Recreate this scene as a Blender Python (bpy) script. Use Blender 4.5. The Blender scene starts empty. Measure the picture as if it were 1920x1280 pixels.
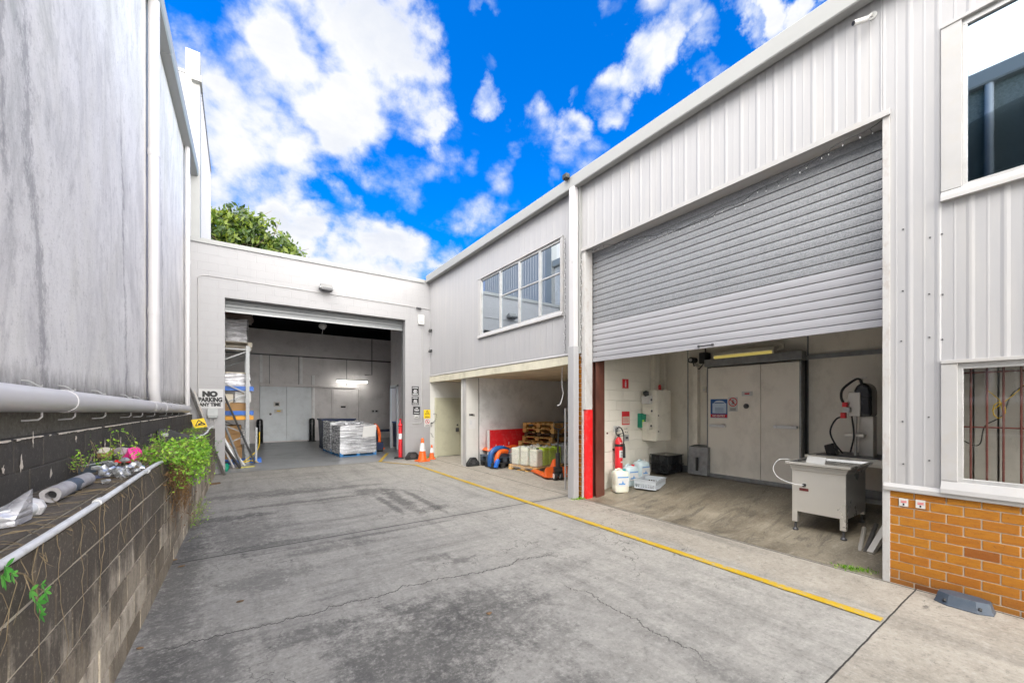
import bpy, bmesh, math, random
from mathutils import Vector, Matrix, noise
rnd = random.Random(11)
sc = bpy.context.scene
COL = sc.collection
rad = math.radians

# ------------------------------------------------------------------ survey: the photograph's camera, used to measure places on known planes
F = 749.0; TH = math.atan2(515, 749); SN, CS = math.sin(TH), math.cos(TH); EYE = 1.7
LEFT_YAW = -0.02                                   # the left boundary is turned slightly against the yard
def ray(px, py):
    a = (px-960)/F; b = (760-py)/F
    return Vector((SN+a*CS, CS-a*SN, b))
def P(px, py, X=None, Y=None, Z=None):
    d = ray(px, py)
    t = X/d.x if X is not None else (Y/d.y if Y is not None else (Z-EYE)/d.z)
    return Vector((0, 0, EYE)) + d*t
def PL(px, py, X=None, Y=None, Z=None):            # the same in the left boundary's own axes
    d = Matrix.Rotation(-LEFT_YAW, 3, 'Z') @ ray(px, py)
    t = X/d.x if X is not None else (Y/d.y if Y is not None else (Z-EYE)/d.z)
    return Vector((0, 0, EYE)) + d*t
def rectY(x0, y0, x1, y1, Y):                      # px rectangle on a wall facing the camera -> X0, X1, Z0, Z1
    ym = (y0+y1)/2; xm = (x0+x1)/2
    return P(x0, ym, Y=Y).x, P(x1, ym, Y=Y).x, P(xm, y1, Y=Y).z, P(xm, y0, Y=Y).z
def rectX(x0, y0, x1, y1, X):                      # on a wall facing -X -> Y0 (near), Y1 (far), Z0, Z1
    ym = (y0+y1)/2; xm = (x0+x1)/2
    return P(x1, ym, X=X).y, P(x0, ym, X=X).y, P(xm, y1, X=X).z, P(xm, y0, X=X).z

# ------------------------------------------------------------------ mesh builder
class MB:
    def __init__(s): s.bm = bmesh.new(); s.mi = 0; s.tone = None
    def add(s, verts, faces):
        vs = [s.bm.verts.new(v) for v in verts]
        for f in faces:
            try: fc = s.bm.faces.new([vs[i] for i in f])
            except ValueError: continue
            fc.material_index = s.mi
            if s.tone is not None:
                lay = s.bm.loops.layers.float_color.get('tone') or s.bm.loops.layers.float_color.new('tone')
                for l in fc.loops: l[lay] = (s.tone, s.tone, s.tone, 1)
        return vs
    def box(s, x0, x1, y0, y1, z0, z1, M=None):
        v = [Vector(p) for p in ((x0,y0,z0),(x1,y0,z0),(x1,y1,z0),(x0,y1,z0),(x0,y0,z1),(x1,y0,z1),(x1,y1,z1),(x0,y1,z1))]
        if M is not None: v = [M @ p for p in v]
        s.add(v, [(0,3,2,1),(4,5,6,7),(0,1,5,4),(1,2,6,5),(2,3,7,6),(3,0,4,7)]); return s
    def bar(s, p0, p1, w, h, up=(0,0,1)):           # square bar between two points
        p0, p1 = Vector(p0), Vector(p1); d = (p1-p0); L = d.length; d.normalize()
        u = d.cross(Vector(up))
        if u.length < 1e-4: u = d.cross(Vector((0,1,0)))
        u.normalize(); v = u.cross(d)
        M = Matrix(((u.x,v.x,d.x,p0.x),(u.y,v.y,d.y,p0.y),(u.z,v.z,d.z,p0.z),(0,0,0,1)))
        return s.box(-w/2, w/2, -h/2, h/2, 0, L, M)
    def cyl(s, p0, p1, r0, r1=None, n=14, caps=True):
        p0, p1 = Vector(p0), Vector(p1); r1 = r0 if r1 is None else r1
        d = (p1-p0).normalized(); u = d.orthogonal().normalized(); v = d.cross(u)
        vs = []
        for p, r in ((p0, r0), (p1, r1)):
            for i in range(n):
                A = 2*math.pi*i/n; vs.append(p+(u*math.cos(A)+v*math.sin(A))*r)
        fs = [(i, (i+1) % n, n+(i+1) % n, n+i) for i in range(n)]
        if caps: fs += [tuple(range(n-1, -1, -1)), tuple(range(n, 2*n))]
        s.add(vs, fs); return s
    def stube(s, pts, r, n=8, r1=None, k=6):        # the same, rounded through its points
        p = [Vector(q) for q in pts]; p = [p[0]*2-p[1]]+p+[p[-1]*2-p[-2]]; o = []
        for i in range(1, len(p)-2):
            for j in range(k):
                t = j/k; o.append(.5*((2*p[i])+(p[i+1]-p[i-1])*t+(2*p[i-1]-5*p[i]+4*p[i+1]-p[i+2])*t*t+(3*p[i]-p[i-1]-3*p[i+1]+p[i+2])*t**3))
        return s.tube(o+[p[-2]], r, n, r1)
    def tube(s, pts, r, n=8, r1=None):
        pts = [Vector(p) for p in pts]; m = len(pts); vs = []; u = None
        for i, p in enumerate(pts):
            d = (pts[min(i+1, m-1)]-pts[max(i-1, 0)]).normalized()
            u = d.orthogonal().normalized() if u is None else (u-d*u.dot(d)).normalized()
            v = d.cross(u); rr = r if r1 is None else r+(r1-r)*i/(m-1)
            for k in range(n):
                A = 2*math.pi*k/n; vs.append(p+(u*math.cos(A)+v*math.sin(A))*rr)
        fs = [(i*n+k, i*n+(k+1) % n, (i+1)*n+(k+1) % n, (i+1)*n+k) for i in range(m-1) for k in range(n)]
        fs += [tuple(range(n-1, -1, -1)), tuple(range((m-1)*n, m*n))]
        s.add(vs, fs); return s
    def lathe(s, prof, c=(0,0,0), n=20, sx=1, sy=1, M=None):
        c = Vector(c); vs = []
        for r, z in prof:
            for k in range(n):
                A = 2*math.pi*k/n; p = Vector((r*math.cos(A)*sx, r*math.sin(A)*sy, z)); vs.append((M @ p if M is not None else p)+c)
        fs = [(i*n+k, i*n+(k+1) % n, (i+1)*n+(k+1) % n, (i+1)*n+k) for i in range(len(prof)-1) for k in range(n)]
        fs += [tuple(range(n-1, -1, -1)), tuple(range((len(prof)-1)*n, len(prof)*n))]
        s.add(vs, fs); return s
    def prism(s, poly, axis, lo, hi, M=None):       # polygon (u,v) extruded along axis: 'x' -> (y,z), 'y' -> (x,z), 'z' -> (x,y)
        def pt(u, v, w): return Vector({'x': (w, u, v), 'y': (u, w, v), 'z': (u, v, w)}[axis])
        n = len(poly); vs = [pt(u, v, lo) for u, v in poly]+[pt(u, v, hi) for u, v in poly]
        if M is not None: vs = [M @ p for p in vs]
        s.add(vs, [tuple(range(n-1, -1, -1)), tuple(range(n, 2*n))]+[(i, (i+1) % n, n+(i+1) % n, n+i) for i in range(n)]); return s
    def sweep(s, prof, axis, lo, hi):               # open profile strip (u,v) extruded along axis
        def pt(u, v, w): return Vector({'x': (w, u, v), 'y': (u, w, v), 'z': (u, v, w)}[axis])
        n = len(prof); vs = [pt(u, v, lo) for u, v in prof]+[pt(u, v, hi) for u, v in prof]
        s.add(vs, [(i, i+1, n+i+1, n+i) for i in range(n-1)]); return s
    def quad(s, *p): s.add([Vector(q) for q in p], [tuple(range(len(p)))]); return s
    def blob(s, c, r, seed=0, amp=.25, n=2, sx=1, sy=1, sz=1, fr=2.0):
        g = bmesh.new(); bmesh.ops.create_icosphere(g, subdivisions=n, radius=1)
        c = Vector(c); vs = []
        g.verts.ensure_lookup_table()
        for v in g.verts:
            k = 1+amp*noise.noise(v.co*fr+Vector((seed*7.3, seed*1.7, 3)))
            vs.append(c+Vector((v.co.x*sx, v.co.y*sy, v.co.z*sz))*r*k)
        s.add(vs, [tuple(v.index for v in f.verts) for f in g.faces]); g.free(); return s

def link(o):
    COL.objects.link(o); return o
def mesh_of(name, mb, mats, smooth=None, fix=True):
    me = bpy.data.meshes.new(name)
    if fix: bmesh.ops.recalc_face_normals(mb.bm, faces=mb.bm.faces)
    mb.bm.to_mesh(me); mb.bm.free()
    for m in (mats if isinstance(mats, (list, tuple)) else [mats]): me.materials.append(m)
    if smooth is not None and len(me.polygons):
        me.polygons.foreach_set('use_smooth', [True]*len(me.polygons))
        me.set_sharp_from_angle(angle=rad(smooth))
    return me
def obj(name, mb, mats, parent=None, smooth=None, bevel=0, world=True, fix=True):
    """one mesh object; under a parent its coordinates are the yard's own axes (world) or the thing's (world=False)"""
    o = link(bpy.data.objects.new(name, mesh_of(name, mb, mats, smooth, fix)))
    if bevel:
        m = o.modifiers.new('edge', 'BEVEL'); m.width = bevel; m.segments = 2; m.limit_method = 'ANGLE'; m.angle_limit = rad(40)
    if parent is not None:
        o.parent = parent
        if world: o.matrix_parent_inverse = Matrix.Translation(-origin(parent))
    return o
BASE = {}
def origin(p):
    if p.type != 'EMPTY': return Vector((0, 0, 0))
    return Vector(BASE.get(p.name, p.location))
def thingL(name, label, cat, p, group=None):       # a thing on the left boundary; p and its parts are in that boundary's axes
    o = thing(name, label, cat, Matrix.Rotation(LEFT_YAW, 3, 'Z') @ Vector(p), LEFT_YAW, group); BASE[o.name] = p; return o
def tag(o, label, cat, group=None, kind=None):
    if label: o['label'] = label
    if cat: o['category'] = cat
    if group: o['group'] = group
    if kind: o['kind'] = kind
    return o
def thing(name, label, cat, loc=(0, 0, 0), rz=0, group=None):
    o = link(bpy.data.objects.new(name, None)); o.location = loc; o.rotation_euler.z = rz; o.empty_display_size = .1
    return tag(o, label, cat, group)
def solo(name, mb, mats, label, cat, group=None, smooth=None, bevel=0, loc=None, rz=0, fix=True):
    """a thing that is one mesh; mb in its own axes when loc is given"""
    o = obj(name, mb, mats, None, smooth, bevel, fix=fix)
    if loc is not None: o.location = loc
    o.rotation_euler.z = rz
    return tag(o, label, cat, group)
def setting(name, mb, mats, smooth=None, rz=0):
    o = obj(name, mb, mats, None, smooth); o['kind'] = 'structure'; o.rotation_euler.z = rz; return o
def copy_tree(o, parent=None):
    c = o.copy(); COL.objects.link(c)
    if parent is not None: c.parent = parent; c.matrix_parent_inverse = o.matrix_parent_inverse.copy()
    for ch in [x for x in bpy.data.objects if x.parent == o]: copy_tree(ch, c)
    return c

def lettering(body, size, c, u, v, m, parent=None, name='lettering', width=None, bold=.0, depth=.001, spacing=1.0):
    """text as a thin mesh centred on c, running along u with up v"""
    cu = bpy.data.curves.new(name, 'FONT'); cu.body = body; cu.size = size; cu.align_x = 'CENTER'; cu.align_y = 'CENTER'
    cu.offset = bold; cu.extrude = depth; cu.space_line = spacing
    t = link(bpy.data.objects.new('tmp', cu)); bpy.context.view_layer.update()
    me = bpy.data.meshes.new_from_object(t.evaluated_get(bpy.context.evaluated_depsgraph_get()))
    COL.objects.unlink(t); bpy.data.objects.remove(t)
    xs = [q.co.x for q in me.vertices]; k = 1.0
    if width and xs: k = width/(max(xs)-min(xs))
    u, v = Vector(u).normalized(), Vector(v).normalized(); w = u.cross(v); c = Vector(c)
    for q in me.vertices: q.co = c+u*(q.co.x*k)+v*q.co.y+w*q.co.z
    me.materials.clear(); me.materials.append(m); me.name = name
    o = link(bpy.data.objects.new(name, me))
    if parent is not None:
        o.parent = parent; o.matrix_parent_inverse = Matrix.Translation(-origin(parent))
    return o

# ------------------------------------------------------------------ materials
class NT:
    def __init__(s, name):
        s.m = bpy.data.materials.new(name); s.m.use_nodes = True; s.t = s.m.node_tree; s.t.nodes.clear()
        s.out = s.t.nodes.new('ShaderNodeOutputMaterial')
    def n(s, typ, props=None, **inp):
        d = s.t.nodes.new('ShaderNode'+typ)
        for k, v in (props or {}).items(): setattr(d, k, v)
        for k, v in inp.items():
            key = int(k[1:]) if k[0] == 'i' and k[1:].isdigit() else k.replace('_', ' ')
            s.set(d.inputs[key], v)
        return d
    def set(s, i, v):
        if isinstance(v, bpy.types.NodeSocket): s.t.links.new(v, i)
        elif isinstance(v, bpy.types.Node): s.t.links.new(v.outputs[0], i)
        elif isinstance(v, (tuple, list)) and len(v) == 3 and i.type == 'RGBA': i.default_value = (*v, 1)
        else: i.default_value = v
    def math(s, op, a, b=0.0, c=0.0, clamp=False):
        return s.n('Math', {'operation': op, 'use_clamp': clamp}, i0=a, i1=b, i2=c).outputs[0]
    def co(s): return s.n('TexCoord').outputs['Object']
    def xyz(s, v): return s.n('SeparateXYZ', i0=v).outputs
    def map(s, v, scale=(1, 1, 1), loc=(0, 0, 0), rot=(0, 0, 0)):
        return s.n('Mapping', i0=v, Scale=scale, Location=loc, Rotation=rot).outputs[0]
    def noise(s, v, scale=5, detail=4, rough=.55, dist=0):
        return s.n('TexNoise', Vector=v, Scale=scale, Detail=detail, Roughness=rough, Distortion=dist).outputs[0]
    def ramp(s, f, lo, hi, a=0.0, b=1.0, smooth=False):
        return s.n('MapRange', {'interpolation_type': 'SMOOTHSTEP' if smooth else 'LINEAR'}, i0=f, i1=lo, i2=hi, i3=a, i4=b).outputs[0]
    def mix(s, f, a, b, blend='MIX'):
        d = s.n('Mix', {'data_type': 'RGBA', 'blend_type': blend}); s.set(d.inputs[0], f); s.set(d.inputs[6], a); s.set(d.inputs[7], b); return d.outputs[2]
    def bump(s, h, strength=.3, dist=.01, normal=None):
        d = s.n('Bump', Height=h, Strength=strength, Distance=dist)
        if normal is not None: s.set(d.inputs['Normal'], normal)
        return d.outputs[0]
    def bsdf(s, col, rough=.6, metal=0, normal=None, **kw):
        d = s.n('BsdfPrincipled'); s.set(d.inputs['Base Color'], col); s.set(d.inputs['Roughness'], rough); s.set(d.inputs['Metallic'], metal)
        if normal is not None: s.set(d.inputs['Normal'], normal)
        for k, v in kw.items(): s.set(d.inputs[k.replace('_', ' ')], v)
        s.t.links.new(d.outputs[0], s.out.inputs[0]); return d

def plain(name, col, rough=.55, metal=0, var=.12, vs=4, dirt=None, damt=.4, ds=3, stretch=(1, 1, 1), bump=.08, bs=60, **kw):
    """paint, plastic, metal, wood: a base colour with blotchy variation, worn or dirty patches, and a fine grain"""
    t = NT(name); c = t.map(t.co(), stretch)
    n1 = t.noise(c, vs, 5); lo = tuple(x*(1-var) for x in col); hi = tuple(min(1, x*(1+var)) for x in col)
    k = t.mix(t.ramp(n1, .3, .7), lo, hi)
    if dirt is not None:
        n2 = t.noise(t.map(c, (1, 1, 1), (3.1, 7.7, 1.3)), ds, 8, .68)
        k = t.mix(t.math('MULTIPLY', t.ramp(n2, .5, .72), damt), k, dirt)
    nb = t.noise(t.co(), bs, 3)
    r = t.ramp(n1, .3, .7, max(0, rough-.08), min(1, rough+.08))
    t.bsdf(k, r, metal, t.bump(nb, bump, .005) if bump else None, **kw)
    return t.m
# ================================================================== materials
GRIME = (.10, .09, .075)
m_steelwhite = plain('white_painted_steel', (.375, .373, .385), .42, var=.03, vs=1.2, dirt=(.5, .48, .45), damt=.35, ds=1.6, stretch=(3, 3, .35), bump=.03)
m_trim = plain('white_trim', (.41, .405, .405), .45, var=.05, dirt=(.42, .38, .32), damt=.45, ds=5, bump=.05)
m_gutter = plain('gutter_grey_white', (.31, .315, .31), .5, var=.06, vs=1.5, dirt=(.3, .3, .29), damt=.35, ds=2.5, stretch=(1, .5, 1), bump=.03)
m_chipped = plain('chipped_white_paint', (.46, .455, .45), .5, var=.05, dirt=(.26, .16, .11), damt=.45, ds=16, stretch=(1, 1, .5), bump=.08)
m_cream = plain('cream_fascia', (.58, .55, .44), .6, var=.1, dirt=(.25, .22, .15), damt=.5, ds=3)
m_soffit = plain('soffit_sheet', (.60, .50, .34), .7, var=.15, vs=2, dirt=(.22, .17, .1), damt=.5, ds=2)
m_pvc = plain('white_pvc_pipe', (.54, .53, .54), .35, var=.03, dirt=(.45, .45, .42), damt=.25, ds=2.5, bump=.02)
m_oldpvc = plain('weathered_conduit', (.62, .63, .64), .5, var=.08, dirt=(.2, .19, .17), damt=.6, ds=9, bump=.06)
m_galv = plain('galvanised_steel', (.29, .30, .31), .42, .45, var=.2, vs=14, dirt=(.25, .23, .2), damt=.4, ds=5)
m_alu = plain('aluminium_frame', (.50, .50, .50), .4, .3, var=.08, dirt=(.25, .24, .22), damt=.4, ds=5)
m_stainless = plain('stainless_steel', (.66, .63, .57), .36, .45, var=.04, vs=1.5, dirt=(.42, .39, .33), damt=.25, ds=2.5, bump=.0)
m_sinksteel = plain('satin_sink_steel', (.68, .66, .62), .3, .6, var=.04, vs=1.2, dirt=(.45, .42, .37), damt=.25, ds=2, bump=.0)
m_basin = plain('shaded_basin_steel', (.34, .35, .36), .25, .7, var=.15, bump=0)  # darker copy of the sink steel, so the hollow reads as shaded
m_darksteel = plain('dark_steel', (.10, .10, .105), .45, .5, var=.25)
m_rust = plain('rust_brown_steel', (.13, .045, .03), .55, .1, var=.35, vs=3, dirt=(.03, .015, .012), damt=.7, ds=2, stretch=(1, 1, .4))
m_redpaint = plain('red_paint', (.74, .012, .015), .45, var=.08, dirt=(.45, .2, .17), damt=.35, ds=11)
m_red = plain('red_plastic', (.70, .02, .03), .35, var=.06, dirt=(.25, .03, .03), damt=.3)
m_redboard = plain('red_board', (.66, .012, .02), .5, var=.08, dirt=(.6, .35, .32), damt=.25, ds=8)
m_orange = plain('orange_plastic', (.83, .13, .015), .45, var=.08, dirt=(.3, .1, .04), damt=.35, ds=9)
m_reflect = plain('reflective_white', (.75, .76, .78), .3, var=.05, dirt=(.4, .38, .36), damt=.3, ds=12)
m_black = plain('black_rubber', (.02, .022, .024), .6, var=.3, dirt=(.09, .085, .075), damt=.5, ds=6)
m_bluegrey = plain('blue_grey_rubber', (.055, .075, .105), .55, var=.2, dirt=(.16, .16, .16), damt=.4, ds=6)
m_blackgloss = plain('black_gloss', (.015, .016, .018), .25, var=.2)
m_blue = plain('blue_plastic', (.012, .13, .55), .42, var=.12, dirt=(.05, .1, .2), damt=.4)
m_navy = plain('navy_plastic', (.015, .03, .09), .5, var=.2)
m_yellowbeam = plain('orange_yellow_beam', (.78, .36, .01), .45, var=.1, dirt=(.3, .15, .04), damt=.3)
m_yellow = plain('yellow_sign', (.86, .60, .015), .4, var=.05, dirt=(.4, .3, .05), damt=.3, ds=7)
m_white = plain('white_plate', (.60, .60, .59), .45, var=.04, dirt=(.5, .47, .42), damt=.3, ds=8)
m_paper = plain('paper', (.64, .64, .63), .8, var=.04)
m_ink = plain('black_ink', (.02, .02, .022), .6, var=.2, bump=0)
m_signred = plain('sign_red', (.62, .02, .03), .45, var=.05, bump=0)
m_signblue = plain('sign_blue', (.015, .10, .33), .45, var=.05, bump=0)
m_green = plain('first_aid_green', (.01, .26, .16), .4, var=.08)
m_lime = plain('lime_liquid_can', (.58, .82, .06), .35, var=.08, Transmission_Weight=.15)
m_beigebox = plain('beige_cabinet', (.74, .71, .62), .45, var=.06, dirt=(.3, .27, .2), damt=.35, ds=4)
m_coolpanel = plain('coolroom_panel', (.84, .80, .71), .42, var=.06, vs=1.2, dirt=(.30, .26, .19), damt=.4, ds=2.2, stretch=(1, 1, .6), bump=.03)
m_cooldoor = plain('coolroom_door_skin', (.88, .84, .76), .36, var=.04, vs=1.5, dirt=(.42, .39, .33), damt=.35, ds=2.2, stretch=(1, 1, .7), bump=.04)
m_greendoor = plain('olive_painted_door', (.52, .51, .38), .5, var=.05, vs=1.2, dirt=(.25, .24, .17), damt=.3, ds=3)
m_paledoor = plain('pale_blue_grey_door', (.78, .83, .87), .4, var=.04, dirt=(.4, .42, .43), damt=.3, ds=2)
m_greypanel = plain('warm_grey_panel', (.80, .77, .765), .5, var=.06, vs=1.5, dirt=(.25, .23, .2), damt=.3, ds=2)
m_greywall = plain('grey_rendered_wall', (.70, .71, .71), .7, var=.08, vs=1.5, dirt=(.22, .22, .21), damt=.4, ds=2)
m_roofvoid = plain('void_shade_black', (.012, .012, .018), .8, var=.3)  # near-black stands in for deep shade in the roof void and gap
m_whitepanel = plain('office_wall', (.80, .80, .80), .6, var=.04)
m_wood = plain('pallet_timber', (.66, .40, .13), .75, var=.25, vs=6, dirt=(.16, .09, .03), damt=.6, ds=4, stretch=(4, 1, 4), bump=.3, bs=40)
m_darkwood = plain('old_timber', (.14, .085, .045), .8, var=.35, vs=6, dirt=(.04, .025, .015), damt=.5, ds=4, bump=.3)
m_bluepallet = plain('blue_pallet_timber', (.03, .18, .42), .65, var=.2, vs=6, dirt=(.1, .12, .15), damt=.5, ds=5)
m_card = plain('cardboard', (.40, .235, .10), .8, var=.1, vs=2, dirt=(.27, .15, .07), damt=.4, ds=3)
m_cardpale = plain('pale_carton', (.62, .56, .46), .75, var=.08, vs=2)
m_brownbag = plain('brown_wrapped_bag', (.13, .09, .075), .45, var=.25, dirt=(.25, .2, .18), damt=.4, ds=5)
m_pink = plain('pink_plastic', (.72, .03, .25), .3, var=.15)
m_matgrey = plain('grey_foam_mat', (.33, .32, .33), .7, var=.18, vs=9, dirt=(.12, .11, .1), damt=.5, ds=10, bump=.3)
m_jug = plain('milky_jug', (.72, .72, .62), .38, var=.05, dirt=(.5, .45, .3), damt=.25, Subsurface_Weight=.15)
m_jugblue = plain('pale_blue_jug', (.56, .68, .72), .38, var=.05, dirt=(.4, .45, .45), damt=.25)
m_bluelabel = plain('blue_label', (.12, .30, .62), .5, var=.1, bump=0)
m_teal = plain('teal_cap', (.02, .32, .33), .4)
m_cratelight = plain('grey_crate', (.48, .52, .56), .45, var=.08)
m_pole = plain('tarnished_tube', (.17, .165, .16), .35, .7, var=.2, vs=9, dirt=(.18, .13, .09), damt=.5, ds=6)
m_dry = plain('dry_stems', (.19, .145, .085), .85, var=.35, vs=15)
m_drybrown = plain('dead_foliage', (.15, .085, .035), .9, var=.4, vs=12)
m_bark = plain('bark', (.13, .10, .07), .9, var=.3, vs=8, bump=.5)

def leafmat(name, a, b, c):
    t = NT(name); at = t.n('Attribute', {'attribute_name': 'tone'}).outputs['Fac']
    k = t.mix(t.ramp(at, 0, .5), a, b); k = t.mix(t.ramp(at, .5, 1), k, c)
    d = t.bsdf(k, .5, 0); tr = t.n('BsdfTranslucent', Color=k)
    mx = t.n('MixShader', i0=.3, i1=d.outputs[0], i2=tr.outputs[0]); t.t.links.new(mx.outputs[0], t.out.inputs[0]); return t.m
m_leaf = leafmat('tree_leaves', (.015, .038, .004), (.045, .09, .006), (.14, .185, .015))
m_shrub = leafmat('shrub_leaves', (.07, .19, .015), (.19, .42, .03), (.42, .62, .07))
m_vine = leafmat('vine_leaves', (.03, .20, .02), (.07, .36, .04), (.16, .5, .08))

def glow(name, col, strength):
    t = NT(name); e = t.n('Emission', Color=(*col, 1), Strength=strength); t.t.links.new(e.outputs[0], t.out.inputs[0]); return t.m
m_tube = glow('lit_fluorescent_tube', (1, .97, .9), 3.0)
m_officelamp = glow('lit_ceiling_panel', (.85, 1, .9), 2.2)
m_oldlamp = glow('dim_yellow_diffuser', (.9, .72, .2), .10)  # faint glow added, though the lamp is taken as unlit

def glass(name, tint, ior=1.5, streak=.25, gcol=(.95, .97, 1), dcol=(.45, .47, .46)):
    t = NT(name); fr = t.n('Fresnel', IOR=ior).outputs[0]
    tr = t.n('BsdfTransparent', Color=(*tint, 1)); gl = t.n('BsdfGlossy', Color=(*gcol, 1), Roughness=.015)
    mx = t.n('MixShader', i0=fr, i1=tr.outputs[0], i2=gl.outputs[0])
    n = t.ramp(t.noise(t.map(t.co(), (3, 3, 1)), 6, 8, .7), .55, .8, 0, streak)
    df = t.n('BsdfDiffuse', Color=(*dcol, 1))
    m2 = t.n('MixShader', i0=n, i1=mx.outputs[0], i2=df.outputs[0]); t.t.links.new(m2.outputs[0], t.out.inputs[0]); return t.m
m_glass = glass('window_glass', (.85, .9, .9), 1.3, .05, (.42, .47, .52))
m_glassdark = glass('tinted_window_glass', (.20, .30, .36), 2.3, .06, (.24, .31, .38), (.10, .20, .26))
m_glasslow = glass('filmed_window_glass', (.72, .72, .68), 1.7, .55, (.95, .97, 1), (.30, .30, .285))  # patchy grey film gives dust and stands in for the pale reflection
def film(name, col, op):
    t = NT(name); n = t.noise(t.map(t.co(), (2, 2, 7)), 6, 6, .65)
    d = t.n('BsdfPrincipled'); t.set(d.inputs['Base Color'], col); t.set(d.inputs['Roughness'], .22)
    t.set(d.inputs['Normal'], t.bump(n, .8, .03)); tr = t.n('BsdfTransparent')
    mx = t.n('MixShader', i0=t.ramp(n, .35, .65, op*.5, min(1, op*1.5)), i1=tr.outputs[0], i2=d.outputs[0]); t.t.links.new(mx.outputs[0], t.out.inputs[0]); return t.m
m_film = film('clear_stretch_film', (.75, .78, .8), .16)

def wrapmat(name, a, b):
    t = NT(name); c = t.co(); n = t.noise(t.map(c, (.35, .35, 5)), 4, 3, .5, .5); n2 = t.noise(t.map(c, (1, 1, 3)), 6, 3)
    k = t.mix(t.ramp(n, .38, .62), a, b)
    t.bsdf(k, t.ramp(n2, .3, .7, .15, .35), .25, t.bump(t.math('ADD', n, t.math('MULTIPLY', n2, .4)), .6, .05)); return t.m
m_silverwrap = wrapmat('silver_stretch_wrap', (.27, .28, .30), (.64, .65, .68))
m_whitewrap = wrapmat('white_stretch_wrap', (.42, .42, .45), (.66, .66, .69))

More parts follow.
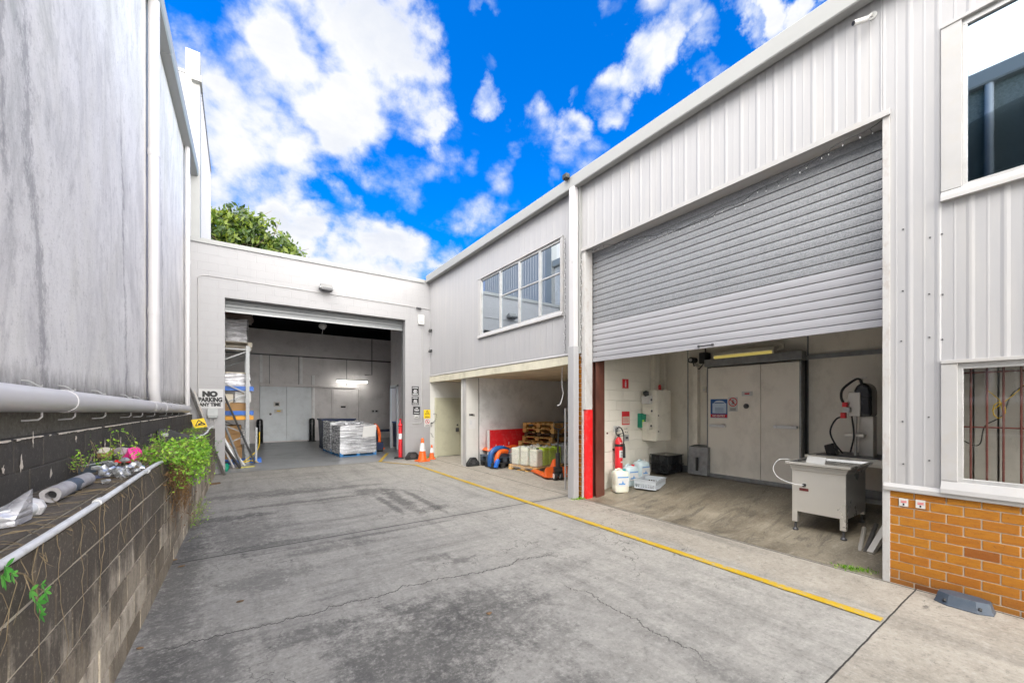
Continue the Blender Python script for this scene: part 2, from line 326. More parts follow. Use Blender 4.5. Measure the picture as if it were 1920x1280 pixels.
# --- yard concrete
def yard():
    t = NT('yard_concrete'); c = t.co(); x, y, z = t.xyz(c)
    wob = t.noise(c, 1.3, 5)
    big = t.noise(c, .55, 6, .6, .4); mid = t.noise(t.map(c, (1, 1, 1), (4, 9, 0)), 2.3, 10, .74, .6); m2 = t.noise(t.map(c, (1, 1, 1), (2, 5, 0)), 11, 9, .8)
    fine = t.noise(c, 34, 5, .82); grit = t.n('TexVoronoi', Vector=c, Scale=150).outputs['Distance']
    k = t.mix(t.ramp(mid, .3, .7), (.255, .248, .237), (.435, .426, .405))
    k = t.mix(t.ramp(big, .4, .68, 0, .6), k, (.41, .398, .37))
    k = t.mix(t.ramp(x, -.6, 3.0, .42, 0), k, (.15, .147, .143))                         # darker towards the left
    warm = t.math('MAXIMUM', t.ramp(t.math('ADD', x, t.math('MULTIPLY', wob, .5)), 4.45, 4.75), t.ramp(y, .932, .926))
    k = t.mix(t.math('MULTIPLY', warm, .8), k, t.mix(t.ramp(mid, .3, .7), (.315, .283, .238), (.44, .405, .352)))
    # drag marks across the yard and along it
    dr = t.ramp(t.noise(t.map(c, (1, .11, 1), rot=(0, 0, .3)), 3.5, 7, .7), .5, .75)
    k = t.mix(t.math('MULTIPLY', dr, .5), k, (.085, .084, .083))
    d2 = t.ramp(t.noise(t.map(c, (.10, 1, 1), rot=(0, 0, -.12)), 3.2, 7, .7), .52, .74)
    k = t.mix(t.math('MULTIPLY', t.math('MULTIPLY', d2, .8), t.ramp(x, 4, 1.5)), k, (.085, .083, .082))
    # oily patches with places of their own
    def spot(px, py, rx, ry, amt, k, col=(.042, .041, .041), nf=1.0):
        dx = t.math('DIVIDE', t.math('SUBTRACT', x, px), rx); dy = t.math('DIVIDE', t.math('SUBTRACT', y, py), ry)
        d = t.math('SQRT', t.math('ADD', t.math('MULTIPLY', dx, dx), t.math('MULTIPLY', dy, dy)))
        d = t.math('ADD', d, t.math('MULTIPLY', t.math('SUBTRACT', mid, .5), nf*2.2))
        d = t.math('ADD', d, t.math('ADD', t.math('MULTIPLY', t.math('SUBTRACT', fine, .5), .9), t.math('MULTIPLY', t.math('SUBTRACT', m2, .5), 1.6)))
        return t.mix(t.math('MULTIPLY', t.ramp(d, 1.05, .45, 0, 1), amt*.9), k, col)
    for a in ((1.15, 2.75, .62, .75, .45), (1.75, 2.75, .5, .45, .4), (1.0, 2.2, .4, .3, .4), (1.9, 2.2, .28, .25, .3),
              (2.42, 7.3, .16, 1.5, .75), (2.25, 8.1, .5, .35, .6), (1.3, 8.8, 1.5, .22, .55), (.3, 9.1, 1.2, .3, .5), (2.75, 6.2, .3, .2, .6),
              (1.85, 4.15, .2, .14, .55), (2.05, 3.95, .16, .1, .55), (.5, 3.3, .35, .14, .55), (.2, 4.6, .5, .3, .4), (.1, 6.5, .5, 1.1, .45), (.9, 5.2, .6, .16, .4),
              (-.45, 5, .22, 3.5, .55), (2.9, 3.2, .4, .2, .25), (4.8, .8, .05, .03, .6), (3.6, 4.2, .05, .04, .6), (.9, 2.5, .5, 1.0, .4), (1.6, 3.0, .75, .35, .4), (1.55, 1.7, .35, .3, .35), (2.15, 7.0, .09, 1.0, .7), (2.75, 6.8, .09, 1.3, .7), (-.1, 7.4, .7, .2, .7), (.9, 7.9, 1.2, .12, .6), (-.2, 3.3, .35, .5, .5), (1.4, 5.4, 1.3, .07, .6), (.3, 5.7, 1.0, .1, .6)):
        k = spot(*a[:5], k)
    # aggregate speckle
    k = t.mix(t.math('MULTIPLY', t.ramp(m2, .52, .66), .42), k, (.54, .53, .50))
    k = t.mix(t.math('MULTIPLY', t.ramp(m2, .47, .33), .5), k, (.11, .107, .103))
    k = t.mix(t.math('MULTIPLY', t.ramp(fine, .54, .68), .4), k, (.60, .59, .565))
    k = t.mix(t.math('MULTIPLY', t.ramp(fine, .45, .33), .55), k, (.085, .083, .08))
    k = t.mix(t.math('MULTIPLY', t.ramp(grit, .18, .05), t.ramp(mid, .35, .65, .05, .6)), k, (.09, .085, .08))
    # joints and cracks
    n1 = t.math('MULTIPLY', t.math('SUBTRACT', t.noise(c, 3.5, 6, .7), .5), .02)
    def band(v, at, w, soft=.004):
        return t.ramp(t.math('ABSOLUTE', t.math('ADD', t.math('SUBTRACT', v, at), n1)), w+soft, w)
    j = t.math('MAXIMUM', band(y, 5.6, .010), band(y, .93, .004, .003)); j = t.math('MAXIMUM', j, t.math('MULTIPLY', band(y, 10.9, .006), .7))
    j = t.math('MAXIMUM', j, band(x, 5.17, .007))
    k = t.mix(t.math('MULTIPLY', t.ramp(t.math('ABSOLUTE', t.math('SUBTRACT', y, 5.6)), .22, 0, 0, .55), t.ramp(mid, .38, .6)), k, (.12, .12, .12))
    nx = t.noise(t.n('CombineXYZ', i0=x), 1.1, 9, .72); ny = t.noise(t.n('CombineXYZ', i1=y), 1.5, 9, .72)
    c1 = t.math('ABSOLUTE', t.math('SUBTRACT', t.math('ADD', t.math('MULTIPLY', t.math('SUBTRACT', nx, .5), .75), t.math('MULTIPLY', x, -.04)), t.math('SUBTRACT', y, 3.66)))
    c1 = t.math('MULTIPLY', t.ramp(c1, .009, .003), t.math('MULTIPLY', t.ramp(x, 3.05, 2.9), t.ramp(x, -.6, -.3)))
    c2 = t.math('ABSOLUTE', t.math('SUBTRACT', t.math('MULTIPLY', t.math('SUBTRACT', ny, .5), .6), t.math('SUBTRACT', x, 2.6)))
    c2 = t.math('MULTIPLY', t.ramp(c2, .007, .003), t.math('MULTIPLY', t.ramp(y, 2.9, 2.75), t.ramp(y, 1.3, 1.6)))
    vo = t.n('TexVoronoi', {'feature': 'DISTANCE_TO_EDGE'}, Vector=t.n('VectorMath', {'operation': 'ADD'}, i0=c, i1=t.n('TexNoise', Vector=c, Scale=3, Detail=6).outputs[1]).outputs[0], Scale=.9).outputs['Distance']
    c3 = t.math('MULTIPLY', t.ramp(vo, .006, .002), t.math('MULTIPLY', t.ramp(big, .47, .56), .7))
    cr = t.math('MAXIMUM', t.math('MAXIMUM', t.math('MULTIPLY', c1, 1.0), t.math('MULTIPLY', c2, .85)), t.math('MAXIMUM', j, c3))
    k = t.mix(cr, k, (.028, .026, .024))
    h = t.math('SUBTRACT', t.math('ADD', t.math('MULTIPLY', fine, .5), t.math('MULTIPLY', grit, .3)), t.math('MULTIPLY', cr, 1.5))
    k = t.mix(1.0, k, (.88, .865, .83), 'MULTIPLY')
    t.bsdf(k, t.ramp(mid, .3, .7, .75, .95), 0, t.bump(h, .35, .006)); return t.m
m_yard = yard()

def bayfloor():
    t = NT('bay_floor_concrete'); c = t.co(); x, y, z = t.xyz(c)
    st = t.noise(t.map(c, (.22, 1, 1), rot=(0, 0, .32)), 4, 9, .78, .8); mid = t.noise(c, 2, 7, .65); fine = t.noise(c, 45, 4, .7)
    k = t.mix(t.ramp(mid, .3, .7), (.12, .10, .07), (.29, .255, .19))
    k = t.mix(t.math('MULTIPLY', t.ramp(st, .56, .66), .45), k, (.46, .43, .36))
    k = t.mix(t.math('MULTIPLY', t.ramp(st, .49, .38), .7), k, (.06, .053, .042))
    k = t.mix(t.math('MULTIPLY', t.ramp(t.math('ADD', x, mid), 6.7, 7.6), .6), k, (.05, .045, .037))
    k = t.mix(t.math('MULTIPLY', t.ramp(fine, .5, .7), .3), k, (.5, .46, .4))
    t.bsdf(k, t.ramp(mid, .3, .7, .35, .7), 0, t.bump(fine, .25, .005)); return t.m
m_bayfloor = bayfloor()
m_garagefloor = plain('garage_floor_concrete', (.26, .27, .28), .35, var=.25, vs=1.2, dirt=(.07, .075, .085), damt=.7, ds=1.2, stretch=(1, 1, 1), bump=.1)
m_carportfloor = m_yard

# --- yellow line paint, worn through in places
def linepaint():
    t = NT('worn_yellow_paint'); c = t.co(); n = t.noise(c, 22, 8, .75); n2 = t.noise(c, 3, 5)
    k = t.mix(t.ramp(n2, .3, .7), (.47, .30, .006), (.56, .37, .008))
    k = t.mix(t.ramp(t.math('ADD', n, t.math('MULTIPLY', n2, .35)), .68, .80), k, (.34, .32, .27))
    t.bsdf(k, .65, 0, t.bump(n, .2, .003)); return t.m
m_line = linepaint()

# --- the tall left wall: pale concrete, streaked by rain, dark run near the left, green near the top
def concretewall():
    t = NT('streaked_white_concrete'); c = t.co(); x, y, z = t.xyz(c)
    run = t.noise(t.map(c, (1, 1, .38)), 2.2, 11, .76, .5); run2 = t.noise(t.map(c, (1, 1, .28), (5, 2, 0)), 11, 9, .8)
    mot = t.noise(c, 1.1, 6, .6); fine = t.noise(c, 26, 6, .72)
    k = t.mix(t.ramp(mot, .3, .7), (.60, .585, .575), (.70, .685, .675))
    k = t.mix(t.math('MULTIPLY', t.ramp(run, .46, .62), .5), k, (.36, .35, .36))
    k = t.mix(t.math('MULTIPLY', t.ramp(run2, .57, .70), .5), k, (.34, .33, .34))
    k = t.mix(t.math('MULTIPLY', t.ramp(t.noise(t.map(c, (1, 1, .5), (1, 8, 2)), 1.6, 6), .5, .7), .22), k, (.60, .58, .47))
    k = t.mix(t.math('MULTIPLY', t.ramp(t.noise(t.map(c, (1, 1, .5), (3, 3, 9)), 7, 10, .85), .53, .64), .45), k, (.27, .26, .275))
    # two dark runs that wander down the wall
    def vein(y0, lean, w, amt, lo, hi, k):
        wob = t.math('MULTIPLY', t.math('SUBTRACT', t.noise(t.n('CombineXYZ', i2=z), .8, 8, .65), .5), .55)
        d = t.math('ABSOLUTE', t.math('SUBTRACT', t.math('SUBTRACT', y, t.math('ADD', t.math('MULTIPLY', z, lean), y0)), wob))
        d = t.math('ADD', d, t.math('MULTIPLY', t.math('SUBTRACT', t.noise(t.map(c, (1, 1, .6)), 10, 10, .85), .5), w*9.0))
        f = t.math('MULTIPLY', t.ramp(d, w, w*.1), t.math('MULTIPLY', t.ramp(z, lo, lo+.8), t.ramp(z, hi, hi-.8)))
        return t.mix(t.math('MULTIPLY', f, amt), k, (.15, .145, .16))
    k = vein(4.75, -.17, .09, .52, 1.0, 5.2, k); k = vein(4.15, -.1, .06, .5, 2.4, 6.2, k)
    k = vein(3.15, -.05, .05, .35, 1.2, 9, k); k = vein(7.0, -.1, .05, .55, .8, 5.5, k); k = vein(9.6, -.1, .05, .5, .8, 6.5, k)
    top = t.math('MULTIPLY', t.ramp(z, 2.4, 4.6), t.ramp(y, 5.4, 3.6))
    k = t.mix(t.math('MULTIPLY', t.math('MULTIPLY', top, t.ramp(run, .40, .62)), .55), k, (.20, .23, .20))
    k = t.mix(t.math('MULTIPLY', t.ramp(y, 2.4, 1.4), .85), k, t.mix(t.ramp(fine, .4, .6), (.06, .085, .07), (.17, .19, .17)))   # mossy end of the wall
    low = t.math('MULTIPLY', t.ramp(t.math('ADD', z, t.math('MULTIPLY', run2, .5)), 2.25, 1.98), .92)
    k = t.mix(low, k, t.mix(t.ramp(fine, .35, .65), (.045, .042, .03), (.13, .12, .095)))
    k = t.mix(t.math('MULTIPLY', t.ramp(fine, .56, .70), .55), k, (.25, .24, .25))
    k = t.mix(t.math('MULTIPLY', t.ramp(t.noise(c, 70, 3), .62, .72), .35), k, (.25, .24, .25))
    t.bsdf(k, .85, 0, t.bump(t.math('ADD', fine, run2), .35, .012)); return t.m
m_conc = concretewall()

def blockmat(name, hi, lo, dark, top, sharp):
    """hollow blocks, blackened from the top down by water"""
    t = NT(name); c = t.co(); x, y, z = t.xyz(c)
    at = t.n('Attribute', {'attribute_name': 'tone'}).outputs['Fac']
    fine = t.noise(c, 42, 6, .75); mot = t.noise(c, 3.2, 8, .7); run = t.noise(t.map(c, (1, 1, .1)), 7, 8, .7)
    k = t.mix(at, lo, hi); k = t.mix(t.ramp(mot, .44, .64, 0, .65), k, tuple(q*.6 for q in lo)); k = t.mix(t.ramp(t.noise(t.map(c, (1, 1, .4), (5, 2, 7)), 9, 8, .75), .53, .68, 0, .6), k, tuple(q*.5 for q in lo))
    f = t.ramp(t.math('ADD', t.math('ADD', t.math('ADD', z, t.ramp(z, 1.02, 1.14, 0, .8)), t.math('MULTIPLY', t.math('SUBTRACT', run, .5), 1.7)), t.math('MULTIPLY', t.math('SUBTRACT', mot, .5), 1.1)), top-sharp, top)
    f = t.math('MULTIPLY', f, .93)
    k = t.mix(f, k, t.mix(t.ramp(mot, .3, .7), dark, tuple(q*2.4 for q in dark)))
    k = t.mix(t.math('MULTIPLY', t.ramp(t.noise(t.map(c, (1, 1, .35), (9, 1, 4)), 4.5, 7, .7), .65, .74), .6), k, tuple(min(1, q*1.1) for q in hi))
    k = t.mix(t.math('MULTIPLY', t.ramp(mot, .6, .75), t.math('MULTIPLY', f, .35)), k, (.11, .12, .05))
    k = t.mix(t.math('MULTIPLY', t.ramp(fine, .55, .75), .4), k, tuple(min(1, q*1.25) for q in hi))
    k = t.mix(t.math('MULTIPLY', t.ramp(fine, .45, .3), .5), k, (.04, .036, .03))
    t.bsdf(k, .92, 0, t.bump(t.math('ADD', fine, mot), .5, .008)); return t.m
m_block = blockmat('stained_blockwork', (.52, .455, .36), (.18, .145, .10), (.036, .029, .022), .76, .44)
m_ledge = blockmat('blackened_blockwork', (.22, .20, .17), (.10, .09, .075), (.026, .023, .020), 1.20, .25)
m_mortar = plain('grey_mortar', (.50, .45, .36), .9, var=.25, dirt=(.06, .05, .045), damt=.6, ds=4, bump=.4)
m_palemortar = plain('pale_mortar', (.56, .50, .42), .9, var=.15, bump=.4)

def brickmat():
    t = NT('orange_brick'); c = t.co(); at = t.n('Attribute', {'attribute_name': 'tone'}).outputs['Fac']
    fine = t.noise(c, 55, 6, .75); st = t.noise(t.map(c, (1, 1, 6)), 9, 6, .65)
    k = t.mix(t.ramp(at, 0, .45), (.27, .065, .008), (.56, .19, .008)); k = t.mix(t.ramp(at, .45, 1), k, (.66, .275, .012))
    k = t.mix(t.ramp(st, .42, .7, 0, .5), k, (.36, .10, .012)); k = t.mix(t.math('MULTIPLY', t.ramp(fine, .56, .72), .3), k, (.58, .33, .06)); k = t.mix(t.math('MULTIPLY', t.ramp(fine, .42, .32), .7), k, (.12, .035, .008)); k = t.mix(t.math('MULTIPLY', t.ramp(t.math('ADD', t.xyz(c)[2], t.math('MULTIPLY', st, .25)), .30, .12), .45), k, (.16, .09, .04))
    k = t.mix(1.0, k, (.60, .585, .48), 'MULTIPLY')
    t.bsdf(k, .75, 0, t.bump(t.math('ADD', fine, st), .4, .006)); return t.m
m_brick = brickmat()

def blockpaint(name, col, bump=.5, sx=.39, sz=.19, axis='x', grime=.25):
    """painted block wall: courses show only as faint joints"""
    t = NT(name); c = t.co(); x, y, z = t.xyz(c)
    v = t.n('CombineXYZ', i0=(x if axis == 'x' else y), i1=z).outputs[0]
    b = t.n('TexBrick', Vector=v, Scale=1.0, Mortar_Size=.006, Mortar_Smooth=.6, Brick_Width=.4, Row_Height=.2)
    f = b.outputs['Fac']; mot = t.noise(c, 1.2, 6); fine = t.noise(c, 50, 5, .7); run = t.noise(t.map(c, (1, 1, .12)), 5, 7, .7)
    k = t.mix(t.ramp(mot, .3, .7), tuple(q*.95 for q in col), col)
    k = t.mix(t.math('MULTIPLY', f, t.ramp(mot, .3, .7, .02, .16)), k, tuple(q*.6 for q in col))
    k = t.mix(t.math('MULTIPLY', t.ramp(run, .55, .78), grime), k, tuple(q*.55 for q in col))
    k = t.mix(t.math('MULTIPLY', t.ramp(t.math('ADD', z, t.math('MULTIPLY', run, .5)), .65, .25), .35), k, tuple(q*.5 for q in col))
    h = t.math('SUBTRACT', t.math('MULTIPLY', fine, .35), t.math('MULTIPLY', f, 1.0))
    t.bsdf(k, .6, 0, t.bump(h, bump, .006)); return t.m
m_facade = blockpaint('white_painted_block', (.355, .353, .363))
m_bayblock = blockpaint('cream_painted_block', (.82, .79, .70), .9, grime=.35)
m_recess = blockpaint('grey_painted_block', (.64, .64, .61), .4)

def spangle():
    t = NT('spangled_zinc'); c = t.co(); v = t.n('TexVoronoi', Vector=t.map(c, (1, 1, 1)), Scale=95).outputs['Color']
    n = t.noise(c, 3, 6); w = t.noise(t.map(c, (1, 1, .3)), 1.2, 4); b = t.n('SeparateColor', i0=v).outputs[0]
    k = t.mix(b, (.18, .187, .20), (.32, .328, .345)); k = t.mix(t.ramp(n, .4, .7, 0, .4), k, (.29, .297, .315))
    t.bsdf(k, t.ramp(b, 0, 1, .42, .52), .3); return t.m
m_spangle = spangle()
m_slat = plain('silver_grey_slats', (.36, .36, .385), .42, .2, var=.06, vs=1.5, stretch=(1, .2, 1), dirt=(.4, .4, .42), damt=.3, ds=3, bump=.02)
m_slatdark = plain('grey_slats', (.19, .20, .205), .45, .3, var=.08, stretch=(.2, 1, 1))
# ================================================================== camera, sky, sun
cam = bpy.data.cameras.new('camera'); camo = link(bpy.data.objects.new('camera', cam)); sc.camera = camo
camo.location = (0, 0, EYE); camo.rotation_euler = (rad(90), 0, -TH)
cam.sensor_width = 36; cam.lens = 36*F/1920; cam.shift_y = 120/1920; cam.clip_start = .05; cam.clip_end = 2000
SUN_EL, SUN_AZ = rad(56), rad(248)                 # azimuth from +Y towards +X: behind the camera, to the left, behind thin cloud
w = bpy.data.worlds.new('World'); sc.world = w; w.use_nodes = True; wt = w.node_tree; wt.nodes.clear()
class WN(NT):
    def __init__(s): s.t = wt
W = WN()
wo = wt.nodes.new('ShaderNodeOutputWorld'); bg = wt.nodes.new('ShaderNodeBackground'); wt.links.new(bg.outputs[0], wo.inputs[0])
sky = wt.nodes.new('ShaderNodeTexSky'); sky.sky_type = 'NISHITA'; sky.sun_disc = False
sky.sun_elevation = SUN_EL; sky.sun_rotation = SUN_AZ; sky.air_density = 1.0; sky.dust_density = .3; sky.ozone_density = 3
g = W.n('TexCoord').outputs['Generated']; gx, gy, gz = W.xyz(g)
zz = W.math('ADD', W.math('MAXIMUM', gz, 0.02), .22)
flat = W.n('CombineXYZ', i0=W.math('DIVIDE', gx, zz), i1=W.math('DIVIDE', gy, zz), i2=W.math('MULTIPLY', gz, .6)).outputs[0]
n_big = W.noise(W.map(flat, (1, 1, 1), (2.7, 5.1, 0)), 1.4, 8, .6, .25)
n_det = W.noise(W.map(g, (1, 1, 1.25), (7.1, 3.3, 0)), 7.5, 9, .66, .15)
n_puf = wt.nodes.new('ShaderNodeTexVoronoi'); n_puf.feature = 'F1'; W.set(n_puf.inputs['Vector'], W.map(g, (1, 1, 1.3), (1.3, 5.3, .7))); n_puf.inputs['Scale'].default_value = 9; n_puf.inputs['Detail'].default_value = 2; n_puf.inputs['Roughness'].default_value = .55; n_puf = n_puf.outputs['Distance']
n_shd = W.noise(W.map(flat, (1, 1, 1), (1.1, 8.3, .4)), 3.2, 7, .6, .3)
# cloud banks seen in the photograph: direction (measured), angular radius, weight
BANKS = [(600,150,175,1), (500,225,140,1), (400,190,70,.7), (690,115,120,1), (770,185,72,.9), (640,30,95,.9), (520,20,50,.5), (640,250,75,.8),
         (470,390,85,1), (560,405,80,1), (640,425,55,.8), (690,420,30,.5), (700,490,85,1), (640,475,55,.8), (770,505,65,.9), (820,490,40,.7), (600,520,60,.8), (380,60,45,.55),
         (820,335,110,.52), (910,355,90,.50), (760,340,70,.48), (880,330,70,.45), (900,205,32,.6), (910,145,22,.35), (930,15,36,.42), (890,45,22,.45),
         (1210,135,62,.85), (1150,160,45,.6), (1260,70,60,.75), (1300,110,45,.55), (1210,30,50,.55), (1440,30,50,.95), (1400,60,36,.6), (1500,10,50,.9), (1370,30,40,.5), (1140,30,36,.4),
         (1085,245,50,.66), (1000,245,55,.58), (1090,160,20,.55), (1170,210,36,.5), (1060,290,60,.5), (1110,310,50,.48), (950,280,40,.45), (1330,170,30,.35), (1045,330,30,.4), (700,370,40,.3)]
wv = W.n('TexNoise', Vector=g, Scale=5.0, Detail=7, Roughness=.62).outputs['Color']
wv = W.n('VectorMath', {'operation': 'SUBTRACT'}, i0=wv, i1=(.5, .5, .5)).outputs[0]
wv = W.n('VectorMath', {'operation': 'SCALE'}, i0=wv, Scale=.20).outputs[0]
gw = W.n('VectorMath', {'operation': 'NORMALIZE'}, i0=W.n('VectorMath', {'operation': 'ADD'}, i0=g, i1=wv).outputs[0]).outputs[0]
m_mask = None
for (px, py, r, wgt) in BANKS:
    d0 = ray(px, py).normalized(); d1 = ray(px+r*.85, py-r*.5).normalized(); th = d0.angle(d1)
    dt = W.n('VectorMath', {'operation': 'DOT_PRODUCT'}, i0=gw, i1=tuple(d0)).outputs['Value']
    v = W.math('MULTIPLY', W.ramp(dt, math.cos(th*1.45), 1-(1-math.cos(th))*.15, 0, 1, True), wgt*1.22)
    m_mask = v if m_mask is None else W.math('MAXIMUM', m_mask, v)
fwd = Vector((SN, CS, .35)).normalized()
dt = W.n('VectorMath', {'operation': 'DOT_PRODUCT'}, i0=g, i1=tuple(fwd)).outputs['Value']
away = W.ramp(dt, .55, .30)                          # unseen cloud added beyond the frame for fill light
gen = W.math('MULTIPLY', away, W.ramp(n_big, .22, .42, 0, 1.35))
m_mask = W.math('MAXIMUM', m_mask, gen)
dens = W.math('ADD', m_mask, W.math('ADD', W.math('ADD', W.math('MULTIPLY', W.math('SUBTRACT', n_det, .5), 1.7), W.math('MULTIPLY', W.math('SUBTRACT', .70, n_puf), .85)), W.math('MULTIPLY', W.math('SUBTRACT', n_big, .5), .9)))
alpha = W.ramp(dens, .20, .95, 0, 1, True)
core = W.ramp(W.math('ADD', dens, W.math('MULTIPLY', W.math('SUBTRACT', n_shd, .5), .8)), .45, 1.0)
ccol = W.mix(core, (.62, .74, 1.0), (1.0, 1.0, 1.0))
ccol = W.mix(W.ramp(W.math('MULTIPLY', n_shd, core), .44, .64, 0, .75), ccol, (.74, .79, .90))
ccol = W.mix(W.math('MULTIPLY', away, .8), ccol, (1.0, .95, .88))  # unseen cloud tinted warm to offset the blue fill light
sdv = (math.sin(SUN_AZ)*math.cos(SUN_EL), math.cos(SUN_AZ)*math.cos(SUN_EL), math.sin(SUN_EL))
ds_ = W.n('VectorMath', {'operation': 'DOT_PRODUCT'}, i0=g, i1=sdv).outputs['Value']
CLOUD, SKYGAIN = W.math('ADD', W.ramp(ds_, .35, .97, 3.25, 8.0), W.math('MULTIPLY', W.math('MULTIPLY', away, W.ramp(gz, .40, .85, 13.0, 4.5)), W.ramp(W.math('ADD', gy, W.math('MULTIPLY', gz, .9)), .1, -.6, 1, 2.2))), .66     # brighter near the hidden sun; unseen low cloud boosted to light walls and rooms
cl = W.n('VectorMath', {'operation': 'SCALE'}, i0=ccol, Scale=CLOUD).outputs[0]
hs = W.n('HueSaturation', Hue=.5, Saturation=1.5, Value=SKYGAIN, Color=sky.outputs[0]).outputs[0]
skc = W.mix(1.0, hs, (.30, 1.14, 1.52), 'MULTIPLY')
W.set(bg.inputs[0], W.mix(alpha, skc, cl)); bg.inputs[1].default_value = .07
sun = bpy.data.lights.new('sun', 'SUN'); sun.energy = .5; sun.angle = rad(34); sun.color = (1, .96, .9)
suno = link(bpy.data.objects.new('sun', sun)); suno.location = (-4, -12, 20)
sd = Vector((math.sin(SUN_AZ)*math.cos(SUN_EL), math.cos(SUN_AZ)*math.cos(SUN_EL), math.sin(SUN_EL)))
suno.rotation_euler = sd.to_track_quat('Z', 'Y').to_euler()
sc.view_settings.view_transform = 'Standard'; sc.view_settings.look = 'None'; sc.view_settings.exposure = 2.2; sc.view_settings.gamma = 1
try:
    sc.cycles.max_bounces = 10; sc.cycles.diffuse_bounces = 6; sc.cycles.transparent_max_bounces = 16; sc.cycles.sample_clamp_indirect = 6
    sc.cycles.use_denoising = True
except Exception: pass

# ================================================================== ground
XR, YF = 5.2, 12.3                                  # face of the right building, face of the far building
mb = MB(); mb.quad((-60, -40, 0), (60, -40, 0), (60, 90, 0), (-60, 90, 0)); setting('ground', mb, m_yard)
mb = MB(); mb.quad((-1.1, YF+.02, .004), (6.9, YF+.02, .004), (6.9, 21.5, .004), (-1.1, 21.5, .004)); setting('garage_floor', mb, m_garagefloor)
BX0, BX1, BZ = 5.2, 7.8, .31                        # the bay floor ramps up to the cool room
def bayz(x): return max(.004, .02+(x-5.5)*(BZ-.02)/(7.4-5.5)) if x < 7.4 else BZ
mb = MB(); mb.quad((BX0, -1.6, .005), (5.5, -1.6, .02), (5.5, 5.36, .02), (BX0, 5.36, .005)); mb.quad((5.5, -1.6, .02), (7.4, -1.6, BZ), (7.4, 5.36, BZ), (5.5, 5.36, .02))
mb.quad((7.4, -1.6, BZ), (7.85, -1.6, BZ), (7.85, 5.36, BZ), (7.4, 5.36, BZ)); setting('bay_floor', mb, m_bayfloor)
# yellow line: a short leg towards the garage, a thin leg across, then the long run
def strip(mb, a, b, w0, w1, z=.008, n=60, seed=0):
    a, b = Vector((*a, z)), Vector((*b, z)); d = (b-a).normalized(); s = Vector((-d.y, d.x, 0))
    L, Rr = [], []
    for i in range(n+1):
        p = a.lerp(b, i/n); wd = w0+(w1-w0)*i/n
        L.append(p+s*(wd/2+.006*noise.noise(p*9+Vector((seed, 1, 0))))); Rr.append(p-s*(wd/2+.006*noise.noise(p*9+Vector((seed, 5, 0)))))
    mb.add(L+Rr, [(i, i+1, n+2+i, n+1+i) for i in range(n)])
mb = MB()
q0, q1, q2, q3 = P(727, 849, Z=0), P(712, 865.5, Z=0), P(781, 872, Z=0), P(1659, 1165, Z=0)
strip(mb, q0.xy, q1.xy, .10, .10, n=30); strip(mb, q1.xy, q2.xy, .05, .07, .0085, 30, 3); strip(mb, q2.xy, (4.2, 9.9), .10, .10, .009, 20, 5); strip(mb, (4.2, 9.95), (4.2, .945), .105, .10, .0095, 160, 7)
setting('yellow_line', mb, m_line)

# ================================================================== left boundary (built in its own axes, turned by LEFT_YAW)
RX, LX, WX = -.69, -1.13, -1.27                     # faces of retaining wall, ledge, tall wall
t_wh = thingL('warehouse', 'tall rain-streaked white concrete building rising above the fat stormwater pipe', 'building', (WX-2, 4, 0))
mb = MB(); mb.box(WX-5, WX, -7, 13.6, 0, 7.75); obj('concrete_wall', mb, m_conc, t_wh)
mb = MB(); GX = -1.1
mb.prism([(WX+.002, 7.72), (GX-.02, 7.72), (GX, 7.75), (GX, 7.99), (GX-.02, 8.0), (WX+.002, 8.0)], 'y', -7, 8.95); obj('gutter', mb, m_gutter, t_wh, bevel=.004)
mb = MB(); mb.prism([(WX+.002, 7.715), (GX-.02, 7.715), (GX-.004, 7.745), (GX-.004, 7.985), (GX-.02, 7.995), (WX+.002, 7.995)], 'y', 8.955, 13.3); obj('gutter', mb, m_gutter, t_wh, bevel=.004)
mb = MB(); mb.box(WX-5.2, WX-.01, -7.2, 13.6, 8.0, 8.06); obj('roof', mb, m_gutter, t_wh)
# retaining wall: real block courses proud of a mortar core
t_rw = thingL('retaining_wall', 'low stained concrete-block retaining wall with junk along its blackened top', 'wall', (RX-.1, 4, 0))
def courses(x_face, y0, y1, z0, rows, bl, bh, depth, m, name, parent, gap=.014, seed=1):
    r = random.Random(seed); mb = MB()
    for k in range(rows):
        y = y0-(bl/2 if k % 2 else 0)
        while y < y1:
            a, b = max(y+gap/2, y0), min(y+bl-gap/2, y1)
            if b-a > .03:
                mb.tone = r.random(); j = r.uniform(-.003, .003)
                mb.box(x_face-depth, x_face+j, a, b, z0+k*bh+gap/2, z0+(k+1)*bh-gap/2)
            y += bl
    return obj(name, mb, m, parent, bevel=.005)
courses(RX, -1.5, 12.1, -.05, 6, .4, .2, .10, m_block, 'block_courses', t_rw)
mb = MB(); mb.box(LX-.02, RX-.103, -1.5, 12.1, 0, 1.146); mb.box(RX-.1025, RX-.008, -1.5, 12.1, 0, 1.10); obj('wall_core', mb, m_mortar, t_rw)
mb = MB(); r_ = random.Random(5); y = -1.5
while y < 12.1:
    b = min(y+.4, 12.1); mb.tone = r_.random(); mb.box(LX, RX-.1015, y+.003, b-.003, 1.1465, 1.152+r_.uniform(-.002, .002)); y = b
obj('cap_blocks', mb, m_block, t_rw, bevel=.003)
t_lw = thingL('block_ledge_wall', 'blackened upper block wall with a pale chipped top edge behind the retaining wall', 'wall', (LX-.05, 4, 1.1))
courses(LX, -1.5, 12.15, 1.12, 2, .4, .19, .12, m_ledge, 'block_courses', t_lw, .006, 4)
mb = MB(); mb.box(WX-.01, LX-.005, -1.5, 12.15, 1.0, 1.495); obj('wall_core', mb, m_ledge, t_lw)
